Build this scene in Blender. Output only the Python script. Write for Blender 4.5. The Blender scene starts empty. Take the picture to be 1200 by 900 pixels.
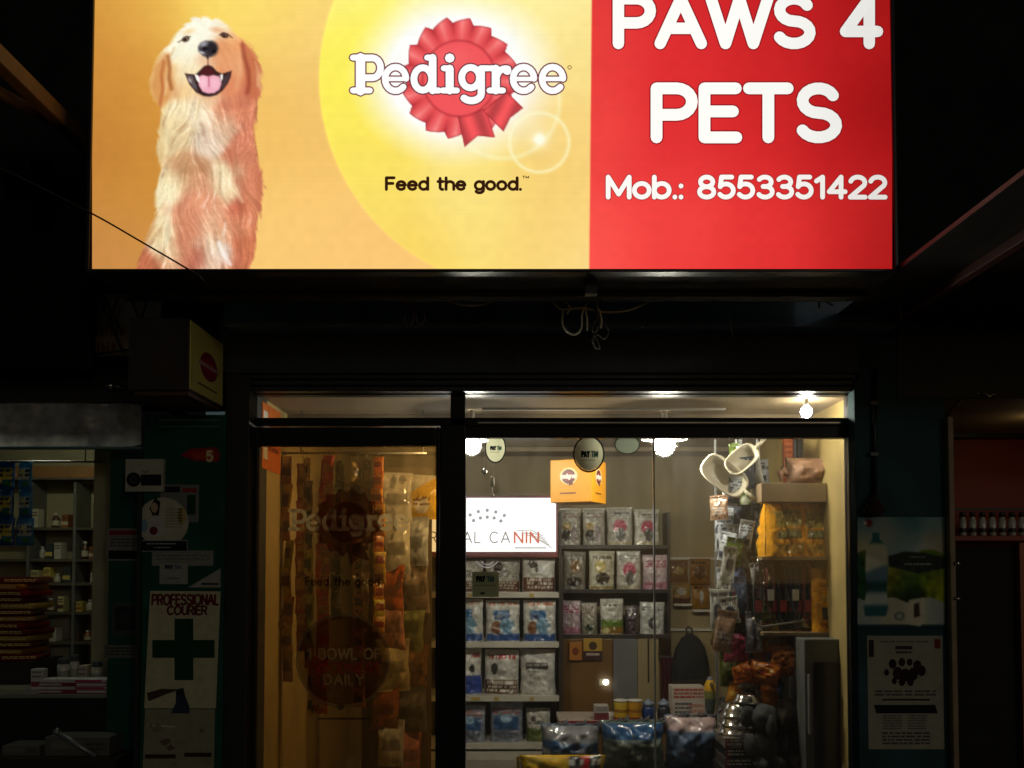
import bpy, bmesh, math, random
import numpy as np
from mathutils import Vector, Matrix
R = math.radians
scene = bpy.context.scene
COL = scene.collection
# ================================================================ camera
F_PX, PITCH, PP_X, PP_Y, EYE = 1050.0, R(2.1), 600.0, 621.5, 1.55     # focal length and principal point for a 1200x900 frame
cam_data = bpy.data.cameras.new('camera'); cam = bpy.data.objects.new('camera', cam_data); COL.objects.link(cam)
cam.location = (0, 0, EYE); cam.rotation_euler = (R(90) + PITCH, 0, 0)
cam_data.sensor_width = 36; cam_data.lens = 36 * F_PX / 1200; cam_data.shift_y = (PP_Y - 450) / 1200
cam_data.clip_start = .05; cam_data.clip_end = 500
scene.camera = cam
# ================================================================ night sky, moon, exposure
world = bpy.data.worlds.new('World'); scene.world = world; world.use_nodes = True
wn = world.node_tree.nodes; wl = world.node_tree.links
sky = wn.new('ShaderNodeTexSky'); sky.sky_type = 'NISHITA'; sky.sun_disc = False
sky.sun_elevation = R(10); sky.sun_rotation = R(152)
bgn = wn['Background']; wl.new(sky.outputs[0], bgn.inputs[0]); bgn.inputs[1].default_value = 0.0085
sun_d = bpy.data.lights.new('moon', 'SUN'); sun = bpy.data.objects.new('moon', sun_d); COL.objects.link(sun)
sun_d.energy = 0.045; sun_d.angle = R(4); sun_d.color = (.9, .95, 1)
sun.rotation_euler = (R(80), 0, R(28)); sun.location = (0, -6, 9)
scene.view_settings.view_transform = 'Standard'; scene.view_settings.look = 'None'
scene.view_settings.exposure = 0; scene.view_settings.gamma = 1; scene.view_settings.use_curve_mapping = False
cy = scene.cycles
cy.use_denoising = True; cy.max_bounces = 6; cy.diffuse_bounces = 3; cy.glossy_bounces = 3; cy.transparent_max_bounces = 16
cy.sample_clamp_indirect = 3; cy.caustics_reflective = False; cy.caustics_refractive = False
# ================================================================ helpers
def P(px, py, Y):                      # a point of the place, from where it shows in a 1200x900 frame and its distance from the viewer
    xr = (px - PP_X) / F_PX; yr = -(py - PP_Y) / F_PX
    c, s = math.cos(PITCH), math.sin(PITCH)
    d = (xr, c - yr * s, s + yr * c); t = Y / d[1]
    return Vector((d[0] * t, Y, EYE + d[2] * t))
def lin(c):                            # display 0-255 to linear
    out = []
    for v in c[:3]:
        v = v / 255.0; out.append(v / 12.92 if v <= .04045 else ((v + .055) / 1.055) ** 2.4)
    return tuple(out)
def lin_np(a): return np.where(a <= .04045, a / 12.92, ((a + .055) / 1.055) ** 2.4)
MATS = {}
def _new(name):
    m = bpy.data.materials.new(name); m.use_nodes = True; nt = m.node_tree
    for n in list(nt.nodes): nt.nodes.remove(n)
    out = nt.nodes.new('ShaderNodeOutputMaterial'); MATS[name] = m
    return m, nt, out
def plain(name, col, rough=.6, metal=0, var=.25, scale=9, bump=.0, bscale=60, spec=.5, coat=0):
    if name in MATS: return MATS[name]
    m, nt, out = _new(name); N, L = nt.nodes.new, nt.links.new
    b = N('ShaderNodeBsdfPrincipled'); L(b.outputs[0], out.inputs[0])
    b.inputs['Roughness'].default_value = rough; b.inputs['Metallic'].default_value = metal
    b.inputs['Specular IOR Level'].default_value = spec; b.inputs['Coat Weight'].default_value = coat
    tc = N('ShaderNodeTexCoord'); nz = N('ShaderNodeTexNoise'); nz.inputs['Scale'].default_value = scale; nz.inputs['Detail'].default_value = 6
    L(tc.outputs['Object'], nz.inputs['Vector'])
    mr = N('ShaderNodeMapRange'); mr.inputs[1].default_value = .3; mr.inputs[2].default_value = .7; mr.inputs[3].default_value = 1 - var; mr.inputs[4].default_value = 1 + var * .5
    L(nz.outputs['Fac'], mr.inputs[0])
    mx = N('ShaderNodeVectorMath'); mx.operation = 'SCALE'; mx.inputs[0].default_value = col; L(mr.outputs[0], mx.inputs['Scale']); L(mx.outputs[0], b.inputs['Base Color'])
    if bump:
        n2 = N('ShaderNodeTexNoise'); n2.inputs['Scale'].default_value = bscale; n2.inputs['Detail'].default_value = 5; L(tc.outputs['Object'], n2.inputs['Vector'])
        bp = N('ShaderNodeBump'); bp.inputs['Strength'].default_value = bump; bp.inputs['Distance'].default_value = .01; L(n2.outputs['Fac'], bp.inputs['Height']); L(bp.outputs[0], b.inputs['Normal'])
    return m
def printed(name, rough=.5, bump=0, bscale=40, dirt=.15, coat=0, alpha=1.0, emit=0, metal=0, spec=.5, trans=0):
    if name in MATS: return MATS[name]
    m, nt, out = _new(name); N, L = nt.nodes.new, nt.links.new
    at = N('ShaderNodeAttribute'); at.attribute_name = 'Col'
    if emit:
        e = N('ShaderNodeEmission'); e.inputs[1].default_value = emit; L(at.outputs['Color'], e.inputs[0])
        L(e.outputs[0], out.inputs[0]); m.cycles.emission_sampling = 'NONE'; return m
    b = N('ShaderNodeBsdfPrincipled'); b.inputs['Roughness'].default_value = rough; b.inputs['Coat Weight'].default_value = coat; b.inputs['Metallic'].default_value = metal
    b.inputs['Specular IOR Level'].default_value = spec
    tc = N('ShaderNodeTexCoord'); nz = N('ShaderNodeTexNoise'); nz.inputs['Scale'].default_value = 22; nz.inputs['Detail'].default_value = 6; L(tc.outputs['Object'], nz.inputs['Vector'])
    mr = N('ShaderNodeMapRange'); mr.inputs[1].default_value = .3; mr.inputs[2].default_value = .7; mr.inputs[3].default_value = 1 - dirt; mr.inputs[4].default_value = 1.0; L(nz.outputs['Fac'], mr.inputs[0])
    mx = N('ShaderNodeVectorMath'); mx.operation = 'SCALE'; L(at.outputs['Color'], mx.inputs[0]); L(mr.outputs[0], mx.inputs['Scale']); L(mx.outputs[0], b.inputs['Base Color'])
    if bump:
        n2 = N('ShaderNodeTexNoise'); n2.inputs['Scale'].default_value = bscale; n2.inputs['Detail'].default_value = 4; n2.inputs['Distortion'].default_value = .8; L(tc.outputs['Object'], n2.inputs['Vector'])
        bp = N('ShaderNodeBump'); bp.inputs['Strength'].default_value = bump; bp.inputs['Distance'].default_value = .012; L(n2.outputs['Fac'], bp.inputs['Height']); L(bp.outputs[0], b.inputs['Normal'])
    if trans:
        tl = N('ShaderNodeBsdfTranslucent'); L(mx.outputs[0], tl.inputs[0]); mi = N('ShaderNodeMixShader'); mi.inputs[0].default_value = trans
        L(b.outputs[0], mi.inputs[1]); L(tl.outputs[0], mi.inputs[2]); L(mi.outputs[0], out.inputs[0])
    elif alpha < 1:
        t = N('ShaderNodeBsdfTransparent'); mi = N('ShaderNodeMixShader'); mi.inputs[0].default_value = alpha
        L(t.outputs[0], mi.inputs[1]); L(b.outputs[0], mi.inputs[2]); L(mi.outputs[0], out.inputs[0])
    else: L(b.outputs[0], out.inputs[0])
    return m
def glass(name, tint=(.93, .95, .94), dust=.03, rough=.02, dustcol=(.5, .47, .42), smear=0):   # smear: greasy film that spreads strong light a little; dust glows from either side
    if name in MATS: return MATS[name]
    m, nt, out = _new(name); N, L = nt.nodes.new, nt.links.new
    t = N('ShaderNodeBsdfTransparent'); t.inputs[0].default_value = (*tint, 1)
    g = N('ShaderNodeBsdfGlossy'); g.inputs['Roughness'].default_value = rough
    fr = N('ShaderNodeFresnel'); fr.inputs[0].default_value = 1.45
    m1 = N('ShaderNodeMixShader'); L(fr.outputs[0], m1.inputs[0]); L(t.outputs[0], m1.inputs[1]); L(g.outputs[0], m1.inputs[2])
    d0 = N('ShaderNodeBsdfDiffuse'); d0.inputs[0].default_value = (*dustcol, 1); d1 = N('ShaderNodeBsdfTranslucent'); d1.inputs[0].default_value = (*dustcol, 1); d = N('ShaderNodeMixShader'); L(d0.outputs[0], d.inputs[1]); L(d1.outputs[0], d.inputs[2])
    if smear:
        rf = N('ShaderNodeBsdfRefraction'); rf.inputs['IOR'].default_value = 1.06; rf.inputs['Roughness'].default_value = .5; ms = N('ShaderNodeMixShader'); ms.inputs[0].default_value = smear
        L(m1.outputs[0], ms.inputs[1]); L(rf.outputs[0], ms.inputs[2]); m1 = ms
    tc = N('ShaderNodeTexCoord'); mp = N('ShaderNodeMapping'); mp.inputs['Scale'].default_value = (14, 14, 3); nz = N('ShaderNodeTexNoise'); nz.inputs['Scale'].default_value = 1; nz.inputs['Detail'].default_value = 8
    L(tc.outputs['Object'], mp.inputs[0]); L(mp.outputs[0], nz.inputs['Vector'])
    mr = N('ShaderNodeMapRange'); mr.inputs[1].default_value = .3; mr.inputs[2].default_value = .75; mr.inputs[3].default_value = dust * .4; mr.inputs[4].default_value = dust * 1.7; L(nz.outputs['Fac'], mr.inputs[0])
    m2 = N('ShaderNodeMixShader'); L(mr.outputs[0], m2.inputs[0]); L(m1.outputs[0], m2.inputs[1]); L(d.outputs[0], m2.inputs[2]); L(m2.outputs[0], out.inputs[0])
    return m
def lamp_mat(name, col, strength):
    m, nt, out = _new(name); e = nt.nodes.new('ShaderNodeEmission'); e.inputs[0].default_value = (*col, 1); e.inputs[1].default_value = strength
    nt.links.new(e.outputs[0], out.inputs[0]); return m
# ---------------------------------------------------------------- objects
def origin(o):
    v = Vector((0, 0, 0))
    while o: v += o.location; o = o.parent
    return v
def tag(o, label=None, cat=None, group=None, kind=None):
    if label: o['label'] = label
    if cat: o['category'] = cat
    if group: o['group'] = group
    if kind: o['kind'] = kind
    return o
def thing(name, label, cat, loc, group=None):
    o = bpy.data.objects.new(name, None); COL.objects.link(o); o.location = loc; o.empty_display_size = .05
    return tag(o, label, cat, group)
class MB:
    def __init__(s, col=(1, 1, 1)): s.v = []; s.f = []; s.c = []; s.col = col; s.sm = []
    def add(s, vs, fs, col=None, smooth=False):
        n = len(s.v); s.v += [tuple(v) for v in vs]
        for f in fs: s.f.append(tuple(i + n for i in f)); s.c.append(col or s.col); s.sm.append(smooth)
        return s
    def box(s, x0, x1, y0, y1, z0, z1, col=None, M=None):
        vs = [Vector(p) for p in ((x0, y0, z0), (x1, y0, z0), (x1, y1, z0), (x0, y1, z0), (x0, y0, z1), (x1, y0, z1), (x1, y1, z1), (x0, y1, z1))]
        if M: vs = [M @ v for v in vs]
        return s.add(vs, [(0, 3, 2, 1), (4, 5, 6, 7), (0, 1, 5, 4), (1, 2, 6, 5), (2, 3, 7, 6), (3, 0, 4, 7)], col)
    def pbox(s, px0, px1, py0, py1, Y, depth, col=None):      # a box whose front face shows at these frame positions
        a = P(px0, py1, Y); b = P(px1, py0, Y); xm = (px0 + px1) / 2; ym = (py0 + py1) / 2
        return s.box(P(px0, ym, Y).x, P(px1, ym, Y).x, Y, Y + depth, P(xm, py1, Y).z, P(xm, py0, Y).z, col)
    def tube(s, pts, r, n=7, col=None, closed=False):
        pts = [Vector(p) for p in pts]; m = len(pts); vs = []; fs = []
        rs = r if isinstance(r, (list, tuple)) else [r] * m
        up = Vector((.31, .17, .93))
        for i, p in enumerate(pts):
            t = (pts[(i + 1) % m] - pts[i - 1]) if closed else (pts[min(i + 1, m - 1)] - pts[max(i - 1, 0)])
            t.normalize(); a = t.cross(up)
            if a.length < .05: a = t.cross(Vector((1, 0, 0)))
            a.normalize(); b = t.cross(a)
            for k in range(n): q = 2 * math.pi * k / n; vs.append(p + (a * math.cos(q) + b * math.sin(q)) * rs[i])
        for i in range(m if closed else m - 1):
            j = (i + 1) % m
            for k in range(n): fs.append((i * n + k, i * n + (k + 1) % n, j * n + (k + 1) % n, j * n + k))
        if not closed: fs += [tuple(range(n))[::-1], tuple((m - 1) * n + k for k in range(n))]
        return s.add(vs, fs, col, True)
    def lathe(s, prof, c, n=18, col=None, axis='z', cap=True, M=None):     # prof: (radius, height[, colour])
        c = Vector(c); base = len(s.v); vs = []
        for p in prof:
            for k in range(n):
                q = 2 * math.pi * k / n; o = Vector((p[0] * math.cos(q), p[0] * math.sin(q), p[1]))
                if axis == 'y': o = Vector((o.x, o.z, o.y))
                if M: o = M @ o
                vs.append(c + o)
        s.v += [tuple(v) for v in vs]
        for i in range(len(prof) - 1):
            cc = prof[i][2] if len(prof[i]) > 2 else (col or s.col)
            for k in range(n):
                s.f.append((base + i * n + k, base + i * n + (k + 1) % n, base + (i + 1) * n + (k + 1) % n, base + (i + 1) * n + k)); s.c.append(cc); s.sm.append(True)
        if cap:
            for i, rev in ((0, True), (len(prof) - 1, False)):
                f = tuple(base + i * n + k for k in range(n)); s.f.append(f[::-1] if rev else f); s.c.append(prof[max(i - 1, 0)][2] if len(prof[max(i - 1, 0)]) > 2 else (col or s.col)); s.sm.append(False)
        return s
    def build(s, name, mat, parent=None, loc=None, bevel=0, recalc=True):
        o0 = origin(parent) if parent else Vector(loc if loc is not None else (0, 0, 0))
        me = bpy.data.meshes.new(name); me.from_pydata([tuple(Vector(v) - o0) for v in s.v], [], s.f)
        ca = me.color_attributes.new('Col', 'FLOAT_COLOR', 'CORNER')
        cols = np.ones((len(me.loops), 4), np.float32); i = 0
        for p, c in zip(me.polygons, s.c):
            cols[p.loop_start:p.loop_start + p.loop_total, :3] = c
        ca.data.foreach_set('color', cols.ravel())
        me.polygons.foreach_set('use_smooth', s.sm)
        if recalc or bevel:
            bm = bmesh.new(); bm.from_mesh(me)
            if bevel: bmesh.ops.bevel(bm, geom=[e for e in bm.edges if len(e.link_faces) == 2 and e.calc_face_angle(0) > .6], offset=bevel, segments=2, affect='EDGES', profile=.6)
            if recalc: bmesh.ops.recalc_face_normals(bm, faces=bm.faces)
            bm.to_mesh(me); bm.free()
        me.materials.append(mat); ob = bpy.data.objects.new(name, me); COL.objects.link(ob)
        if parent: ob.parent = parent
        else: ob.location = o0
        return ob
def grid_mesh(name, V, C, mat, parent=None, loc=None, smooth=True, faces=None, closed=False):
    """V (h,w,3) positions, C (h,w,3) linear colours; one grid surface"""
    h, w = V.shape[:2]; o0 = np.array(origin(parent) if parent else (loc if loc is not None else (0, 0, 0)))
    idx = np.arange(h * w).reshape(h, w)
    Q = np.stack([idx[:-1, :-1], idx[1:, :-1], idx[1:, 1:], idx[:-1, 1:]], -1).reshape(-1, 4)
    if faces is not None: Q = Q[faces.reshape(-1)]
    used, inv = np.unique(Q, return_inverse=True); Q = inv.reshape(Q.shape)
    vv = (V.reshape(-1, 3)[used] - o0); cc = C.reshape(-1, 3)[used]
    me = bpy.data.meshes.new(name); me.vertices.add(len(vv)); me.vertices.foreach_set('co', vv.astype(np.float32).ravel())
    me.loops.add(Q.size); me.loops.foreach_set('vertex_index', Q.astype(np.int32).ravel())
    me.polygons.add(len(Q)); me.polygons.foreach_set('loop_start', np.arange(0, Q.size, 4, dtype=np.int32))
    me.polygons.foreach_set('use_smooth', np.full(len(Q), smooth)); me.update(calc_edges=True)
    ca = me.color_attributes.new('Col', 'FLOAT_COLOR', 'POINT'); ca.data.foreach_set('color', np.concatenate([cc, np.ones((len(cc), 1))], 1).astype(np.float32).ravel())
    me.materials.append(mat); ob = bpy.data.objects.new(name, me); COL.objects.link(ob)
    if parent: ob.parent = parent
    else: ob.location = o0
    return ob
# ---------------------------------------------------------------- lettering: a stroke alphabet
def arc(cx, cy, rx, ry, a, b, n=None):
    n = n or max(4, int(abs(b - a) / 18)); return [(cx + rx * math.cos(R(a + (b - a) * i / n)), cy + ry * math.sin(R(a + (b - a) * i / n))) for i in range(n + 1)]
o_ = lambda cx: arc(cx, .34, .29, .34, 90, 450)
GL = {
 'A': (.8, [[(0, 0), (.4, 1), (.8, 0)], [(.15, .34), (.65, .34)]]),
 'B': (.62, [[(0, 0), (0, 1)], [(0, 1), (.33, 1)] + arc(.33, .76, .24, .24, 90, -90) + [(0, .52)], [(.33, .52)] + arc(.36, .26, .26, .26, 90, -90) + [(0, 0)]]),
 'C': (.76, [arc(.42, .5, .42, .5, 45, 315)]), 'D': (.7, [[(0, 0), (0, 1)], [(0, 1), (.25, 1)] + arc(.25, .5, .45, .5, 90, -90) + [(0, 0)]]),
 'E': (.56, [[(0, 0), (0, 1)], [(0, 1), (.55, 1)], [(0, .53), (.5, .53)], [(0, 0), (.56, 0)]]), 'F': (.54, [[(0, 0), (0, 1)], [(0, 1), (.54, 1)], [(0, .52), (.46, .52)]]),
 'G': (.8, [arc(.42, .5, .42, .5, 45, 335) + [(.82, .46)], [(.5, .46), (.82, .46)]]), 'H': (.66, [[(0, 0), (0, 1)], [(.66, 0), (.66, 1)], [(0, .52), (.66, .52)]]),
 'I': (.04, [[(.02, 0), (.02, 1)]]), 'J': (.5, [[(.48, 1), (.48, .25)] + arc(.24, .25, .24, .25, 0, -180)]), 'K': (.64, [[(0, 0), (0, 1)], [(.6, 1), (0, .4)], [(.22, .6), (.64, 0)]]),
 'L': (.5, [[(0, 1), (0, 0)], [(0, 0), (.5, 0)]]), 'M': (.82, [[(0, 0), (0, 1)], [(0, 1), (.41, .15)], [(.41, .15), (.82, 1)], [(.82, 1), (.82, 0)]]),
 'N': (.68, [[(0, 0), (0, 1)], [(0, 1), (.68, 0)], [(.68, 0), (.68, 1)]]), 'O': (.88, [arc(.44, .5, .44, .5, 90, 450)]),
 'P': (.62, [[(0, 0), (0, 1)], [(0, 1), (.35, 1)] + arc(.35, .73, .27, .27, 90, -90) + [(0, .46)]]), 'Q': (.88, [arc(.44, .5, .44, .5, 90, 450), [(.55, .25), (.86, -.04)]]),
 'R': (.64, [[(0, 0), (0, 1)], [(0, 1), (.35, 1)] + arc(.35, .74, .26, .26, 90, -90) + [(0, .48)], [(.35, .48), (.64, 0)]]),
 'S': (.64, [arc(.32, .75, .28, .25, 25, 270) + arc(.32, .25, .31, .25, 90, -155)[1:]]),
 'T': (.68, [[(.34, 0), (.34, 1)], [(0, 1), (.68, 1)]]), 'U': (.66, [[(0, 1), (0, .33)] + arc(.33, .33, .33, .33, 180, 360) + [(.66, 1)]]),
 'V': (.74, [[(0, 1), (.37, 0)], [(.37, 0), (.74, 1)]]), 'W': (1.1, [[(0, 1), (.28, 0)], [(.28, 0), (.55, 1)], [(.55, 1), (.82, 0)], [(.82, 0), (1.1, 1)]]),
 'X': (.68, [[(0, 0), (.68, 1)], [(0, 1), (.68, 0)]]), 'Y': (.7, [[(0, 1), (.35, .48)], [(.7, 1), (.35, .48)], [(.35, .48), (.35, 0)]]), 'Z': (.64, [[(0, 1), (.64, 1)], [(.64, 1), (0, 0)], [(0, 0), (.64, 0)]]),
 '1': (.3, [[(.0, .8), (.24, 1)], [(.24, 1), (.24, 0)]]), '2': (.58, [arc(.29, .72, .28, .28, 165, -30) + [(0, 0)], [(0, 0), (.58, 0)]]),
 '3': (.56, [arc(.27, .76, .25, .24, 150, -80) + [(.2, .53)], [(.2, .53)] + arc(.28, .27, .28, .27, 80, -150)]), '4': (.62, [[(.46, 0), (.46, 1)], [(.46, 1), (0, .27)], [(0, .27), (.62, .27)]]),
 '5': (.56, [[(.5, 1), (.1, 1)], [(.1, 1), (.05, .52)], [(.05, .52)] + arc(.27, .33, .29, .33, 125, -145)]), '8': (.56, [arc(.28, .76, .24, .24, 90, 450), arc(.28, .26, .28, .26, 90, 450)]),
 'a': (.58, [o_(.29), [(.58, .68), (.58, 0)]]), 'b': (.58, [[(0, 1), (0, 0)], o_(.29)]), 'c': (.5, [arc(.29, .34, .29, .34, 45, 315)]), 'd': (.58, [o_(.29), [(.58, 1), (.58, 0)]]),
 'e': (.58, [[(.02, .36), (.57, .36)], arc(.29, .34, .29, .34, 5, 320)]), 'g': (.58, [o_(.29), [(.58, .68), (.58, -.05)] + arc(.3, -.05, .28, .24, 0, -150)]), 'h': (.54, [[(0, 1), (0, 0)], [(0, .36)] + arc(.27, .4, .27, .28, 170, 0) + [(.54, 0)]]),
 'i': (.04, [[(.02, .68), (.02, 0)], [(.02, .95), (.02, .96)]]), 'l': (.04, [[(.02, 1), (.02, 0)]]), 'm': (.9, [[(0, .68), (0, 0)], [(0, .4)] + arc(.22, .44, .22, .24, 170, 0) + [(.44, 0)], [(.44, .4)] + arc(.67, .44, .23, .24, 170, 0) + [(.9, 0)]]),
 'n': (.52, [[(0, .68), (0, 0)], [(0, .36)] + arc(.26, .4, .26, .28, 170, 0) + [(.52, 0)]]), 'o': (.58, [o_(.29)]), 'p': (.58, [[(0, .68), (0, -.3)], o_(.29)]),
 'r': (.34, [[(0, .68), (0, 0)], [(0, .38)] + arc(.28, .38, .28, .3, 170, 85)]), 's': (.44, [arc(.22, .51, .19, .17, 25, 270) + arc(.22, .17, .21, .17, 90, -155)[1:]]),
 't': (.36, [[(.15, .95), (.15, .18)] + arc(.31, .18, .16, .18, 180, 280), [(0, .68), (.36, .68)]]), 'u': (.52, [[(0, .68), (0, .26)] + arc(.26, .26, .26, .26, 180, 360) + [(.52, .68)], [(.52, .68), (.52, 0)]]), 'y': (.52, [[(0, .68), (.27, .02)], [(.52, .68), (.16, -.3)]]),
 '.': (.04, [[(.02, 0), (.02, .01)]]), ':': (.04, [[(.02, 0), (.02, .01)], [(.02, .55), (.02, .56)]]), ' ': (.3, []), '-': (.35, [[(0, .4), (.35, .4)]]),
}
class Print:
    """flat printing: polygons in sheet coordinates (u right, v down) laid on a surface by a mapping f(u, v, lift)"""
    def __init__(s, f, lift=.0006): s.f = f; s.q = []; s.n = 0; s.lift = lift; s.wid = 0
    def poly(s, pts, col, layer=1, tri=False): s.q.append(([tuple(p) for p in pts], lin(col), layer, s.wid)); return s
    def rect(s, u0, v0, u1, v1, col, layer=1): return s.poly([(u0, v0), (u0, v1), (u1, v1), (u1, v0)], col, layer)
    def disc(s, cu, cv, ru, rv, col, layer=1, n=26): return s.poly([(cu + ru * math.cos(6.2832 * i / n), cv - rv * math.sin(6.2832 * i / n)) for i in range(n)], col, layer)
    def ring(s, cu, cv, r, w, col, layer=1, n=28):
        for i in range(n):
            a, b = 6.2832 * i / n, 6.2832 * (i + 1) / n
            s.poly([(cu + r * math.cos(a), cv - r * math.sin(a)), (cu + (r + w) * math.cos(a), cv - (r + w) * math.sin(a)), (cu + (r + w) * math.cos(b), cv - (r + w) * math.sin(b)), (cu + r * math.cos(b), cv - r * math.sin(b))], col, layer)
        return s
    def stroke(s, pts, w, col, layer=1, capn=5, colf=None):
        # split at sharp corners so every piece is a clean ribbon with round ends
        pieces = [[pts[0]]]
        for i in range(1, len(pts)):
            pieces[-1].append(pts[i])
            if 0 < i < len(pts) - 1:
                a = math.atan2(pts[i][1] - pts[i - 1][1], pts[i][0] - pts[i - 1][0]); b = math.atan2(pts[i + 1][1] - pts[i][1], pts[i + 1][0] - pts[i][0])
                if abs((b - a + math.pi) % (2 * math.pi) - math.pi) > R(50): pieces.append([pts[i]])
        for pc in pieces:
            s.n += 1; ly = layer + .08 * (s.n % 9); h = w / 2
            m = len(pc); closed = m > 4 and math.dist(pc[0], pc[-1]) < 1e-6 * max(1, w)
            Lf, Rt = [], []
            for i, p in enumerate(pc):
                a = pc[i - 1] if i else (pc[-2] if closed else p); b = pc[i + 1] if i < m - 1 else (pc[1] if closed else p)
                tx, ty = b[0] - a[0], b[1] - a[1]; l = math.hypot(tx, ty) or 1; tx, ty = tx / l, ty / l
                Lf.append((p[0] - ty * h, p[1] + tx * h)); Rt.append((p[0] + ty * h, p[1] - tx * h))
            for i in range(m - 1): s.poly([Lf[i], Lf[i + 1], Rt[i + 1], Rt[i]], col, ly)
            if not closed and capn:
                for (p, q, sg) in ((0, 1, 1), (m - 1, m - 2, 1)):
                    a0 = math.atan2(pc[p][1] - pc[q][1], pc[p][0] - pc[q][0])
                    s.poly([(pc[p][0] + h * math.cos(a0 + R(-90 + 180 * k / (capn + 1))), pc[p][1] + h * math.sin(a0 + R(-90 + 180 * k / (capn + 1)))) for k in range(capn + 2)], col, ly)
        return s
    def text(s, t, u, v, cap, w, col, width=None, layer=1, gap=.3, align='l', capn=5, slant=0):
        ex = 1.0
        def adv(g): return gap if g else gap
        tot = sum(GL[c][0] + gap for c in t) - gap
        if width: ex = (width - w) / (tot * cap)
        x = u + w / 2 if align == 'l' else u - tot * cap * ex / 2
        for c in t:
            wd, st = GL[c]; s.wid += c == ' '
            for q in st: s.stroke([(x + (a + slant * b) * cap * ex, v - b * cap) for a, b in q], w, col, layer, capn)
            x += (wd + gap) * cap * ex
        return s
    def dashes(s, u0, v0, u1, v1, rows, col, rng, layer=1, fill=.55):
        hh = (v1 - v0) / rows
        for r in range(rows):
            x = u0
            while x < u1 - .02 * (u1 - u0):
                l = (u1 - u0) * rng.uniform(.05, .2); e = min(x + l, u1)
                s.rect(x, v0 + r * hh, e, v0 + (r + fill) * hh, col, layer); x = e + (u1 - u0) * rng.uniform(.015, .04)
        return s
    def build(s, name, mat, parent=None, loc=None):
        out = None
        for wid in sorted({q[3] for q in s.q}):              # every word a piece of its own
            mb = MB()
            for pts, c, ly, w_ in s.q:
                if w_ != wid: continue
                ar = sum(pts[i][0] * pts[(i + 1) % len(pts)][1] - pts[(i + 1) % len(pts)][0] * pts[i][1] for i in range(len(pts)))
                if ar > 0: pts = pts[::-1]
                mb.add([s.f(u, v, ly * s.lift) for u, v in pts], [tuple(range(len(pts)))], c)
            o = mb.build(name, mat, parent, loc, recalc=False); out = out or o
        return out
def sheet(Y): return lambda u, v, l: P(u, v, Y - l)           # a vertical sheet facing the street at distance Y
def emblem_print(pr, cx, cy, r, layer=2, dark=(120, 26, 34), red=(196, 40, 50), word=True, wc=(250, 246, 238)):
    n = 48; pr.poly([(cx + r * (1 + .07 * ((i % 3) - 1)) * math.cos(6.2832 * i / n), cy - r * (1 + .07 * ((i % 3) - 1)) * math.sin(6.2832 * i / n)) for i in range(n)], dark, layer)
    pr.disc(cx, cy, r * .64, r * .64, red, layer + 1)
    pr.poly([(cx - .05 * r, cy + .7 * r), (cx + .45 * r, cy + .6 * r), (cx + .7 * r, cy + 1.2 * r), (cx + .35 * r, cy + 1.1 * r), (cx + .1 * r, cy + 1.35 * r)], dark, layer)
    if word:
        slab_word(pr, cx - r * 1.75, cy + .3 * r, r * 3.5 / 255., (60, 30, 34), layer + 2, 3.4); slab_word(pr, cx - r * 1.75, cy + .3 * r, r * 3.5 / 255., wc, layer + 4, 0)
def slab_word(pr, u, v, k, col, layer, grow=0):
    """the slab-serif word of the emblem; 255 units wide, baseline at v"""
    e = lambda cx: [(arc(cx, 17, 12.3, 14, 2, 318, 18), 7.6), ([(cx - 12, 17), (cx + 12.4, 17)], 5.2)]
    S = [([(13, 3), (13, 42)], 11), ([(4, 3.5), (24, 3.5)], 7), ([(4, 42), (13, 42)], 7), ([(13, 41.6), (27, 41.6)] + arc(27, 30, 9.5, 11.6, 90, -90) + [(13, 18.4)], 8)] + e(54) + \
        [(arc(86, 17, 10.5, 13.2, 90, 450, 20), 8), ([(97.5, 3.5), (97.5, 42)], 9), ([(91, 42), (97, 42)], 7), ([(97, 3.5), (105, 3.5)], 7),
         ([(117.5, 3.5), (117.5, 29)], 9.5), ([(110.5, 29.5), (117, 29.5)], 7), ([(109, 3.5), (126, 3.5)], 7), ([(117.3, 41.5), (117.7, 41.5)], 11),
         (arc(142, 18.5, 10.5, 12, 90, 450, 20), 8), ([(154.5, 29), (154.5, 0)] + arc(143, 0, 11.5, 8.5, 0, -140), 8.5), ([(154.5, 29.5), (163, 29.5)], 7),
         ([(171.5, 3.5), (171.5, 29)], 9.5), ([(165, 29.5), (171, 29.5)], 7), ([(164, 3.5), (180, 3.5)], 7), ([(172, 20)] + arc(183, 20, 10, 9, 170, 75), 8), ([(184.5, 27), (185, 26.5)], 10)] + e(204) + e(238)
    for pts, w in S: pr.stroke([(u + a * k, v - b * k) for a, b in pts], (w + grow) * k, col, layer, 3)
import numpy as np
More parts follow.
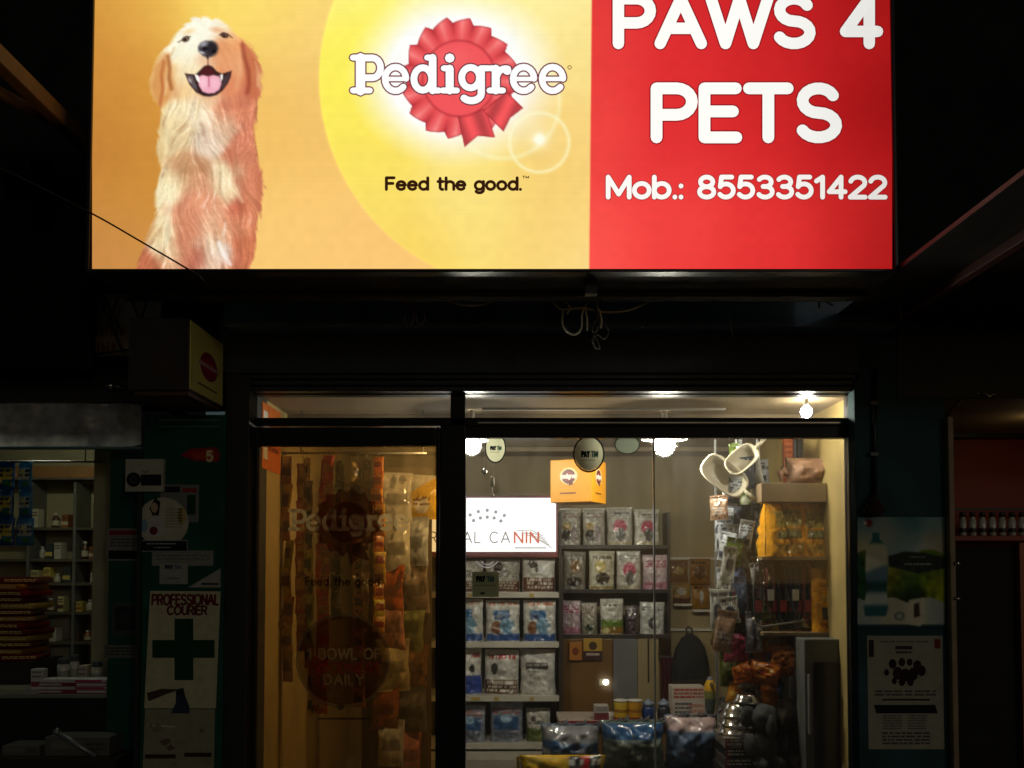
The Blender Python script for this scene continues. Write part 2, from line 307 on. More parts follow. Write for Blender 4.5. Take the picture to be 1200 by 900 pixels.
# ---------------------------------------------------------------- printed artwork of the big sign
# (a picture printed on the vinyl face; u to the right, v down, one unit = one print dot)
def soft(d, w): return np.clip(0.5 - d / w, 0, 1)
def poly_sdf(X, Y, pts):
    pts = np.array(pts, float); d = np.full(X.shape, 1e18); s = np.ones(X.shape)
    n = len(pts); j = n - 1
    for i in range(n):
        ex, ey = pts[j] - pts[i]; wx = X - pts[i][0]; wy = Y - pts[i][1]
        t = np.clip((wx * ex + wy * ey) / (ex * ex + ey * ey + 1e-9), 0, 1)
        d = np.minimum(d, (wx - ex * t) ** 2 + (wy - ey * t) ** 2)
        c1 = Y >= pts[i][1]; c2 = Y < pts[j][1]; c3 = ex * wy > ey * wx
        s = np.where((c1 & c2 & c3) | (~c1 & ~c2 & ~c3), -s, s); j = i
    return s * np.sqrt(d)
def field(X, Y, cps, sig, base=1e-4):
    num = np.zeros(X.shape + (3,)); den = np.zeros(X.shape)
    for (x, y, c, *k) in cps:
        sg = sig * (k[0] if k else 1)
        r2 = ((X - x) ** 2 + (Y - y) ** 2) / (sg * sg)
        w = np.exp(-r2) + base / (1 + r2)
        num += w[..., None] * np.array(c, float); den += w
    return num / den[..., None] / 255.0
def smooth_noise(shape, cell, rng):
    h, w = shape; gh, gw = int(h / cell) + 3, int(w / cell) + 3
    g = rng.random((gh, gw)); y = np.arange(h) / cell; x = np.arange(w) / cell
    yi, xi = y.astype(int), x.astype(int); fy, fx = y - yi, x - xi
    fy, fx = fy * fy * (3 - 2 * fy), fx * fx * (3 - 2 * fx)
    a = g[yi][:, xi] * (1 - fx) + g[yi][:, xi + 1] * fx
    b = g[yi + 1][:, xi] * (1 - fx) + g[yi + 1][:, xi + 1] * fx
    return a * (1 - fy)[:, None] + b * fy[:, None] - 0.5
def streaks(noise, fx, fy, steps, ds):
    h, w = noise.shape; yy, xx = np.mgrid[0:h, 0:w].astype(float)
    acc = noise.copy(); n = 1
    for sgn in (1, -1):
        px, py = xx.copy(), yy.copy()
        for _ in range(steps):
            ix = np.clip(px.round().astype(int), 0, w - 1); iy = np.clip(py.round().astype(int), 0, h - 1)
            px += sgn * ds * fx[iy, ix]; py += sgn * ds * fy[iy, ix]
            ix = np.clip(px.round().astype(int), 0, w - 1); iy = np.clip(py.round().astype(int), 0, h - 1)
            acc += noise[iy, ix]; n += 1
    return acc / n
def blend(img, col, a): img[...] = img * (1 - a[..., None]) + np.asarray(col, float) * a[..., None]
def paint_sign(x0, x1, y0, y1, step):
    rng = np.random.default_rng(5)
    xs = np.arange(x0, x1 + 1e-6, step); ys = np.arange(y0, y1 + 1e-6, step)
    X, Y = np.meshgrid(xs, ys)
    bg = [(112, -40, (205, 145, 60)), (112, 60, (205, 140, 58)), (112, 160, (190, 124, 54)), (112, 300, (192, 128, 70)),
          (170, 0, (238, 182, 82)), (165, 120, (216, 152, 62)), (155, 240, (208, 144, 58)), (260, -20, (255, 228, 110)),
          (320, 20, (254, 218, 108)), (330, 110, (240, 188, 92)), (330, 190, (246, 196, 104)), (330, 260, (253, 208, 122)),
          (370, 290, (251, 200, 118)), (360, 60, (250, 214, 130)), (365, 130, (242, 196, 112)), (150, 310, (212, 150, 78)), (310, 310, (250, 200, 116))]
    img = field(X, Y, bg, 62)
    yl = [(390, -20, (255, 244, 130)), (400, 60, (255, 242, 96)), (390, 120, (254, 238, 92)), (420, 190, (252, 228, 98)),
          (440, 250, (250, 222, 108)), (480, 300, (250, 214, 100)), (560, 270, (252, 224, 124)), (640, 290, (251, 212, 118)),
          (680, 240, (251, 212, 126)), (688, 160, (250, 214, 130)), (688, 60, (252, 226, 142)), (640, 0, (255, 240, 160)),
          (560, 215, (253, 230, 132)), (640, 200, (246, 206, 112)), (690, 310, (252, 220, 140)), (540, -20, (255, 246, 150))]
    ycol = field(X, Y, yl, 50)
    d = np.sqrt((X - 622) ** 2 + (Y - 92) ** 2) - 248
    blend(img, ycol, soft(d, 3))
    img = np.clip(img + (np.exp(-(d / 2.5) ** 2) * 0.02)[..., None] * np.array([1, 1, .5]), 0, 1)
    # white halo behind the emblem
    r = np.sqrt(((X - 535) / 1.18) ** 2 + (Y - 88) ** 2)
    blend(img, (1, 1, 0.985), np.clip(1.12 - np.clip((r - 62) / 44, 0, 1.12), 0, 1) ** 1.2)
    # rings of the printed sun sparkle
    for cx, cy, rad, wd, amp in ((632, 167, 35, 2.2, .5), (590, 120, 66, 3, .35)):
        rr = np.sqrt((X - cx) ** 2 + (Y - cy) ** 2)
        ring = np.exp(-((rr - rad) / wd) ** 2) * amp + (rr < rad) * .14 * np.clip(rr / rad, 0, 1) ** 3
        if rad > 40: ring *= np.clip(((X - 560) + (Y - 90)) / 70, 0, 1)
        blend(img, (1, 1, .82), np.clip(ring, 0, 1))
    rr = np.sqrt((X - 632) ** 2 + (Y - 163) ** 2)
    blend(img, (1, 1, .9), np.clip(np.exp(-(rr / 6) ** 2) * 1.1 + .4 * np.exp(-(rr / 16) ** 2), 0, 1))
    # ---- rosette
    rosette = np.zeros(X.shape)
    def emblem(cx, cy, R, W):
        red, dk, lt = np.array([.925, .33, .34]), np.array([.56, .12, .16]), np.array([.995, .60, .58])
        m = np.zeros(X.shape)
        dx, dy = X - cx, (Y - cy) * .965; rad = np.sqrt(dx * dx + dy * dy); th = np.arctan2(dy, dx)
        n = 16; ph = (th / (2 * np.pi) * n + .3) % 1
        edge = R + W * (np.where(ph < .78, ph / .78, (1 - ph) / .22) - .6) + 1.2 * np.sin(th * 3 + 1)
        a = soft(rad - edge, 1.7); t = np.clip((rad - R * .63) / (R * .37), 0, 1)
        pl = np.where(ph < .45, ph / .45, (1 - ph) / .55)
        c = red + (lt - red) * (pl ** 2.2 * (.25 + .6 * t))[..., None] + (dk - red) * ((1 - pl) ** 2.5 * .7 * t)[..., None]
        blend(img, c, a); blend(img, dk, a * np.exp(-((rad - edge) / 1.3) ** 2) * .6)
        m = np.maximum(m, a)
        for pts, ax in (([(536, 133), (553, 131), (569, 127), (580, 161), (560, 159), (544.5, 172)], -.35),
                        ([(566, 130), (580, 118), (594, 108), (613, 126.5), (598, 138), (590, 154), (576, 140)], .5)):
            dd = poly_sdf(X, Y, pts); a = soft(dd, 1.6); t = (X + ax * Y) % 26 / 26
            c = red * (0.93 + 0.13 * np.sin(t * 6.283))[..., None]
            blend(img, c, a); blend(img, dk, a * np.exp(-(dd / 1.1) ** 2) * .75); m = np.maximum(m, a)
        inner = soft(rad - R * .64, 2)
        blend(img, np.array([.955, .345, .36]) + 0 * img, inner); blend(img, dk, np.exp(-((rad - R * .645) / 1.6) ** 2) * .4)
        blend(img, lt, inner * np.exp(-(((X - cx + 8) / 22) ** 2 + ((Y - cy + 24) / 12) ** 2)) * .22)
        return m
    rosette = emblem(538, 92, 66.5, 7)
    # ---- red half; lightbox falloff to the right and its tube band painted in
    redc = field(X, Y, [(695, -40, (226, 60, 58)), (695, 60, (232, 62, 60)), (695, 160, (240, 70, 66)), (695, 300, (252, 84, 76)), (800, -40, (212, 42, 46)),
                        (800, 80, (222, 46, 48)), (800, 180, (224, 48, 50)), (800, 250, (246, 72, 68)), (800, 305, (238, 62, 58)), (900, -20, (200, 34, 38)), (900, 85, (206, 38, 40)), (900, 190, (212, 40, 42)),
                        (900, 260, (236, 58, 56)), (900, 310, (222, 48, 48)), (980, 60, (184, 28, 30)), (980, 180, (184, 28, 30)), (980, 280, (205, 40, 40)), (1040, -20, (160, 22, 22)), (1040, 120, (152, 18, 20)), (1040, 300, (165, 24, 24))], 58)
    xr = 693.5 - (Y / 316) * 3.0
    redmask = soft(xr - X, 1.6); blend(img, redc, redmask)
    # ---- the dog
    H, W = X.shape; k = 1.0 / step
    fxv, fyv = np.zeros(X.shape), np.zeros(X.shape)
    hx, hy = X - 242, Y - 45; hr = np.sqrt(hx * hx + hy * hy) + 1e-6
    wh = np.clip((125 - Y) / 18, 0, 1)
    n1 = smooth_noise(X.shape, 26 * k, rng); n2 = smooth_noise(X.shape, 12 * k, rng)
    ang = np.pi / 2 + n1 * 1.5 + n2 * .7 + np.clip((240 - X) / 60, -1, 1) * .28
    fxv = wh * hx / hr * 1.0 + (1 - wh) * np.cos(ang); fyv = wh * (hy / hr + .55) + (1 - wh) * np.sin(ang)
    l = np.hypot(fxv, fyv) + 1e-6; fxv /= l; fyv /= l
    s1 = streaks(rng.random(X.shape) - .5, fxv, fyv, 7, 1.0); s2 = streaks(smooth_noise(X.shape, 3.0 * k, rng), fxv, fyv, 8, 1.2)
    s1 /= s1.std(); s2 /= s2.std()
    cp = [(240, 27, (255, 252, 232), 1.2), (222, 36, (255, 251, 228)), (262, 29, (255, 240, 205)), (208, 58, (255, 248, 220)), (240, 42, (255, 250, 226), .8), (226, 66, (255, 250, 224)),
          (214, 80, (252, 232, 186)), (262, 52, (226, 150, 98), .8), (272, 42, (240, 182, 120), .7), (266, 70, (230, 156, 106)), (276, 74, (238, 172, 122)), (270, 100, (226, 140, 98)), (283, 60, (236, 160, 104)),
          (230, 78, (250, 226, 178), .7), (212, 104, (246, 208, 150)), (245, 117, (242, 196, 150), .7), (190, 88, (226, 168, 106), .8), (181, 84, (248, 214, 146), .6), (199, 80, (240, 196, 130), .6),
          (199, 104, (220, 158, 104), .7), (186, 114, (232, 186, 116), .6), (296, 78, (216, 134, 92), .8), (304, 92, (238, 178, 124), .6), (292, 104, (200, 110, 84), .7), (288, 124, (218, 134, 100)),
          (212, 128, (246, 226, 182)), (236, 130, (250, 232, 198)), (262, 126, (226, 146, 110)), (196, 150, (240, 218, 166)), (187, 170, (238, 216, 164)), (210, 160, (232, 206, 158)), (243, 162, (230, 208, 184)),
          (260, 150, (228, 190, 156)), (225, 196, (202, 148, 108)), (212, 200, (206, 158, 112)), (290, 160, (206, 124, 94)), (280, 180, (210, 130, 98)), (297, 215, (214, 132, 98)), (192, 226, (248, 234, 190)),
          (200, 212, (242, 224, 178)), (236, 212, (214, 152, 114)), (262, 206, (236, 216, 172)), (270, 226, (238, 212, 168), .7), (225, 246, (222, 146, 112)), (214, 254, (220, 140, 106)), (242, 240, (224, 156, 120)), (220, 275, (214, 138, 104)),
          (248, 262, (236, 190, 152)), (262, 262, (226, 162, 124)), (262, 298, (250, 240, 226), .7), (246, 285, (236, 206, 172)), (192, 262, (240, 222, 176)), (188, 285, (240, 224, 180)), (170, 306, (196, 112, 78)), (205, 300, (226, 176, 134)),
          (226, 302, (188, 104, 80)), (244, 308, (232, 196, 168)), (280, 262, (214, 132, 96)), (290, 292, (206, 120, 84)), (276, 308, (200, 116, 84)), (300, 240, (216, 134, 98)), (278, 240, (200, 104, 80), .7), (180, 276, (226, 178, 120), .6)]
    dog = field(X + n2 * 7, Y + n1 * 7, cp, 14, 2e-3)
    bw = np.clip((Y - 108) / 20, 0, 1); patch = np.clip(smooth_noise(X.shape, 16 * k, rng) * 3, -1, 1)
    dog *= (1 + (.012 + .022 * bw) * s1 + .035 * s2 * (.35 + bw * (.75 + .5 * patch)))[..., None]
    lum = dog.mean(-1); tuft = np.clip(s2 * .5 - .45, 0, 1) * (Y > 118) * np.clip((lum - .55) * 4, 0, 1)
    blend(dog, (1, .97, .9), tuft * .6)
    blend(dog, (.72, .42, .28), np.clip(-s2 * .5 - .5, 0, 1) * bw * .3)
    sil = [(241, 20), (256, 22), (265, 30), (276, 39), (286, 47), (296, 56), (303, 68), (306, 84), (308, 98), (306, 110), (300, 121), (301, 128), (298, 150), (301, 182), (307, 205), (309, 220),
           (306, 240), (302, 262), (300, 290), (294, 318), (158, 318), (166, 300), (174, 274), (178, 262), (183, 248), (183, 225), (188, 200), (184, 172), (186, 150), (190, 134),
           (188, 126), (181, 118), (176, 104), (177, 90), (182, 72), (191, 60), (200, 50), (207, 39), (216, 29), (228, 22)]
    dd = poly_sdf(X, Y, sil) + s2 * .9 + s1 * .35
    am = soft(dd, 3.4)
    # dark creases, eyes, nose and mouth
    def stroke(pts, w, col, a, sf=1.6):
        m = np.zeros(X.shape)
        for (ax, ay), (bx, by) in zip(pts[:-1], pts[1:]):
            t = np.clip(((X - ax) * (bx - ax) + (Y - ay) * (by - ay)) / ((bx - ax) ** 2 + (by - ay) ** 2), 0, 1)
            m = np.maximum(m, soft(np.hypot(X - ax - t * (bx - ax), Y - ay - t * (by - ay)) - w, sf))
        blend(dog, np.array(col) / 255., m * a)
    def ell(cx, cy, rx, ry, col, a=1, sf=1.4, rot=0):
        c, s = np.cos(rot), np.sin(rot); u = (X - cx) * c + (Y - cy) * s; v = -(X - cx) * s + (Y - cy) * c
        blend(dog, np.array(col) / 255., soft((np.hypot(u / rx, v / ry) - 1) * min(rx, ry), sf) * a)
    def pol(pts, col, a=1, sf=1.5): blend(dog, np.array(col) / 255., soft(poly_sdf(X, Y, pts), sf) * a)
    pol([(192, 62), (199, 62), (200, 82), (203, 100), (197, 118), (188, 127), (180, 116), (177, 100), (180, 80)], (218, 150, 84), .8, 6)
    pol([(284, 48), (293, 56), (303, 72), (306, 96), (302, 114), (292, 116), (287, 100), (285, 74)], (200, 112, 74), .8, 6)
    pol([(196, 78), (198, 96), (196, 110), (192, 112), (193, 92)], (246, 206, 150), .6, 4); pol([(299, 72), (305, 88), (305, 104), (300, 100)], (244, 190, 138), .6, 4)
    stroke([(199, 92), (207, 112)], 2.5, (214, 156, 100), .5, 6); stroke([(281, 62), (281, 84), (277, 104)], 2, (244, 180, 130), .5, 6)
    stroke([(197, 66), (199, 80), (198, 92), (201, 104)], 1.6, (150, 78, 40), .7, 4)
    stroke([(192, 72), (189, 88), (191, 104), (187, 124)], 1.4, (172, 84, 44), .65, 4)
    stroke([(284, 52), (286, 66), (291, 82), (292, 98), (290, 108)], 2.0, (146, 62, 46), .75, 5)
    stroke([(296, 70), (300, 84), (299, 100)], 1, (186, 96, 66), .5, 3)
    stroke([(204, 56), (201, 64)], .8, (190, 140, 80), .5, 3)
    stroke([(289, 52), (296, 58), (303, 66)], .7, (170, 110, 50), .5, 2)
    ell(221, 37, 6, 2.4, (238, 186, 112), .6, 5, -.3); ell(254, 35, 6, 2.6, (226, 150, 96), .7, 5, .1)
    stroke([(209, 49.5), (213, 47), (219, 43), (223, 43)], .7, (90, 62, 48), .8, 1.6)
    ell(217.6, 45.8, 4.6, 3.4, (74, 52, 42), .95, 1.8, -.35); ell(218, 45.6, 2, 2, (168, 140, 116), .7, 1.2); ell(217.3, 46.2, 1.3, 1.5, (30, 20, 18), 1, 1)
    stroke([(257, 41), (261, 38.6), (267, 40), (272, 44)], .7, (92, 50, 38), .8, 1.6)
    ell(263.2, 41.4, 4.8, 3.2, (66, 40, 36), .95, 1.8, .25); ell(263.6, 41.2, 1.9, 1.8, (176, 140, 124), .6, 1.2); ell(263, 41.8, 1.2, 1.4, (26, 18, 18), 1, 1)
    ell(243, 70, 13, 9, (228, 170, 128), .55, 9)
    pol([(232, 55), (235, 50.5), (241, 47.5), (248.5, 48), (253, 51.5), (255, 57), (252.5, 62.5), (247.5, 66.5), (243, 68), (237.5, 65), (232.5, 60)], (70, 65, 68), 1, 3)
    ell(249, 57, 6.5, 8, (34, 31, 36), .8, 5); ell(238.5, 51.5, 4.6, 2.8, (168, 168, 176), .85, 3.2, -.4); ell(240, 57, 3.2, 2.2, (22, 18, 22), .95, 2)
    ell(236.5, 61.6, 3.4, 1.3, (206, 206, 208), .85, 1.6, .35); ell(251, 60, 2.2, 1.8, (16, 14, 18), .9, 1.6); ell(243.5, 66.8, 1.2, 2.6, (60, 40, 40), .9, 1.6)
    stroke([(243.6, 69), (243.8, 76)], .7, (120, 66, 52), .8, 1.8)
    lip = [(216.5, 86), (222, 86.5), (229, 87.5), (234.5, 82), (239, 77.5), (244, 76), (249, 78), (254, 83.5), (260, 86.5), (266, 84.5), (271.5, 83), (270.5, 90), (267, 98), (261, 106), (254, 111.5), (246, 113.4), (238, 112.6), (230, 108.5), (222, 99)]
    pol(lip, (58, 34, 34), 1, 2); pol([(234, 84), (243, 77), (252, 84), (250, 88), (236, 88)], (84, 30, 34), .9, 3)
    pol([(219, 88), (226, 89), (229, 98), (232, 107), (224, 99)], (116, 108, 108), .75, 2.2); ell(222.5, 94, 1.6, 3.2, (196, 180, 180), .8, 1.6, -.5); ell(227.5, 101, 2.4, 3.6, (92, 88, 92), .7, 2, -.5)
    pol([(262, 90), (269.5, 85.5), (268, 94), (262.5, 102), (258.5, 104)], (78, 62, 64), .8, 2)
    pol([(232, 89.5), (238, 88), (244, 89.5), (250, 88), (257, 89.5), (259.5, 98), (257, 105), (251, 109), (244, 109.6), (237.5, 107.5), (233, 100)], (244, 176, 192), 1, 2)
    ell(238.5, 97, 4, 6, (255, 208, 216), .7, 4); ell(251.5, 98, 4.2, 6, (252, 196, 206), .7, 4); stroke([(244.6, 89), (244.8, 101)], .6, (176, 70, 96), .8, 1.8)
    pol([(228, 87.4), (231.5, 87.6), (233.6, 92), (233.8, 97.5), (230.4, 94)], (255, 250, 242), 1, 1.3); pol([(258, 88), (261.2, 86.6), (261, 92), (258.4, 96.6)], (255, 246, 240), .95, 1.3)
    stroke([(268, 178), (274, 200), (282, 222), (284, 246)], 3, (176, 92, 66), .5, 10); stroke([(300, 150), (304, 200), (305, 230), (299, 280)], 3, (180, 98, 68), .45, 9)
    stroke([(190, 140), (187, 165), (190, 190)], 2.5, (214, 172, 108), .5, 8); stroke([(206, 196), (222, 200), (240, 196)], 3, (188, 132, 92), .5, 9); stroke([(200, 236), (196, 262), (194, 285)], 2, (250, 238, 204), .6, 6)
    stroke([(206, 262), (212, 286), (214, 312)], 2, (186, 110, 82), .4, 7); stroke([(234, 262), (238, 290), (236, 314)], 2, (184, 106, 80), .4, 7); stroke([(262, 122), (276, 126), (290, 120)], 3, (190, 104, 80), .45, 8)
    stroke([(231, 110), (240, 115), (250, 115.2), (259, 110)], .7, (232, 178, 132), .8, 2)
    stroke([(234.5, 117), (232.5, 128), (230, 140)], .8, (206, 184, 128), .6, 2.4)
    pol([(223, 300), (236, 290), (238, 318), (222, 318)], (176, 92, 72), .35, 9); stroke([(256, 284), (262, 298), (270, 310)], 1.6, (255, 252, 246), .8, 4); stroke([(264, 262), (262, 276)], 1, (252, 238, 220), .7, 3)
    stroke([(202, 292), (207, 262), (216, 244), (232, 234)], 2, (238, 176, 132), .35, 6); stroke([(276, 222), (284, 236)], 1.4, (246, 216, 170), .6, 4)
    stroke([(270, 250), (276, 276), (282, 300)], 1.6, (186, 98, 74), .35, 6); stroke([(184, 250), (178, 268), (172, 282)], 1.6, (186, 120, 66), .5, 5)
    dogmask = am * (X < 330)
    blend(img, np.clip(dog, 0, 1), dogmask)
    # faint print and weave unevenness of the vinyl
    img *= (1 + .012 * smooth_noise(X.shape, 9 * k, rng) * 2 + .006 * (rng.random((H, 1)) - .5) * 2)[..., None]
    return xs, ys, np.clip(img, 0, 1), dogmask, rosette * (1 - redmask), redmask
# ================================================================ materials used everywhere
BLACKMETAL = plain('black aluminium', (.006, .0065, .0075), .4, .0, .3, 14, .05, 90, .25)
DARKSTEEL = plain('painted dark steel', (.045, .032, .022), .5, .0, .4, 8, .15, 70)
CONCRETE = plain('grey painted concrete', (.22, .30, .38), .8, 0, .35, 5, .3, 45)
TEAL = plain('dark teal wall paint', (.040, .095, .105), .75, 0, .4, 4, .15, 35, .15)
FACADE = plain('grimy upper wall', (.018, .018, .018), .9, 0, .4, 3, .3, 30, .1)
GREENP = plain('green panel paint', (.010, .075, .048), .7, 0, .35, 6, .08, 50, .15)
CREAM = plain('cream wall paint', (.33, .255, .125), .6, 0, .18, 3, .08, 40)
CEIL = plain('ceiling paint', (.27, .20, .115), .6, 0, .12, 2, .05, 30)
PAPER = printed('printed paper', .7, .08, 30, .22, spec=.2)
CARD = printed('printed card', .45, .0, 30, .12)
BAG = printed('printed plastic film', .26, .35, 26, .10, .3)
FOIL = printed('shiny sachet film', .2, .5, 45, .10, .5, trans=.5)
PLASTIC = printed('moulded plastic', .35, 0, 30, .10)
def sticker(name, opaque, trans=.6):        # printed film or paper on glass: lit from either side
    m, nt, out = _new(name); N, L = nt.nodes.new, nt.links.new
    at = N('ShaderNodeAttribute'); at.attribute_name = 'Col'; d = N('ShaderNodeBsdfDiffuse'); t = N('ShaderNodeBsdfTranslucent'); mi = N('ShaderNodeMixShader'); mi.inputs[0].default_value = trans
    L(at.outputs['Color'], d.inputs[0]); L(at.outputs['Color'], t.inputs[0]); L(d.outputs[0], mi.inputs[1]); L(t.outputs[0], mi.inputs[2])
    if opaque < 1:
        tr = N('ShaderNodeBsdfTransparent'); m2 = N('ShaderNodeMixShader'); m2.inputs[0].default_value = opaque; L(tr.outputs[0], m2.inputs[1]); L(mi.outputs[0], m2.inputs[2]); L(m2.outputs[0], out.inputs[0])
    else: L(mi.outputs[0], out.inputs[0])
    return m
FILM = sticker('window sticker film', .6, .8)
FILM2 = sticker('opaque letter film', .85, .7)
STICK = sticker('translucent sticker paper', 1, .55)
WIRE_W = plain('pale cable sheath', (.78, .68, .48), .5, 0, .2)
WIRE_B = plain('black cable sheath', (.012, .012, .012), .45)
WIRE_R = plain('dull red cable sheath', (.13, .05, .05), .5)
CHROME = plain('polished steel', (.62, .60, .56), .16, 1, .1, 20)
STEELG = plain('grey steel', (.28, .28, .28), .4, .6, .2, 12)
WOODB = plain('brown laminate', (.16, .085, .03), .42, 0, .35, 4, .05, 30)
WHITEP = plain('white laminate', (.6, .56, .48), .4, 0, .12, 8)
DARKW = plain('dark laminate', (.03, .022, .016), .4, 0, .3, 8)
GLASS = glass('window glass', smear=.03)
DOORGLASS = glass('tinted door glass', (.78, .63, .40), .09, .03, (.62, .46, .2))
# ================================================================ ground
def struct(name, mb, mat, loc=(0, 0, 0)): return tag(mb.build(name, mat, None, loc), kind='structure')
struct('road', MB().add([(-60, -60, 0), (60, -60, 0), (60, 3.1, 0), (-60, 3.1, 0)], [(0, 1, 2, 3)]), plain('dusty asphalt', (.10, .095, .085), .85, 0, .3, 3, .4, 60))
m = MB(); m.box(-60, 60, 3.1, 4.12, -.05, .13); struct('pavement', m, plain('pavement tiles', (.42, .40, .36), .85, 0, .3, 3, .3, 40))
# ================================================================ the shop building
YF = 4.285                                    # plane of the shopfront
XL, XR, YB, ZC, ZF = -1.235, 1.665, 6.86, 2.37, .15   # inside of the pet shop
bld = thing('shop_building', 'dark shop building with a lit pet shop behind black framed glass', 'building', (0, 4.3, .13))
def part(name, mat, par, fn, bevel=0, label=None):
    mb = MB(); fn(mb); o = mb.build(name, mat, par, bevel=bevel)
    if label: o['label'] = label
    return o
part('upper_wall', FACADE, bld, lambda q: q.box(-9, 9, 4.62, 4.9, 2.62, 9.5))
part('fascia_beam', CONCRETE, bld, lambda q: q.pbox(262, 1052, 335, 383, 4.06, .2), .006)
part('shutter_box', plain('blue black shutter steel', (.02, .028, .042), .5, 0, .3, 12), bld, lambda q: q.pbox(258, 1006, 360, 437, 4.17, .16), .004)
for k in range(3):
    y0 = 438 + k * 7.5
    part('shutter_rail', plain('dark rail steel', (.028, .032, .038), .38, .3, .3, 12), bld, lambda q: q.pbox(258, 1006, y0, y0 + 5.5, 4.2 + .012 * k, .09), .002)
part('back_wall', CREAM, bld, lambda q: q.box(XL - .1, XR + .1, YB, YB + .1, 0, 2.9))
part('side_wall', plain('yellow wall paint', (.34, .245, .085), .6, 0, .2, 3, .08, 40), bld, lambda q: q.box(XL - .1, XL, 4.34, YB, 0, 2.6))
part('side_wall', plain('yellow wall paint', (.5, .4, .14)), bld, lambda q: q.box(XR, XR + .1, 4.34, YB, 0, 2.6))
part('ceiling', CEIL, bld, lambda q: q.box(XL, XR, 4.36, YB, ZC, ZC + .06))
part('floor', plain('shop floor tile', (.3, .25, .2), .35, 0, .2, 3), bld, lambda q: q.box(XL, XR, 4.12, YB, 0, ZF))
for (a, b, z) in ((4.9, 4.94, 0), (6.3, 6.36, 0)):
    part('ceiling_batten', CEIL, bld, lambda q: q.box(XL, XR, a, b, ZC - .03, ZC - .001))
part('pillar', TEAL, bld, lambda q: q.box(P(1003, 600, 4.2).x, P(1110, 600, 4.2).x, 4.2, 4.283, .13, 2.62), .005, 'dark teal painted pillar right of the shop window')
part('pillar', plain('black painted pillar', (.008, .009, .01), .6), bld, lambda q: q.box(P(262, 600, 4.19).x, P(291, 600, 4.19).x, 4.19, 4.5, .13, 2.62), .005, 'black pillar between the green panel and the glass door')
part('pillar_core', TEAL, bld, lambda q: q.box(XR + .101, P(1110, 600, 4.2).x - .003, 4.283, 6.2, .13, 2.62))
# ================================================================ shopfront: glass door and window
front = thing('shopfront_frame', 'black metal frame with strip windows above the door and display window', 'window frame', (P(640, 600, YF).x, YF, ZF))
def bar(px0, px1, py0, py1, Y=YF, d=.07, name='frame_bar', par=front, mat=BLACKMETAL): return part(name, mat, par, lambda q: q.pbox(px0, px1, py0, py1, Y, d), .003)
bar(258, 1004, 452, 462.5); bar(528, 545, 463, 512); bar(292, 1004, 489.5, 499, YF, .068); bar(528, 1004, 499.2, 512.5, YF + .004)
zb = ZF
def upright(px0, px1, pytop, Y=YF, d=.07, name='frame_bar', par=front):
    a, b = P(px0, 650, Y), P(px1, 650, Y); return part(name, BLACKMETAL, par, lambda q: q.box(a.x, b.x, Y + .001, Y + d, zb, P(600, pytop, Y).z), .003)
upright(515.5, 545.5, 499.3); upright(289.5, 292.5, 463); upright(997, 1003, 463)
a, b = P(546, 650, YF), P(997, 650, YF)
part('frame_bar', BLACKMETAL, front, lambda q: q.box(a.x, b.x, YF + .002, YF + .066, zb, zb + .1), .003)
for k, (p0, p1, q0, q1) in enumerate(((292, 528, 462, 490), (545, 997, 462, 490))):
    part('strip_pane', GLASS, front, lambda q: q.pbox(p0, p1, q0, q1, YF + .03, .005))
part('trim_strip', plain('bright aluminium', (.5, .49, .45), .3, .9), front, lambda q: q.pbox(560, 985, 494.5, 496, YF - .003, .004))
part('trim_strip', MATS['bright aluminium'], front, lambda q: q.pbox(546, 996, 512.6, 513.6, YF + .02, .004))
for p0, p1 in ((545.5, 768), (768.3, 997)):
    a, b = P(p0, 650, YF), P(p1, 650, YF); o_y = YF + (.03 if p0 < 600 else .038)
    part('glass_pane', GLASS, front, lambda q: q.box(a.x, b.x, o_y, o_y + .006, zb + .1, P(600, 512, YF).z))
a = P(768, 650, YF)
part('pane_edge', plain('polished glass edge', (.42, .44, .38), .25, 0, .1), front, lambda q: q.box(a.x - .0035, a.x + .0035, YF + .026, YF + .046, zb + .1, P(600, 512.5, YF).z))
part('edge_strip', MATS['bright aluminium'], front, lambda q: q.box(P(995.5, 650, YF).x, P(997, 650, YF).x, YF - .004, YF + .02, zb, P(600, 512.5, YF).z))
door = thing('glass_door', 'tinted brown glass door with faded stickers in a black frame', 'door', (P(404, 650, YF).x, YF, ZF + .01))
def dstile(p0, p1): return part('door_stile', BLACKMETAL, door, lambda q: q.box(P(p0, 650, YF).x, P(p1, 650, YF).x, YF - .012, YF + .04, zb + .012, P(400, 501, YF).z), .003)
dstile(293, 301.5); dstile(511, 515)
part('door_rail', BLACKMETAL, door, lambda q: q.pbox(301.6, 510.9, 501, 522.5, YF - .011, .05), .003)
part('door_rail', BLACKMETAL, door, lambda q: q.box(P(301.6, 650, YF).x, P(510.9, 650, YF).x, YF - .011, YF + .039, zb + .012, zb + .14), .003)
part('door_pane', DOORGLASS, door, lambda q: q.box(P(301, 650, YF).x, P(511.5, 650, YF).x, YF + .012, YF + .018, zb + .13, P(400, 522, YF).z))
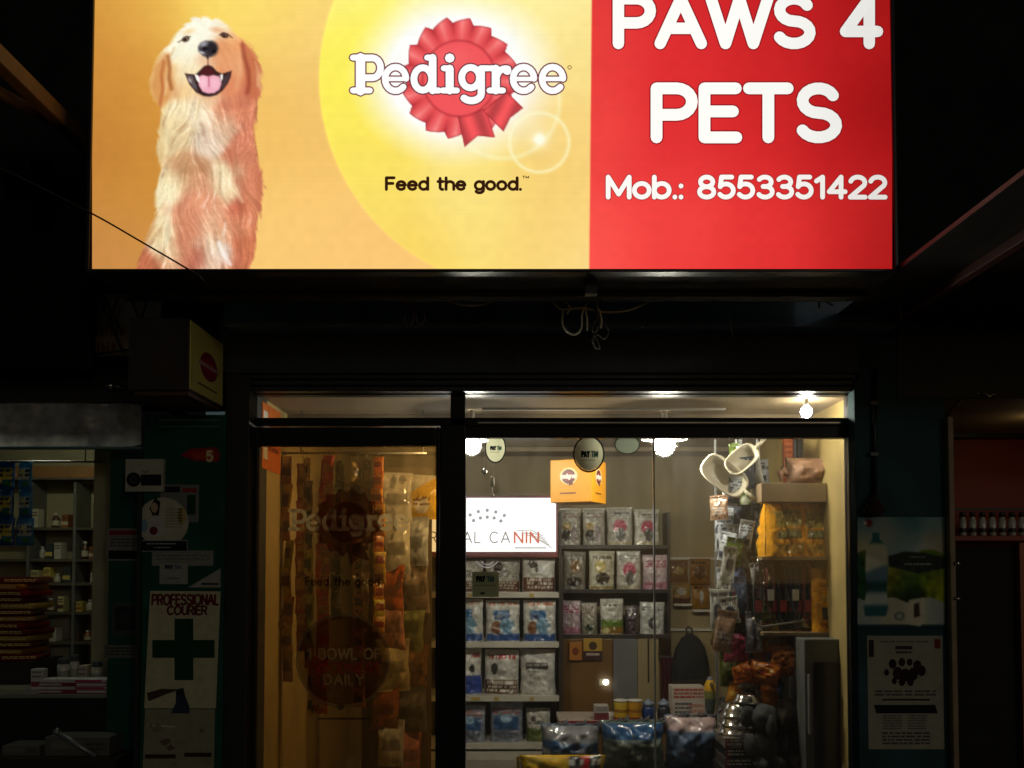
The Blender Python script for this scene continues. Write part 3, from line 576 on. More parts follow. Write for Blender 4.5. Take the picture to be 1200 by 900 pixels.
# stickers on the door glass
YD = YF + .0095
d1 = thing('emblem_sticker', 'faded see-through rosette emblem sticker with slab lettering on the door glass', 'sticker', P(407, 640, YD))
pr = Print(sheet(YD)); pr.disc(407, 612, 58, 46, (176, 172, 140), 0, 40); pr.build('halo', sticker('faint film', .16, .8), d1)
pr = Print(sheet(YD)); emblem_print(pr, 407, 612, 38, 1, (112, 20, 24), (134, 22, 26), False); pr.build('rosette', FILM, d1)
pr = Print(sheet(YD + .011)); slab_word(pr, 337, 622, 143 / 255, (206, 212, 214), 1, 0); pr.build('lettering', FILM2, d1)
pr = Print(sheet(YD)); pr.text('Feed the good', 357, 686, 9, 2, (40, 22, 14), 88, 2, capn=2)
pr.build('lettering', FILM, d1)
d2 = thing('round_sticker', 'round dark red sticker with grey lettering low on the door glass', 'sticker', P(402, 826, YD))
pr = Print(sheet(YD)); pr.disc(402, 774, 53, 52, (92, 10, 18), 1, 44); pr.build('disc', sticker('red film', .6, .8), d2)
pr = Print(sheet(YD)); pr.ring(402, 774, 53, 2.2, (150, 146, 140), 1, 44); pr.build('rim', FILM, d2)
pr = Print(sheet(YD + .011)); pr.text('1 BOWL OF', 360, 772, 11.5, 2.4, (200, 200, 196), 87, 3, capn=2); pr.wid += 1; pr.text('GOODNESS', 362, 788, 10.5, 1.8, (190, 60, 60), 84, 3, capn=2); pr.wid += 1; pr.text('DAILY', 379, 802, 11, 2.2, (196, 196, 192), 48, 3, capn=2)
pr.build('lettering', FILM2, d2)
d3 = thing('small_sticker', 'tiny dark logo sticker with a line of print under the round red one', 'sticker', P(402, 846, YD))
pr = Print(sheet(YD)); pr.disc(399, 828, 4.5, 4, (16, 14, 14), 1); pr.rect(372, 841, 434, 843.4, (18, 12, 10), 1); pr.build('print', FILM, d3)
# ================================================================ the big lit sign
YS = 3.41
X0, X1, Y0s, Y1s = 108, 1045.5, -52, 317
sgn = thing('shop_sign', 'big backlit yellow and red sign with a golden dog and white lettering', 'sign', P(577, 330, 3.56))
zt, zbm = P(577, Y0s - 6, YS).z, P(577, 319.5, YS).z
xa, xb = P(103.5, 200, YS).x, P(1050, 200, YS).x
part('cabinet', plain('sign cabinet sheet', (.06, .042, .026), .75, 0, .3, 10, .06, 60), sgn, lambda q: q.box(xa + .004, xb - .004, YS + .02, YS + .30, zbm + .002, zt), .004)
fr = plain('black sign trim', (.014, .011, .010), .35, 0, .2)
part('trim', fr, sgn, lambda q: q.box(xa, xa + .014, YS - .012, YS + .05, zbm, zt), .003); part('trim', fr, sgn, lambda q: q.box(xb - .014, xb, YS - .012, YS + .05, zbm, zt), .003)
part('trim', fr, sgn, lambda q: q.box(xa + .0141, xb - .0141, YS - .011, YS + .05, zbm, zbm + .012), .003); part('trim', fr, sgn, lambda q: q.box(xa + .0141, xb - .0141, YS - .011, YS + .05, zt - .012, zt), .003)
part('joint_cover', fr, sgn, lambda q: q.pbox(686, 700, 322, 344, 3.5, .04))
for x in (-1.2, 0, 1.2):
    part('bracket', DARKSTEEL, sgn, lambda q: q.box(x - .025, x + .025, YS + .29, 4.07, zbm + .5, zbm + .55)); part('bracket', DARKSTEEL, sgn, lambda q: q.box(x - .02, x + .02, YS + .29, 4.63, zbm + .9, zbm + .95))
part('bottom_channel', DARKSTEEL, sgn, lambda q: q.box(xa + .02, xb - .02, YS + .24, YS + .31, zbm - .022, zbm + .001), .003)
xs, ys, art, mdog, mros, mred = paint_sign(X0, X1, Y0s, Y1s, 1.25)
GV = np.zeros(art.shape)
for i, yv in enumerate(ys):
    a, b = P(xs[0], yv, YS), P(xs[-1], yv, YS); t = (xs - xs[0]) / (xs[-1] - xs[0])
    GV[i, :, 0] = a.x + (b.x - a.x) * t; GV[i, :, 1] = YS; GV[i, :, 2] = a.z + (b.z - a.z) * t
ART = lin_np(art)
fm = lambda mk: (mk[:-1, :-1] + mk[1:, :-1] + mk[1:, 1:] + mk[:-1, 1:]) / 4 > .5
fd, fr_, frd = fm(mdog), fm(mros), fm(mred)
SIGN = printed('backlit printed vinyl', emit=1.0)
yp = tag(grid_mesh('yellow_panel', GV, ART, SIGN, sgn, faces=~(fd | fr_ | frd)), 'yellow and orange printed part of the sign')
tag(grid_mesh('dog_picture', GV, ART, SIGN, yp, faces=fd), 'printed picture of a happy golden dog')
tag(grid_mesh('rosette_emblem', GV, ART, SIGN, yp, faces=fr_ & ~fd), 'red ribbon rosette printed on a white glow')
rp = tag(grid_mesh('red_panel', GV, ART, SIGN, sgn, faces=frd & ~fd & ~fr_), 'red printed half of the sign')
def dim(u, v, c): return tuple(k * (1 - .26 * min(1, max(0, (u - 860) / 185)) ** 1.3) for k in c)  # letter whites painted darker to the right, following the lightbox falloff
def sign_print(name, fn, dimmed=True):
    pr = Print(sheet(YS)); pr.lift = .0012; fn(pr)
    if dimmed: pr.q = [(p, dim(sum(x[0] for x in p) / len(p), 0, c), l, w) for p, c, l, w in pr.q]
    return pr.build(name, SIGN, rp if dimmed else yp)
WH = (255, 254, 248)
def paws(pr):
    for w, c, l in ((16.4, (150, 22, 28), 1), (13.4, WH, 2)): pr.wid = 0; pr.text('PAWS 4', 716.5 + (16.4 - w) / 2, 51, 52.5, w, c, 320 - (16.4 - w), l, .19)
def pets(pr):
    for w, c, l in ((16.8, (150, 22, 28), 1), (13.8, WH, 2)): pr.text('PETS', 761 + (16.8 - w) / 2, 161, 57.5, w, c, 228 - (16.8 - w), l, .22)
def mob(pr):
    for w, c, l in ((7.4, (160, 26, 30), 1), (5.6, (255, 250, 244), 2)): pr.wid = 0; pr.text('Mob.: 8553351422', 709 + (7.4 - w) / 2, 231, 23.5, w, c, 332 - (7.4 - w), l, .2)
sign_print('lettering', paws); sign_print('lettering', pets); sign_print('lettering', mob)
def ped(pr): slab_word(pr, 409.5, 109.5, 1, (122, 60, 66), 1, 3.2); slab_word(pr, 409.5, 109.5, 1, (255, 255, 255), 3, 0); pr.wid = 1; pr.ring(667.5, 79, 1.6, 1, (150, 100, 60), 1, 10)
sign_print('lettering', ped, False)
def feed(pr):
    pr.text('Feed the good.', 451, 222, 13.6, 3.6, (52, 26, 12), 161, 1, .21, capn=4); pr.wid = 3; pr.text('TM', 612, 209, 2.6, .8, (60, 34, 16), 8, 1, capn=1)
sign_print('lettering', feed, False)
# ================================================================ lamps of the place
BULB = lamp_mat('lit bulb', (1.0, .93, .78), 330)
def ceiling_bulb(px, py, Y, r, label, mat=BULB, added_shade=False):
    c = P(px, py, Y); t = thing('ceiling_bulb', label, 'bulb', (c.x, c.y, ZC - .001))
    q = MB(); q.lathe([(.004, -r), (r * .6, -r * .8), (r, -r * .1), (r * .92, r * .45), (r * .5, r * 1.0), (r * .42, r * 1.1)], c, 14); q.build('globe', mat, t)
    q = MB(); q.lathe([(r * .45, r * 1.08), (r * .45, r * 1.7), (r * .3, r * 1.72), (r * .3, max(r * 2, ZC - c.z + .004))], c, 14); q.build('holder', WHITEP, t)
    if added_shade: q = MB(); q.lathe([(r * 2.3, r * .62), (r * 1.3, r * 1.35), (r * .5, r * 1.62), (r * .5, r * 1.7), (r * 1.32, r * 1.42), (r * 2.34, r * .66), (r * 2.3, r * .62)], c, 24, cap=False); q.build('added_shade', WHITEP, t)  # unseen cone added over the bulb to keep its light off the ceiling
    return t
ceiling_bulb(553, 522, 4.78, .046, 'lit bulb on the shop ceiling beside the door post', BULB, True)
ceiling_bulb(779, 522, 4.78, .054, 'lit bulb on the shop ceiling at the seam of the window panes', BULB, True)
ceiling_bulb(945, 483, 4.46, .028, 'small lit bulb behind the strip window over the right shelves', lamp_mat('small lit bulb', (1, .94, .8), 200))

bt0, bt1 = P(565, 479, 4.72), P(850, 479, 4.72); part('ceiling_batten', WHITEP, bld, lambda q: q.box(bt0.x, bt1.x, 4.71, 4.735, bt0.z - .008, ZC + .001), .002)
# ================================================================ goods: pouches, sachets, boxes
def design(spec, seed=0):
    def fn(u, v):
        rng = np.random.default_rng(seed + 11); C = np.ones(u.shape + (3,)) * np.array(spec[0]) ; e = .02
        for s in spec[1:]:
            k = s[0]
            if k == 'r': a = np.clip((u - s[1]) / e, 0, 1) * np.clip((s[3] - u) / e, 0, 1) * np.clip((v - s[2]) / e, 0, 1) * np.clip((s[4] - v) / e, 0, 1); c = s[5]
            elif k == 'e': a = np.clip((1 - np.sqrt(((u - s[1]) / s[3]) ** 2 + ((v - s[2]) / s[4]) ** 2)) / .15, 0, 1); c = s[5]
            elif k == 't':          # rows of small print
                a = np.zeros(u.shape); rows = s[6]; vv = (v - s[2]) / (s[4] - s[2]) * rows; ri = np.floor(vv).astype(int); ok = (vv >= 0) & (vv < rows) & (vv % 1 > .3)
                pat = rng.random((max(rows, 1), 24)) < .72; ui = np.clip(((u - s[1]) / (s[3] - s[1]) * 24).astype(int), 0, 23)
                a = (ok & (u >= s[1]) & (u <= s[3]) & pat[np.clip(ri, 0, rows - 1), ui]) * 1.0; c = s[5]
            elif k == 'd':          # slanting colour edge
                a = np.clip((s[2] + s[3] * u - v) / e, 0, 1); c = s[1]
            elif k == 'n':          # scattered blotches
                a = np.zeros(u.shape)
                for _ in range(s[2]): cu, cv, rr = rng.random(), rng.random(), rng.uniform(.03, .12); a = np.maximum(a, (((u - cu) ** 2 + (v - cv) ** 2) < rr * rr) * rng.uniform(.4, 1))
                c = s[1]
            C = C * (1 - a[..., None]) + np.array(c, float) * a[..., None]
        h_, w_ = u.shape
        if h_ > 15: C = C * (1 + .22 * smooth_noise((h_, w_), 3.1, rng) + .16 * smooth_noise((h_, w_), 1.4, rng) + .05 * (rng.random((h_, w_)) - .5))[..., None]
        return lin_np(np.clip(C / 255., 0, 1))
    return fn
def pouch_mesh(name, w, h, d, paint, mat, parent=None, loc=None, M=None, style='stand', seed=0, nu=22, nv=28, crease=.03):
    rng = np.random.default_rng(seed); u = np.linspace(0, 1, nu); v = np.linspace(0, 1, nv)
    uu = np.concatenate([u, u[::-1]]); sg = np.concatenate([np.ones(nu), -np.ones(nu)]); U, Vv = np.meshgrid(uu, v); S = np.meshgrid(sg, v)[0]
    ed = np.clip(1 - np.abs(2 * U - 1) ** 3.5, 0, 1) ** .6
    if style == 'stand': pv = np.clip(1 - Vv ** 2.2, 0, 1) ** .75; wv = 1 - .05 * (1 - Vv) * 0 - .04 * np.sin(Vv * 3.1)
    elif style == 'hang': pv = np.clip(np.sin(np.pi * np.clip((Vv - .04) / .8, 0, 1)), 0, 1) ** .7; wv = 1 - .05 * np.sin(Vv * 3.1)
    else: pv = np.clip(np.sin(np.pi * Vv), 0, 1) ** .55; wv = 1 - .07 * np.sin(Vv * 3.14)
    nz = smooth_noise((nv, nu * 2), 4, rng) * 2 + smooth_noise((nv, nu * 2), 2.2, rng)
    T = (d / 2) * ed * pv * (1 + .22 * nz) + .0015
    x = (U - .5) * w * wv + nz * crease * w * .25; y = -S * T + smooth_noise((nv, nu * 2), 6, rng) * crease * w * .6; z = Vv * h + nz * crease * h * .12 * (Vv > .05)
    V3 = np.stack([x, y, z], -1)
    if M is not None: V3 = V3 @ np.array(M.to_3x3()).T
    base = np.array(loc if loc is not None else origin(parent)); V3 = V3 + base
    return grid_mesh(name, V3, paint(U, Vv), mat, parent, None if parent else loc)
def pouch(name, label, cat, loc, w, h, d, spec, group=None, rz=0, tilt=0, roll=0, style='stand', mat=None, seed=0, parts=True, nu=30, nv=38, crease=.04, sealcol=None):
    mat = mat or BAG; M = Matrix.Rotation(rz, 4, 'Z') @ Matrix.Rotation(tilt, 4, 'X') @ Matrix.Rotation(roll, 4, 'Y')
    if not parts: return tag(pouch_mesh(name, w, h, d, design(spec, seed), mat, None, Vector(loc), M, style, seed, nu, nv, crease), label, cat, group)
    t = thing(name, label, cat, loc, group); pouch_mesh('pouch_body', w, h, d, design(spec, seed), mat, t, None, M, style, seed, nu, nv, crease)
    q = MB(lin(sealcol or spec[0])); n = 10
    for k in range(n):
        a = -w / 2 + w * k / n; q.box(a, a + w / n * .98, -.0028 - .0012 * (k % 2), .0028, h * .955, h * 1.012)
    q.v = [tuple(M @ Vector(v) + Vector(loc)) for v in q.v]; q.build('top_seal', mat, t); return t
def carton(name, label, cat, x0, x1, y0, y1, z0, z1, col, faces=(), group=None, mat=None, M=None, parts=False):
    """a printed box; faces: prints on its front side in 0-1 sheet coordinates"""
    c = Vector(((x0 + x1) / 2, (y0 + y1) / 2, z0)); t = thing(name, label, cat, c, group)
    tr = (lambda p: c + M @ (Vector(p) - c)) if M else (lambda p: Vector(p))
    q = MB(lin(col)); q.box(x0, x1, y0, y1, z0, z1); q.v = [tuple(tr(v)) for v in q.v]; bb_ = q.build('box_body', mat or CARD, t, bevel=min(.003, (x1 - x0) * .06))
    pr = Print(lambda u, v, l: tr((x0 + (x1 - x0) * u, y0 - .0006 - l, z1 - (z1 - z0) * v)), .0004)
    for f in faces:
        if f[0] == 'r': pr.rect(*f[1:])
        elif f[0] == 'e': pr.disc(*f[1:])
        elif f[0] == 't': pr.dashes(f[1], f[2], f[3], f[4], f[6], f[5], random.Random(int(x0 * 1e4)), 2)
    if faces: pr.build('printed_panel', mat or CARD, bb_)
    return t
WHT, CRM, BRN, GRY, RED, BLU, DKB, YEL, ORG, GRN, PNK, BLK = (206, 203, 194), (196, 184, 150), (92, 52, 34), (120, 120, 118), (176, 36, 40), (46, 104, 156), (30, 50, 92), (226, 168, 28), (206, 120, 24), (96, 130, 40), (196, 90, 120), (26, 24, 26)
# ---------------------------------------------------------------- lit logo board and the white rack under it
YR = 6.42
lb = thing('logo_lightbox', 'white lit logo board with a dotted crown, red edged, above the bag rack', 'sign', P(572, 648, YR + .1))
part('cabinet', plain('dull red board edge', (.22, .03, .03), .5), lb, lambda q: q.pbox(491, 654, 580.5, 653, YR, .16), .004)
m_ = lamp_mat('white lit board', (1, .98, .95), 1.7)
lf_ = part('lit_face', m_, lb, lambda q: q.pbox(494, 651.5, 583.5, 646.5, YR - .004, .006))
INK = printed('board ink', emit=1.25)
pr = Print(sheet(YR - .006)); pr.text('ROYAL CA', 503, 636, 12.5, 1.4, (120, 104, 100), 95, 1, .32, capn=1); pr.text('NIN', 602, 636, 12.5, 2.2, (206, 96, 70), 30, 1, .32, capn=1); pr.build('lettering', INK, lf_)
pr = Print(sheet(YR - .006))
for (a, b) in ((551, 603.5), (560.5, 599.5), (571, 598), (581, 600), (591, 604), (555, 610), (563, 607), (571, 606), (579, 607), (587, 610.5)): pr.disc(a, b, 2.1, 2.1, (150, 142, 146), 1, 10); pr.wid += 1
pr.stroke(arc(571, 640, 18, 25, 45, 135, 8), 1.0, (150, 140, 140), 1, 1); pr.stroke(arc(571, 637, 12, 25, 55, 125, 8), .8, (150, 140, 140), 1, 1); pr.build('crown_mark', INK, lf_)
pr = Print(sheet(YR - .006))
for k in range(5): pr.stroke([(606 + 6 * k, 622 + k * 2.5), (622 + 5 * k, 621 + 4.5 * k), (636 + 2.6 * k, 628 + 3.5 * k)], 1.3, (188, 180, 172), 1, 1)
pr.rect(603, 641, 640, 643, (196, 190, 184), 1); pr.build('stripe_mark', INK, lf_)
rack = thing('bag_rack', 'white shelving rack full of pet food bags below the lit logo board', 'shelf', P(572, 990, YR + .2))
zt0 = P(572, 652, YR).z; rx0, rx1 = P(491, 700, YR).x, P(655, 700, YR).x
part('side_panel', DARKW, rack, lambda q: q.box(rx0 - .02, rx0, YR, YR + .4, ZF, zt0)); part('side_panel', DARKW, rack, lambda q: q.box(rx1, rx1 + .03, YR, YR + .4, ZF, zt0)); part('back_panel', plain('dark grey panel', (.12, .10, .08), .6), rack, lambda q: q.box(rx0, rx1, YR + .38, YR + .4, ZF, zt0))  # back panel in its own plain dark grey
boards = [694, 752.5, 815.5, 871.5]
for r in boards: part('shelf_board', WHITEP, rack, lambda q: q.box(rx0, rx1, YR, YR + .38, P(572, r + 6.5, YR).z, P(572, r, YR).z), .002)
part('shelf_board', WHITEP, rack, lambda q: q.box(rx0, rx1, YR, YR + .38, ZF, ZF + .06), .002)
jr = random.Random(31)
for bi, r in enumerate(boards):
    for px in (549 + jr.uniform(0, 6), 580 + jr.uniform(-8, 8), 622 + jr.uniform(-8, 8)):
        x = P(px, r, YR).x; z = P(px, r + 3.4, YR).z; part('price_tag', PAPER, rack, lambda q: q.box(x, x + jr.uniform(.03, .06), YR - .0025, YR - .0005, z - .013, z + .012, lin((214, 210, 190) if bi % 2 else (196, 170, 90))))
def stand_bag(px0, px1, ptop, pbot, Y, spec, label, group=None, d=.09, cat='pet food bag', zfix=None, **kw):
    a, b = P(px0, pbot, Y), P(px1, pbot, Y); z0 = zfix if zfix is not None else a.z; h = P(px0, ptop, Y).z - z0
    jr = random.Random(kw.get('seed', 0) * 7 + 3); kw.setdefault('rz', jr.uniform(-.16, .16)); kw.setdefault('roll', jr.uniform(-.018, .018))
    return pouch('pet_food_bag', label, cat, ((a.x + b.x) / 2, Y + d * .3 + jr.uniform(0, .03), z0), b.x - a.x, h * jr.uniform(.95, 1.03), d, spec, group, **kw)
cat_sp = [WHT, ('r', .0, .0, 1, .34, BRN), ('t', .12, .06, .9, .3, (196, 180, 160), 3), ('e', .36, .78, .14, .16, BLK), ('e', .30, .66, .08, .16, (60, 60, 60)), ('e', .55, .6, .16, .12, (150, 150, 146)), ('t', .1, .42, .9, .5, GRY, 1)]
blue_sp = [WHT, ('r', 0, 0, 1, .2, (40, 78, 140)), ('r', .2, .52, .72, .78, BLU), ('r', .22, .55, .5, .66, DKB), ('e', .3, .34, .18, .17, (126, 80, 46)), ('e', .62, .38, .24, .22, (110, 150, 176)), ('t', .1, .84, .9, .95, (190, 120, 90), 1), ('e', .8, .3, .07, .06, (240, 240, 240))]
red_sp = [WHT, ('r', 0, .0, 1, .34, (86, 54, 40)), ('t', .08, .04, .94, .3, (200, 190, 176), 3), ('t', .08, .74, .92, .9, (178, 60, 56), 1), ('e', .3, .58, .12, .14, (40, 38, 38)), ('e', .5, .5, .14, .1, (160, 158, 152))]
blk_sp = [(198, 196, 188), ('r', .16, .56, .82, .72, (44, 42, 42)), ('t', .2, .6, .78, .68, (140, 138, 134), 1), ('t', .22, .48, .7, .53, (120, 118, 114), 1), ('n', (176, 174, 168), 5)]
gblu_sp = [(140, 146, 158), ('r', .1, .3, .9, .66, (52, 92, 140)), ('e', .5, .6, .2, .12, (150, 180, 206)), ('t', .1, .7, .9, .84, (160, 96, 90), 2), ('e', .5, .2, .4, .14, (100, 106, 120))]
ggrn_sp = [(190, 188, 176), ('r', 0, 0, 1, .42, (98, 110, 52)), ('e', .3, .7, .12, .1, (90, 84, 80)), ('t', .1, .5, .9, .64, GRY, 2)]
Z = [P(572, r, YR).z for r in boards]
lab = lambda s, n: f'{s} on the white rack, {n} shelf'
stand_bag(524, 566.5, 656, 694, YR + .05, cat_sp, lab('cat print bag half hidden by the door post', 'top'), zfix=Z[0], seed=1)
stand_bag(568.5, 609.5, 655, 694, YR + .05, cat_sp, lab('white bag with cat print and brown foot, middle one', 'top'), zfix=Z[0], seed=2)
stand_bag(611.5, 651, 654, 694, YR + .05, [WHT, ('r', .0, .0, 1, .42, BRN), ('t', .12, .06, .9, .38, (190, 176, 160), 3), ('e', .28, .8, .12, .12, BLK), ('e', .42, .7, .06, .16, BLK), ('e', .6, .64, .1, .16, (220, 220, 220))], lab('white bag with a leaping black animal and brown foot', 'top'), zfix=Z[0], seed=3)
stand_bag(526, 567, 703, 752, YR + .05, blue_sp, lab('white and blue bag, partly hidden by the door post,', 'second'), zfix=Z[1], seed=4)
stand_bag(569, 609.5, 702, 752, YR + .05, blue_sp, lab('white bag with blue square and brown dog, middle one', 'second'), zfix=Z[1], seed=5)
stand_bag(613, 652, 703, 752, YR + .05, blue_sp, lab('white and blue bag next to the brown cabinet', 'second'), zfix=Z[1], seed=6)
stand_bag(525, 565, 760, 815, YR + .05, [WHT, ('r', 0, 0, 1, .42, (36, 66, 150)), ('t', .2, .74, .96, .9, (178, 60, 56), 1), ('e', .7, .56, .1, .1, BLK)], lab('white bag with a deep blue foot', 'third'), zfix=Z[2], seed=7)
stand_bag(567, 608, 760, 815, YR + .05, red_sp, lab('white bag with red print and brown striped foot', 'third'), zfix=Z[2], seed=8)
stand_bag(609.5, 651.5, 761, 815, YR + .05, blk_sp, lab('plain white crinkled bag with one black label', 'third'), zfix=Z[2], seed=9, crease=.05)
stand_bag(530, 569, 827, 871, YR + .05, gblu_sp, lab('grey blue bag, partly hidden by the door post,', 'fourth'), zfix=Z[3], seed=10)
stand_bag(574, 613, 825, 871, YR + .05, gblu_sp, lab('grey blue bag with a pale fish shape', 'fourth'), zfix=Z[3], seed=11)
stand_bag(617, 646, 831, 871, YR + .05, ggrn_sp, lab('small white bag with olive green foot', 'fourth'), zfix=Z[3], seed=12)
for k, (p0, p1, t_, c, l) in enumerate(((552, 571, 884, (150, 150, 160), 'grey'), (573, 628, 879, (24, 60, 40), 'dark green'))):
    a, b = P(p0, 960, YR), P(p1, 960, YR)
    carton('food_carton', f'{l} carton at the bottom of the white rack', 'carton', a.x, b.x, YR + .02, YR + .3, ZF + .06, P(600, t_, YR).z, c, [('r', .08, .02, .9, .1, (120, 90, 40)), ('t', .1, .2, .9, .4, (150, 150, 130), 2)])
# ---------------------------------------------------------------- dark shelves on the back wall with pouches
YW = 6.62
wsh = thing('wall_shelves', 'dark wooden wall shelves beside the lit board holding small pouches', 'shelf', P(718, 745, YB - .02))
wx0, wx1 = P(655.5, 700, YW).x, P(786, 700, YW).x
WZ = []
for r in (638.5, 690.5, 743.5):
    z = P(718, r, YW).z; WZ.append(z); part('shelf_board', DARKW, wsh, lambda q: q.box(wx0, wx1, YW, YB - .001, z - .03, z), .002)
for a in (wx0, wx1 - .018): part('side_panel', DARKW, wsh, lambda q: q.box(a, a + .018, YW + .01, YB - .002, WZ[2] - .03, P(718, 600, YW).z))
pnk_sp = [(200, 196, 184), ('e', .52, .5, .3, .2, (186, 80, 104)), ('e', .54, .28, .2, .2, (96, 96, 92)), ('r', 0, .0, 1, .1, CRM), ('t', .12, .74, .9, .88, GRY, 2), ('r', 0, .7, 1, .72, (120, 100, 96))]
tan_sp = [(182, 178, 166), ('e', .3, .5, .22, .14, (176, 150, 84)), ('e', .3, .26, .24, .18, (50, 46, 42)), ('e', .66, .3, .22, .24, (160, 150, 150)), ('t', .12, .72, .9, .88, (150, 120, 120), 2)]
pur_sp = [(192, 170, 176), ('r', 0, 0, 1, .22, (178, 120, 140)), ('t', .1, .6, .9, .84, (170, 70, 100), 3), ('r', .1, .5, .6, .53, WHT)]
gry_sp = [(150, 144, 130), ('e', .5, .6, .26, .2, (130, 96, 56)), ('e', .45, .2, .36, .14, (44, 40, 38)), ('t', .12, .76, .9, .9, GRY, 2)]
yel_sp = [(206, 200, 176), ('e', .42, .6, .22, .18, (206, 186, 96)), ('e', .5, .28, .3, .18, (56, 42, 34)), ('t', .12, .76, .9, .88, (120, 110, 90), 1), ('r', 0, 0, 1, .08, (180, 150, 80))]
def wp(px0, px1, t, row, spec, label, seed, **kw): stand_bag(px0, px1, t, 640, YW + .03, spec, label, zfix=WZ[row], d=.06, seed=seed, cat='pouch', **kw)
rl = ('upper', 'middle', 'lower')
wl_ = lambda s, r: f'{s} on the {rl[r]} dark wall shelf'
wp(655.5, 681, 595, 0, tan_sp, wl_('pale pouch with tan picture closest to the lit board', 0), 21); wp(683.5, 709.5, 595, 0, tan_sp, wl_('pale pouch with tan picture beside a pink one', 0), 22)
wp(712.5, 742, 594, 0, pnk_sp, wl_('white pouch with pink shape beside a tan one', 0), 23); wp(744, 774.5, 595, 0, pnk_sp, wl_('white pouch with pink shape, end one', 0), 24)
wp(660, 687, 646, 1, gry_sp, wl_('dull grey pouch with brown picture', 1), 25); wp(690, 720.5, 645, 1, yel_sp, wl_('cream pouch with yellow glow and dark dog', 1), 26)
wp(723, 751.5, 646, 1, pnk_sp, wl_('white pouch with pink shape', 1), 27); wp(753.5, 783, 651, 1, pur_sp, wl_('pale pink pouch with magenta print', 1), 28, tilt=.0)
wp(657.5, 681, 705, 2, pur_sp, wl_('pinkish pouch at the rack end', 2), 29); wp(681.5, 700, 706, 2, [(168, 162, 146), ('r', 0, 0, 1, .3, (130, 130, 110)), ('e', .5, .22, .26, .12, (40, 50, 30)), ('t', .1, .6, .9, .9, (150, 110, 100), 3)], wl_('narrow grey pouch with green foot', 2), 30)
wp(703.5, 731, 701, 2, [(212, 208, 196), ('r', 0, 0, 1, .22, (150, 110, 40)), ('r', 0, .2, 1, .42, (110, 140, 50)), ('e', .2, .1, .2, .08, (220, 214, 150)), ('t', .1, .76, .9, .86, (60, 60, 70), 1)], wl_('white pouch with green and brown foot', 2), 31)
wp(733, 748, 708, 2, [(64, 48, 56), ('t', .1, .5, .9, .8, (96, 80, 84), 3)], wl_('dark plum pouch', 2), 32); wp(750, 779, 707, 2, [(196, 196, 188), ('e', .55, .34, .24, .2, (44, 44, 44)), ('e', .68, .36, .2, .16, (190, 190, 184)), ('t', .1, .72, .9, .86, (90, 90, 94), 2)], wl_('white pouch with a black crescent', 2), 33)
wp(707, 740, 573, 0, [(176, 150, 90), ('r', 0, .4, 1, .6, (120, 100, 70)), ('t', .1, .7, .9, .9, (120, 90, 50), 2)], 'tan pouch behind the pink ones on the upper dark wall shelf', 34, parts=False) if False else None
# ---------------------------------------------------------------- brown cabinet under the wall shelves, with a small lamp
cab = thing('wall_cabinet', 'tall brown laminate cabinet under the dark wall shelves', 'cabinet', P(690, 1000, YW))
cz = WZ[2] - .032
part('cabinet_door', plain('glossy brown laminate', (.20, .105, .032), .22, 0, .3, 3), cab, lambda q: q.box(wx0, P(718, 800, YW).x, YW - .004, YW + .02, ZF, cz), .003)
part('cabinet_door', plain('grey laminate', (.19, .19, .19), .35, 0, .2, 3), cab, lambda q: q.box(P(718.8, 800, YW).x, P(747, 800, YW).x, YW - .003, YW + .02, ZF, cz), .003)
part('cabinet_side', CREAM, cab, lambda q: q.box(P(747.5, 800, YW).x, P(772, 800, YW).x, YW, YB - .001, ZF, cz), .003)
part('hinge_strip', DARKW, cab, lambda q: q.box(P(759, 800, YW).x, P(761, 800, YW).x, YW - .004, YW + .0005, P(760, 800, YW).z, cz))
lampc = P(710, 799.5, YW - .012)
nl = thing('wall_lamp', 'small glowing lamp fixed to the brown cabinet door', 'lamp', lampc)
q = MB(); q.lathe([(.001, -.014), (.014, -.012), (.02, -.004), (.02, .006)], lampc, 14, axis='y'); q.build('lit_dome', lamp_mat('small lamp glow', (1, .93, .78), 9), nl)
part('backplate', plain('cream plastic', (.5, .44, .3), .4), nl, lambda q: q.box(lampc.x - .05, lampc.x + .026, lampc.y + .005, lampc.y + .0085, lampc.z - .024, lampc.z + .024), .002)
for i, (p0, p1, t, b, c, f, l) in enumerate(((667, 682, 753, 774, (176, 110, 40), [('e', .5, .5, .25, .22, (120, 50, 20))], 'orange pouch with a round mark'), (684, 706, 748.5, 773, (190, 150, 50), [('e', .5, .35, .22, .2, (60, 36, 20)), ('r', 0, .6, 1, 1, (60, 24, 30)), ('t', .15, .7, .85, .9, (200, 180, 170), 1)], 'yellow and maroon box'))):
    a, b2 = P(p0, b, YW - .05), P(p1, t, YW - .05)
    carton('treat_pack', f'small {l} stuck on the cabinet below the shelf', 'treat pack', a.x, b2.x, YW - .035, YW - .0045, a.z, b2.z, c, f)
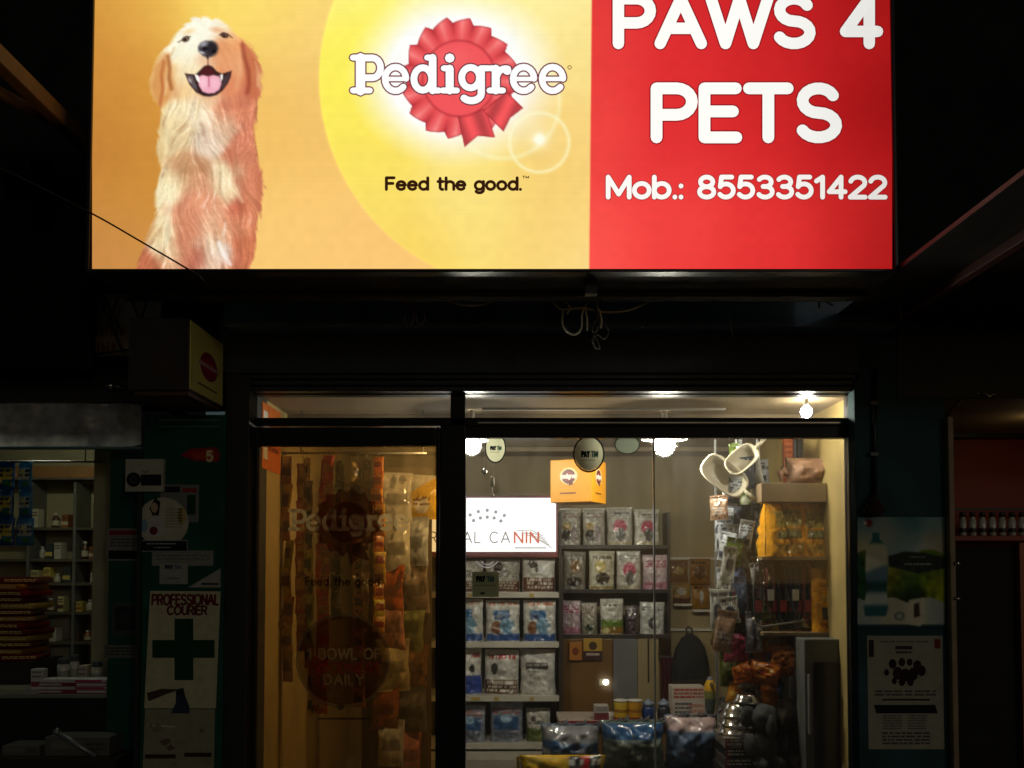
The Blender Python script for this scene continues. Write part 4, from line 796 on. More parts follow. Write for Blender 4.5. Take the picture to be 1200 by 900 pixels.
# ---------------------------------------------------------------- things on the back wall right of the cabinet
hb = thing('hook_rail', 'thin pale hook rail across the cream back wall', 'rail', P(805, 738, YB - .02))
part('rail_bar', WHITEP, hb, lambda q: q.pbox(775, 842, 736.5, 739.5, YB - .02, .0205)); part('rail_bar', WHITEP, hb, lambda q: q.pbox(783, 838, 653, 656, YB - .02, .0205))
for i, (p0, p1, t, b, sp, l) in enumerate(((784, 806, 656, 682, [(150, 96, 36), ('e', .5, .5, .3, .2, (210, 180, 100)), ('t', .1, .7, .9, .9, (90, 30, 20), 2)], 'amber packet with a gold oval'),
        (808, 832, 655, 684, [(170, 112, 30), ('e', .5, .45, .3, .3, (110, 60, 20)), ('t', .1, .74, .9, .9, (70, 30, 16), 1)], 'ochre packet with a brown oval'),
        (788, 809, 683, 708, [(190, 150, 70), ('e', .5, .6, .3, .2, (226, 214, 190)), ('r', 0, 0, 1, .3, (110, 60, 40))], 'gold packet with pale bone shape'),
        (811, 832, 686, 713, [(196, 140, 34), ('e', .5, .5, .12, .34, (226, 220, 210)), ('t', .1, .8, .9, .95, (110, 50, 20), 1)], 'yellow packet with a white stick shape'))):
    Yp = YB - .03; a, c = P(p0, b, Yp), P(p1, t, Yp)
    pouch('treat_packet', f'{l} hanging on the cream back wall', 'treat packet', ((a.x + c.x) / 2, Yp, a.z), c.x - a.x, c.z - a.z, .035, sp, 'packets on the back wall', style='hang', seed=40 + i, mat=FOIL)
for i, (p0, p1, r) in enumerate(((790, 811, 707.5), (812, 833, 714.5))):
    sh = thing('small_ledge', 'narrow pale ledge under a gold packet' if i == 0 else 'narrow pale ledge under the yellow packet with a white stick', 'ledge', P((p0 + p1) / 2, r, YB - .04)); part('ledge_board', WHITEP, sh, lambda q: q.pbox(p0, p1, r, r + 2.6, YB - .07, .071)); part('bracket', STEELG, sh, lambda q: q.pbox((p0 + p1) / 2 - 1, (p0 + p1) / 2 + 1, r + 2.7, r + 6, YB - .02, .021))
rs = thing('dark_backpack', 'black backpack hanging from the hook rail on the back wall', 'backpack', P(809, 822, YB - .1))
q = MB((.01, .01, .011))
for k in range(9):
    pass
prof = [(0, .02), (.1, .62), (.3, .86), (.6, .92), (.85, 1.0), (1, .9)]
z0, z1 = P(809, 826, YB - .09).z, P(809, 742, YB - .09).z; cxw = P(809, 780, YB - .09).x
vs, fs = [], []
for i, (t, wv) in enumerate(((0, .9), (.06, 1), (.3, 1), (.6, .92), (.8, .74), (.93, .45), (1, .12))):
    for k in range(12):
        an = 2 * math.pi * k / 12; vs.append((cxw + .15 * wv * math.copysign(abs(math.cos(an)) ** .7, math.cos(an)), YB - .09 + .075 * wv * math.copysign(abs(math.sin(an)) ** .7, math.sin(an)), z0 + (z1 - z0) * t))
for i in range(6):
    for k in range(12): fs.append((i * 12 + k, i * 12 + (k + 1) % 12, i * 12 + 12 + (k + 1) % 12, i * 12 + 12 + k))
fs += [tuple(range(12))[::-1], tuple(72 + k for k in range(12))]
q.add(vs, fs, None, True); BLKC = plain('black cloth', (.012, .012, .013), .85, 0, .3, 20, .3, 120); q.build('pack_body', BLKC, rs)
q = MB(); q.tube([(cxw - .02, YB - .07, z1 - .01), (cxw - .022, YB - .05, z1 + .03), (cxw, YB - .025, z1 + .045), (cxw + .022, YB - .05, z1 + .03), (cxw + .02, YB - .07, z1 - .01)], .006); q.build('loop', BLKC, rs)
q = MB(); q.box(cxw - .09, cxw + .09, YB - .185, YB - .15, z0 + .04, z0 + .2); q.build('front_pocket', BLKC, rs, bevel=.012)
rc = MB((.09, .012, .014)); pts = []
for k in range(9): pts.append((P(774 + 2.2 * k, 800, YB - .05).x, YB - .05 - .012 * (k % 2)))
za, zb_ = P(780, 770, YB - .05).z, P(780, 900, YB - .05).z
for k in range(8): rc.add([(pts[k][0], pts[k][1], zb_), (pts[k + 1][0], pts[k + 1][1], zb_), (pts[k + 1][0], pts[k + 1][1], za), (pts[k][0], pts[k][1], za)], [(0, 1, 2, 3)])
for k in range(8): rc.add([(pts[k][0], pts[k][1] + .004, zb_), (pts[k][0], pts[k][1] + .004, za), (pts[k + 1][0], pts[k + 1][1] + .004, za), (pts[k + 1][0], pts[k + 1][1] + .004, zb_)], [(0, 1, 2, 3)])
tag(rc.build('hanging_cloth', plain('dark red cloth', (.1, .012, .015), .8, 0, .3, 14), None, (P(782, 900, YB - .05))), 'dark red cloth hanging beside the black backpack', 'cloth')
part('cloth_rail', STEELG, bld, lambda q: q.box(pts[0][0] - .01, pts[8][0] + .012, YB - .056, YB, za - .004, za + .004))
# ---------------------------------------------------------------- counter and what stands on it
YC = 5.62
ctr = thing('shop_counter', 'low shop counter with red edge behind the wrapped blue packs', 'counter', P(735, 1000, YC))
zc = P(735, 845, YC).z; cx0, cx1 = P(655, 850, YC).x, P(842, 850, YC).x
part('counter_top', plain('pale counter laminate', (.42, .34, .28), .4), ctr, lambda q: q.box(cx0, cx1, YC, YC + .36, zc - .03, zc), .003)
part('edge_strip', plain('red edge strip', (.24, .03, .025), .4), ctr, lambda q: q.box(cx0, cx1, YC - .006, YC - .0005, zc - .032, zc + .002)); part('counter_front', WOODB, ctr, lambda q: q.box(cx0 + .01, cx1 - .01, YC + .02, YC + .34, ZF, zc - .031))
for i, (px, c1) in enumerate(((727.5, (206, 170, 40)), (744, (196, 140, 34)))):
    c = P(px, 845, YC + .05); c.z = zc; t = thing('food_tin', 'yellow labelled tin with a pale lid ' + ('closest to the small white carton' if i == 0 else 'closest to the dark jars'), 'tin', c); q = MB(lin(c1)); r_, h_ = .045, P(px, 820, YC + .05).z - zc
    q.lathe([(r_, 0, lin((150, 30, 20))), (r_, h_ * .16, lin(c1)), (r_, h_ * .4, lin((150, 96, 30))), (r_, h_ * .55, lin(c1)), (r_, h_ * .9, lin(c1)), (r_ * .99, h_ * .93)], c, 20); q.build('tin_body', CARD, t)
    q = MB(); q.lathe([(r_ * 1.03, h_ * .93), (r_ * 1.03, h_), (r_ * .9, h_ * 1.01)], c, 20); q.build('lid', WHITEP, t)
for i, (px, cc) in enumerate(((760, (34, 60, 110)), (778, (40, 40, 46)))):
    c = P(px, 845, YC + .06); c.z = zc; t = thing('small_jar', ('small dark blue jar' if i == 0 else 'squat black jar') + ' with speckled lid on the counter', 'jar', c); q = MB(lin(cc)); q.lathe([(.034, 0), (.042, .02), (.042, .07), (.03, .085)], c, 16); q.build('jar_body', PLASTIC, t)
    q = MB(lin((120, 130, 150))); q.lathe([(.034, .084), (.035, .105), (.02, .115), (.006, .13)], c, 16); q.build('lid', PLASTIC, t)
a, b = P(697, 845, YC), P(714, 828, YC); carton('paper_carton', 'small white carton with a maroon foot on the counter by the tins', 'carton', a.x, b.x, YC + .03, YC + .12, zc, b.z, (170, 160, 150), [('r', 0, .5, 1, 1, (110, 40, 48)), ('t', .1, .1, .9, .4, GRY, 2)])
a, b = P(788, 845, YC + .1), P(826, 805, YC + .1); carton('leaflet_box', 'white box printed with red and grey lines beside the parrot toy', 'box', a.x, b.x, YC + .1, YC + .24, zc, b.z, (196, 184, 170), [('t', .05, .06, .95, .4, (176, 70, 66), 3), ('t', .08, .5, .6, .9, (90, 88, 96), 3), ('t', .5, .55, .95, .9, (190, 130, 110), 2)])
c = P(832.5, 845, YC + .02); c.z = zc; t = thing('parrot_toy', 'yellow headed toy parrot with grey green tail on the counter', 'toy', c)
h_ = P(832, 793, YC + .02).z - zc
q = MB(); q.lathe([(.012, 0, lin((60, 76, 78))), (.026, h_ * .25, lin((70, 90, 84))), (.036, h_ * .5, lin((120, 120, 60))), (.04, h_ * .68, lin((214, 160, 30))), (.034, h_ * .82, lin((230, 178, 36))), (.02, h_ * .93, lin((120, 120, 130))), (.012, h_)], c, 14); q.build('body', plain('toy plush', (.5, .5, .5)) if False else printed('plush print', .9, .4, 90, .3), t)
q = MB(lin((60, 56, 50))); q.lathe([(.012, 0), (.008, .02), (.001, .03)], c + Vector((0, -.034, h_ * .84)), 10, M=Matrix.Rotation(R(110), 4, 'X')); q.build('beak', PLASTIC, t)
# ---------------------------------------------------------------- wrapped packs and a yellow bag on a low bench at the window
YN = 4.86
bn = thing('low_bench', 'low dark bench behind the window carrying wrapped packs', 'bench', P(735, 1000, YN)); zbn = P(735, 908, YN).z
part('bench_top', DARKW, bn, lambda q: q.box(P(606, 900, YN).x, P(846, 900, YN).x, YN - .22, YN + .36, zbn - .03, zbn), .003)
for xx in (612, 834):
    for yy in (YN - .18, YN + .28): part('leg', DARKW, bn, lambda q: q.box(P(xx, 900, YN).x, P(xx, 900, YN).x + .04, yy, yy + .04, ZF, zbn - .031))
WRAP = printed('clear wrapped pack', .2, .3, 16, .12, .5, trans=.25)
def pack(px0, px1, pt, Y, spec, label, seed, d=.22, tilt=0, cat='wrapped pack', ss=.05, z0=None):
    a, b = P(px0, 900, Y), P(px1, 900, Y); z0 = zbn if z0 is None else z0
    t = thing('wrapped_pack', label, cat, ((a.x + b.x) / 2, Y + d / 2, z0)); pouch_mesh('pack_body', b.x - a.x, P(px0, pt, Y).z - z0, d, design(spec, seed), WRAP, t, None, Matrix.Rotation(tilt, 4, 'X'), 'pillow', seed, 30, 30, ss)
    q = MB(lin((150, 148, 150))); hh = P(px0, pt, Y).z - z0
    for k in range(8): x = a.x + (b.x - a.x) * (.08 + .105 * k); q.add([(x, Y + d / 2 - .03, z0 + hh * .96), (x + .05, Y + d / 2 - .012 - .01 * (k % 3), z0 + hh * (1.02 + .05 * ((k * 7) % 3))), (x + .06, Y + d / 2 + .02, z0 + hh * .97), (x + .02, Y + d / 2 + .03, z0 + hh * .95)], [(0, 1, 2, 3)])
    q.build('wrap_gather', WRAP, t)
pack(634, 706, 852, YN + .03, [(92, 122, 160), ('r', .0, .62, 1, 1, (150, 150, 154)), ('r', .5, .0, .98, .6, (76, 96, 132)), ('n', (190, 198, 208), 7), ('r', 0, .5, .3, .7, (56, 100, 150))], 'blue pack in crumpled clear wrap behind the yellow bag', 61)
pack(706, 784, 848, YN + .0, [(126, 136, 120), ('r', 0, .66, 1, .97, (50, 98, 150)), ('n', (150, 158, 140), 5), ('r', 0, .6, 1, .66, (110, 120, 120))], 'large blue and grey green wrapped pack', 62, .24)
pack(782, 846, 841, YN + .04, [(112, 134, 162), ('r', 0, .72, 1, 1, (216, 186, 182)), ('r', .5, .1, .95, .6, (64, 96, 138)), ('n', (150, 140, 144), 6)], 'blue pack with pale pink wrapped top next to the bowls', 63, .2)
a, b = P(608, 905, YN - .2), P(711, 905, YN - .2)
yb = thing('yellow_bag', 'yellow bag with dark and red print lying at the window foot', 'pet food bag', ((a.x + b.x) / 2, YN - .17, zbn))
pouch_mesh('bag_body', b.x - a.x, P(660, 886, YN - .2).z - zbn, .09, design([(214, 170, 40), ('r', .55, .5, .97, .98, (40, 40, 44)), ('r', .7, .5, .82, .98, (178, 40, 40)), ('t', .57, .6, .95, .9, (200, 200, 196), 1), ('n', (226, 200, 110), 6)], 64), BAG, yb, None, None, 'pillow', 64, 30, 22, .03)
q = MB(lin((214, 170, 40))); q.box(a.x - .012, a.x + .004, YN - .172, YN - .167, zbn + .004, P(660, 888, YN - .2).z); q.build('end_seal', BAG, yb)
# ---------------------------------------------------------------- yellow cube and stickers hanging at the window
hc = P(678, 566, 5.35)
cube = thing('hanging_cube', 'yellow orange advertising cube with rosette print hanging from the ceiling', 'advertising cube', P(678, 592, 5.35))
hw = .165; Mc = Matrix.Rotation(R(-24), 4, 'Z'); zc0, zc1 = P(678, 590, 5.35).z, P(678, 541, 5.35).z
q = MB(lin((222, 150, 20))); q.box(-.13, .13, -.13, .13, zc0 - hc.z, zc1 - hc.z, None, Mc); q.v = [tuple(Vector(v) + hc) for v in q.v]; q.build('cube_body', printed('cube card', .5, 0, 30, .1), cube, bevel=.003)
for rot, nm in ((-24, 'front'), (66, 'side')):
    Mr = Matrix.Rotation(R(rot), 4, 'Z')
    pr = Print(lambda u, v, l: hc + Mr @ Vector((u, -.1305 - l, v * -1)), .0005)
    pr.disc(-.015, -.03, .056, .05, (230, 206, 150), 1); emblem_print(pr, -.015, -.028, .043, 2, (96, 22, 30), (130, 28, 36), False); pr.text('pedigree', -.062, -.018, .026, .006, (236, 224, 214), .094, 6, capn=1); pr.rect(-.07, .065, .03, .074, (110, 60, 20), 1)
    pr.build('printed_panel', CARD, cube)
q = MB(); q.tube([(hc.x, hc.y, zc1 - .002), (hc.x + .002, hc.y, ZC)], .0012, 5); q.build('string', WIRE_W, cube)
YG = YF + .026
def round_sticker(px, py, rx, ry, label, brand=True, back=False, Y=YG):
    t = thing('round_sticker', label, 'sticker', P(px, py + ry, Y)); pr = Print(sheet(Y)); pr.poly([], (0, 0, 0)) if False else None; pr.disc(px, py, rx, ry, (206, 206, 176) if not back else (104, 110, 96), 1, 36); dk_ = pr.build('disc', STICK, t)
    pr = Print(lambda u, v, l: P(px + u * (rx + .3), py + v * (ry + .3), Y - l)); pr.ring(0, 0, 1.0, .1, (40, 44, 40), 1, 36); pr.build('rim', STICK, dk_)
    if brand:
        k = rx / 16; pr = Print(sheet(Y)); pr.text('PAY', px - 9 * k, py + 3.2 * k, 6 * k, 2 * k, (24, 28, 40), 10.5 * k, 3, .26, capn=1); pr.text('TM', px + 2.2 * k, py + 3.2 * k, 6 * k, 1.8 * k, (90, 130, 130), 8.5 * k, 3, .26, capn=1); pr.dashes(px - 9 * k, py + 6.5 * k, px + 7 * k, py + 8.2 * k, 1, (130, 130, 110), random.Random(3), 3); pr.build('lettering', STICK, dk_)
    return t
def hang_sticker_bits(): pass
round_sticker(580.5, 525, 11, 16, 'pale oval payment sticker high on the glass beside the door post')
round_sticker(690, 532, 16.5, 19.5, 'round pale payment sticker on the glass over the yellow cube')
t = round_sticker(735, 521, 13.5, 10, 'dull grey green back of a sticker under the window head', False, True)
st = thing('square_sticker', 'pale green square payment sticker on the glass in front of the bag rack', 'sticker', P(569, 699, YG)); pr = Print(sheet(YG)); pr.rect(553.5, 670, 584.5, 699.5, (176, 184, 146), 0); sq_ = pr.build('sheet', STICK, st)
pr = Print(sheet(YG)); pr.text('PAY', 558, 681.5, 6, 2, (24, 28, 50), 11, 2, .26, capn=1); pr.text('TM', 570, 681.5, 6, 1.8, (100, 140, 140), 9, 2, .26, capn=1); pr.rect(556, 685.5, 581, 686.6, (130, 140, 110), 2); pr.rect(563, 694, 568, 696.4, (40, 50, 40), 2); pr.build('lettering', STICK, sq_)
ch = thing('hanging_charm', 'small silver ball charm hanging on a thread behind the glass', 'charm', P(567.5, 556, YF + .09)); c = P(567.5, 553, YF + .09)
q = MB(); q.lathe([(.001, -.017), (.012, -.012), (.017, 0), (.012, .012), (.001, .017)], c, 14); q.build('ball', CHROME, ch); q = MB(); q.tube([c + Vector((0, 0, .016)), (c.x, c.y, P(567, 499, YF + .09).z)], .001, 5); q.build('thread', WIRE_W, ch)
c = P(577, 566, YF + .1); cl = thing('pull_cord', 'cream pull cord with a wooden toggle behind the glass', 'cord', P(578, 583, YF + .1))
q = MB(); q.tube([P(579, 499, YF + .1), P(578.5, 556, YF + .1)], .0012, 5); q.build('cord', WIRE_W, cl); q = MB(); q.lathe([(.004, -.02), (.010, -.016), (.012, .0), (.009, .026), (.004, .034)], c, 12); q.build('toggle', plain('cream wood', (.5, .42, .26), .5), cl)
q = MB(); q.tube([P(577, 570, YF + .1), P(576.5, 582, YF + .1)], .003, 6); q.lathe([(.001, -.008), (.008, -.004), (.007, .006), (.002, .01)], P(577.5, 581, YF + .1), 10); q.build('tassel', WIRE_W, cl)
# ================================================================ right wall: shelves, hanging goods, bowls, fridge
YQ = 4.72
rsu = thing('side_shelves', 'brown shelf unit along the yellow side wall with bags and sacks', 'shelf', (XR - .2, 4.9, ZF))
sx0, sx1 = P(893, 650, YQ).x, XR - .005
SZ = {}
for nm, r, th in (('top', 566, .10), ('mid', 652, .02), ('low', 741, .02)):
    z = P(940, r, YQ).z; SZ[nm] = z; part('shelf_board', plain('shelf laminate', (.22, .15, .08), .45, 0, .2, 6), rsu, lambda q: q.box(sx0, sx1, YQ, YQ + .5, z - th, z), .003)
part('upright', STEELG, rsu, lambda q: q.box(sx1 - .03, sx1 - .004, YQ + .44, YQ + .47, ZF, ZC)); part('upright', STEELG, rsu, lambda q: q.box(sx0, sx0 + .02, YQ + .46, YQ + .48, ZF, ZC - .001))
part('back_panel', DARKW, rsu, lambda q: q.box(sx0 + .02, sx1, YQ + .48, YQ + .5, ZF, SZ['top'] - .1))
# sack, plush and tall goods on the top board
sk = thing('brown_sack', 'crumpled pinkish brown sack lying on the top side shelf', 'sack', P(958, 566, YQ + .2)); sk.location.z = SZ['top']
a, b = P(926, 566, YQ + .05), P(993, 566, YQ + .05)
sk.location = ((a.x + b.x) / 2, YQ + .14, SZ['top']); pouch_mesh('sack_body', b.x - a.x, .15, .2, design([(176, 136, 108), ('n', (150, 108, 84), 8), ('r', .7, 0, 1, .6, (150, 104, 60))], 70), printed('woven sack', .7, .6, 30, .25), sk, None, None, 'pillow', 70, 26, 20, .07)
q = MB(lin((160, 122, 96))); q.tube([(a.x + .01, YQ + .13, SZ['top'] + .06), (a.x - .02, YQ + .12, SZ['top'] + .09), (a.x - .035, YQ + .11, SZ['top'] + .07), (a.x - .03, YQ + .11, SZ['top'] + .02)], [.02, .016, .02, .006], 8); q.build('tied_end', printed('woven sack'), sk)
for i, (p0, p1, t, col, l) in enumerate(((919, 930, 470, (190, 84, 20), 'orange'), (936, 967, 500, (40, 38, 36), 'charcoal'), (969, 973.5, 492, (190, 170, 80), 'yellow'), (976, 980, 492, (170, 150, 90), 'tan'), (982, 988, 496, (60, 56, 60), 'dark grey'))):
    Yt = YQ + .40 - .02 * (i % 2); a, b = P(p0, 560, Yt), P(p1, 560, Yt); zt_ = min(P(p0, t, Yt).z, ZC - .02)
    c = thing('tall_pack', f'tall upright {l} pack behind the brown sack on the top shelf', 'pack', ((a.x + b.x) / 2, Yt, SZ['top']))
    q = MB(lin(col)); q.box(a.x, b.x, Yt, Yt + .03, SZ['top'], zt_); q.build('pack_body', CARD, c, bevel=.003)
    pr = Print(lambda u, v, l_: Vector((a.x + (b.x - a.x) * u, Yt - .0006 - l_, zt_ - (zt_ - SZ['top']) * v)), .0004); pr.dashes(.15, .2, .85, .8, 7, tuple(min(255, k + 50) for k in col), random.Random(i), 1); pr.build('printed_panel', CARD, c)
# yellow bags in a row
ybag = [(214, 146, 18), ('r', .14, .46, .86, .76, (150, 130, 60)), ('r', .18, .28, .82, .44, (70, 66, 40)), ('r', .14, .04, .86, .22, (160, 124, 44)), ('r', .36, .93, .64, .97, (30, 24, 16)), ('t', .2, .5, .8, .72, (110, 96, 40), 3), ('t', .2, .3, .8, .42, (130, 130, 90), 2)]
for i, (p0, p1, t, rz, yy) in enumerate(((896, 917, 586, .75, .04), (912, 942, 583, .1, .09), (938, 968, 586, .05, .1), (964, 993, 583, -.05, .1))):
    a, b = P(p0, 652, YQ + yy), P(p1, 652, YQ + yy)
    nb = ('turned yellow bag at the open end', 'yellow bag next to the turned one', 'yellow bag, third from the open end,', 'yellow bag against the side wall')[i]
    pouch('pet_food_bag', f'{nb} on the middle side shelf', 'pet food bag', ((a.x + b.x) / 2, YQ + yy + .02, SZ['mid']), (b.x - a.x) * (1.5 if i == 0 else 1.12), P(p0, t, YQ + yy).z - SZ['mid'] + .02, .14, ybag, 'yellow bags on the side shelf', rz=rz, seed=80 + i)
# dark hanging leads under the middle shelf
lead_c = [(.016, .014, .014), (.12, .012, .014), (.02, .018, .02), (.17, .03, .04), (.014, .012, .012), (.10, .014, .02), (.02, .02, .02)]
lead_c += [(.14, .02, .02), (.016, .016, .02), (.02, .03, .09), (.10, .05, .012), (.015, .014, .013), (.2, .02, .03), (.018, .018, .016)]
for i in range(14):
    px = 888 + i * 4.8; Yl = YQ + .06 + .03 * (i % 3); x = P(px, 700, Yl).x; zt_ = SZ['mid'] - .021; zl = P(px, 730 - (i * 13) % 26, Yl).z
    t = thing('hanging_lead', ('black' if lead_c[i][0] < .05 else 'dark red') + (' short' if (i * 13) % 26 else ' long') + ' dog lead hanging in a loop under the middle side shelf', 'dog lead', (x, Yl, zl), 'dog leads under the side shelf')
    q = MB(); q.tube([(x - .012, Yl, zt_ - .02), (x - .02, Yl + .004, (zt_ + zl) / 2), (x - .014, Yl, zl + .03), (x, Yl - .004, zl), (x + .014, Yl, zl + .03), (x + .022, Yl, (zt_ + zl) / 2), (x + .012, Yl, zt_ - .02), (x, Yl, zt_ - .008)], .0075, 6); q.build('strap', plain('webbing %d' % i, lead_c[i], .7, 0, .3, 60), t)
    q = MB(); q.tube([(x, Yl, zt_ + .004), (x, Yl, zt_ - .02), (x + .006, Yl - .01, zt_ - .028)], .003, 6); q.build('hook', CHROME, t)
    a_ = (P(px, 715, Yl).z)
    q = MB(lin((196, 190, 180) if i % 2 else (150, 40, 44))); q.box(x - .016, x + .018, Yl - .016, Yl - .014, zl + .06, zl + .12); q.build('tag', CARD, t)
rod = thing('display_rod', 'thin grey steel display rod reaching out from the side shelf', 'rod', P(910, 735, YQ - .05)); q = MB(); q.tube([P(883, 727, YQ - .04), P(887, 733, YQ - .04), P(893, 734.5, YQ - .03), P(945, 727, YQ + .06), P(950, 726.5, YQ + .52)], .0055, 7); q.build('rod_bar', STEELG, rod); q = MB(); q.tube([P(884, 728, YQ - .04), P(882, 724, YQ - .04)], .008, 7); q.build('end_cap', WHITEP, rod)
a, b = P(956, 745, YQ - .02), P(990, 745, YQ - .02); zz = SZ['low']
pouch('pet_food_bag', 'tall yellow bag with tapered top standing over the grey fridge', 'pet food bag', ((a.x + b.x) / 2, YQ + .05, zz), b.x - a.x, P(970, 667, YQ).z - zz, .07, [(204, 138, 20), ('r', .3, .46, .8, .6, (190, 150, 60)), ('r', .3, .18, .82, .4, (56, 50, 36)), ('t', .25, .64, .8, .8, (150, 90, 20), 3), ('t', .2, .04, .9, .14, (150, 80, 20), 2)], rz=.0, seed=88)
# fridge
fg = thing('display_fridge', 'small grey fridge with a dark glass door beside the window edge', 'fridge', (P(966, 900, YQ).x, YQ - .1, ZF)); Yg = YQ - .14
fx0, fx1, fz1 = P(943, 800, Yg).x, P(989, 800, Yg).x, P(965, 749, Yg).z
part('cabinet', plain('grey enamel', (.12, .125, .115), .35, 0, .15, 5), fg, lambda q: q.box(fx0, fx1, Yg, Yg + .4, ZF, min(fz1, SZ['low'] - .022)), .006)
part('door_glass', plain('dark fridge glass', (.008, .008, .009), .12, 0, .1), fg, lambda q: q.box(fx0 + .045, fx1 - .012, Yg - .006, Yg - .0005, ZF + .06, P(965, 776, Yg).z), .002); part('handle', STEELG, fg, lambda q: q.box(fx0 + .012, fx0 + .024, Yg - .03, Yg - .001, P(965, 860, Yg).z, P(965, 790, Yg).z), .003)
# hanging rack with crowded packets
YH = 5.06
hrk = thing('peg_rack', 'grey wire peg rack crowded with hanging packets beside the side shelves', 'display rack', P(866, 1000, YH)); hx0, hx1 = P(842, 700, YH).x, P(892, 700, YH).x
for x in (hx0, (hx0 + hx1) / 2, hx1): part('upright', STEELG, hrk, lambda q: q.box(x - .006, x + .006, YH + .05, YH + .062, ZF, ZC - .001))
pk = [[(216, 220, 224), ('n', (90, 96, 110), 7), ('r', .1, .1, .9, .36, (70, 80, 104)), ('t', .1, .6, .9, .85, (60, 66, 80), 3)], [(228, 226, 216), ('e', .5, .5, .3, .2, (80, 84, 96)), ('t', .1, .7, .9, .9, (120, 110, 100), 2), ('n', (140, 140, 136), 6)],
      [(150, 152, 120), ('n', (200, 200, 170), 6), ('r', .1, .4, .9, .6, (90, 110, 60))], [(186, 150, 120), ('n', (90, 70, 70), 6), ('t', .1, .2, .9, .5, (230, 226, 220), 3)], [(96, 104, 124), ('n', (190, 194, 200), 8)], [(110, 130, 50), ('n', (180, 190, 120), 6), ('e', .5, .5, .25, .2, (220, 220, 190))]]
rr = random.Random(8); n_ = 0
for row in range(12):
    for colm in range(4):
        py = 524 + row * 17 + rr.uniform(-6, 6); px = 846 + colm * 13.5 + rr.uniform(-5, 5)
        if row < 3 and colm == 0: continue
        if py > 690 and colm == 3: continue
        Yp = YH - .03 - .05 * ((row + colm) % 4) - .008 * row; h_ = rr.uniform(.12, .23); w_ = rr.uniform(.065, .12); top = P(px, py, Yp); k = rr.choice((0, 0, 1, 1, 1, 2, 3, 4, 5))
        nm = ('silver blue', 'white grey', 'pale olive', 'buff', 'slate blue', 'leaf green')[k]
        t = pouch('treat_packet', f'small {nm} packet hanging in the crowded wire peg rack', 'treat packet', (top.x, Yp, top.z - h_), w_, h_, .03, pk[k], f'{nm} packets on the peg rack', rz=rr.uniform(-1.2, .15), tilt=rr.uniform(-.05, .12), roll=rr.uniform(-.2, .2), style='hang', mat=FOIL, seed=100 + n_, nu=16, nv=20, crease=.1); n_ += 1
        q = MB(); q.tube([(top.x, Yp - .004, top.z - .006), (top.x, YH + .055, top.z + .006)], .0025, 5); q.build('peg', CHROME, t)
part('cross_bar', STEELG, hrk, lambda q: q.box(hx0, hx1, YH + .0505, YH + .056, ZC - .3, ZC - .29))
for z in np.arange(ZF + .3, ZC - .3, .11): part('cross_bar', STEELG, hrk, lambda q: q.box(hx0, hx1, YH + .051, YH + .0555, z, z + .006))
# white plastic litter scoops
for i, (px, py, ang, l, sz) in enumerate(((845, 560, 38, 'oval white plastic litter tray hanging at the top of the peg rack', 1.0), (868, 541, -40, 'square cream plastic scoop above the white litter tray', .72))):
    c = P(px, py, YH - .2); t = thing('plastic_tray', l, 'tray', c); M4 = Matrix.Rotation(R(ang), 4, 'Y') @ Matrix.Rotation(R(78), 4, 'X')
    q = MB(lin((214, 204, 180))); n = 22
    sq = lambda a, e: (math.copysign(abs(math.cos(a)) ** e, math.cos(a)), math.copysign(abs(math.sin(a)) ** e, math.sin(a)))
    rings = [(.0, .0, .0), (.7, .66, .0), (.84, .8, .012), (1.0, 1.0, .055), (1.1, 1.12, .055), (1.1, 1.12, .048), (1.0, 1.0, .046), (.82, .78, -.006), (.0, .0, -.006)]
    vs = []; fs = []
    for (rx, ry, z) in rings:
        for k in range(n):
            cs, sn = sq(2 * math.pi * k / n, .62); vs.append(c + M4 @ Vector((cs * rx * .125 * sz, sn * ry * .075 * sz, z * 1.0)))
    for j in range(len(rings) - 1):
        for k in range(n): fs.append((j * n + k, j * n + (k + 1) % n, j * n + n + (k + 1) % n, j * n + n + k))
    q.add(vs, fs, None, True); q.build('tray_shell', PLASTIC, t)
    q = MB(lin((196, 186, 160))); hdl = c + M4 @ Vector((.13 * sz, 0, .05)); q.tube([hdl, c + M4 @ Vector((.19 * sz, 0, .05)), c + M4 @ Vector((.25 * sz, .01, .045))], [.012, .010, .012], 8); q.build('handle', PLASTIC, t)
    q = MB(); q.tube([c + M4 @ Vector((.1 * sz, .0, .02)), (c.x + .03, YH + .055, c.z + .03)], .003, 5); q.build('hook', CHROME, t)
# lower goods hanging and heaped at the rack
pouch('treat_packet', 'bright orange bag with white edge print bulging from the peg rack', 'treat packet', P(874, 729, YH - .2), .13, .27, .07, [(222, 130, 20), ('r', .7, 0, 1, .5, (210, 200, 180)), ('t', .72, .05, .96, .45, (60, 50, 40), 4), ('n', (240, 170, 70), 5)], rz=.5, roll=.1, style='hang', seed=140, mat=FOIL)
pouch('treat_packet', 'lime green packet folded below the orange bag', 'treat packet', P(853, 745, YH - .17), .12, .26, .05, [(120, 140, 34), ('n', (190, 200, 110), 6), ('r', 0, .7, 1, 1, (70, 90, 30))], rz=-.3, roll=-.12, style='hang', seed=141, mat=FOIL, crease=.1)
pouch('treat_packet', 'pink netted toy packet under the lime green one', 'treat packet', P(863, 776, YH - .18), .14, .16, .1, [(190, 70, 104), ('n', (226, 170, 186), 9), ('t', .1, .3, .9, .8, (150, 30, 60), 5)], style='pillow', seed=142, mat=FOIL, crease=.1)
pouch('treat_packet', 'clear white packet with a dark ribbon beside the pink netted toy', 'treat packet', P(884, 765, YH - .26), .1, .22, .05, [(180, 176, 180), ('r', .3, .1, .5, .9, (70, 64, 90)), ('n', (220, 220, 220), 6)], rz=.2, style='hang', seed=143, mat=FOIL, crease=.1)
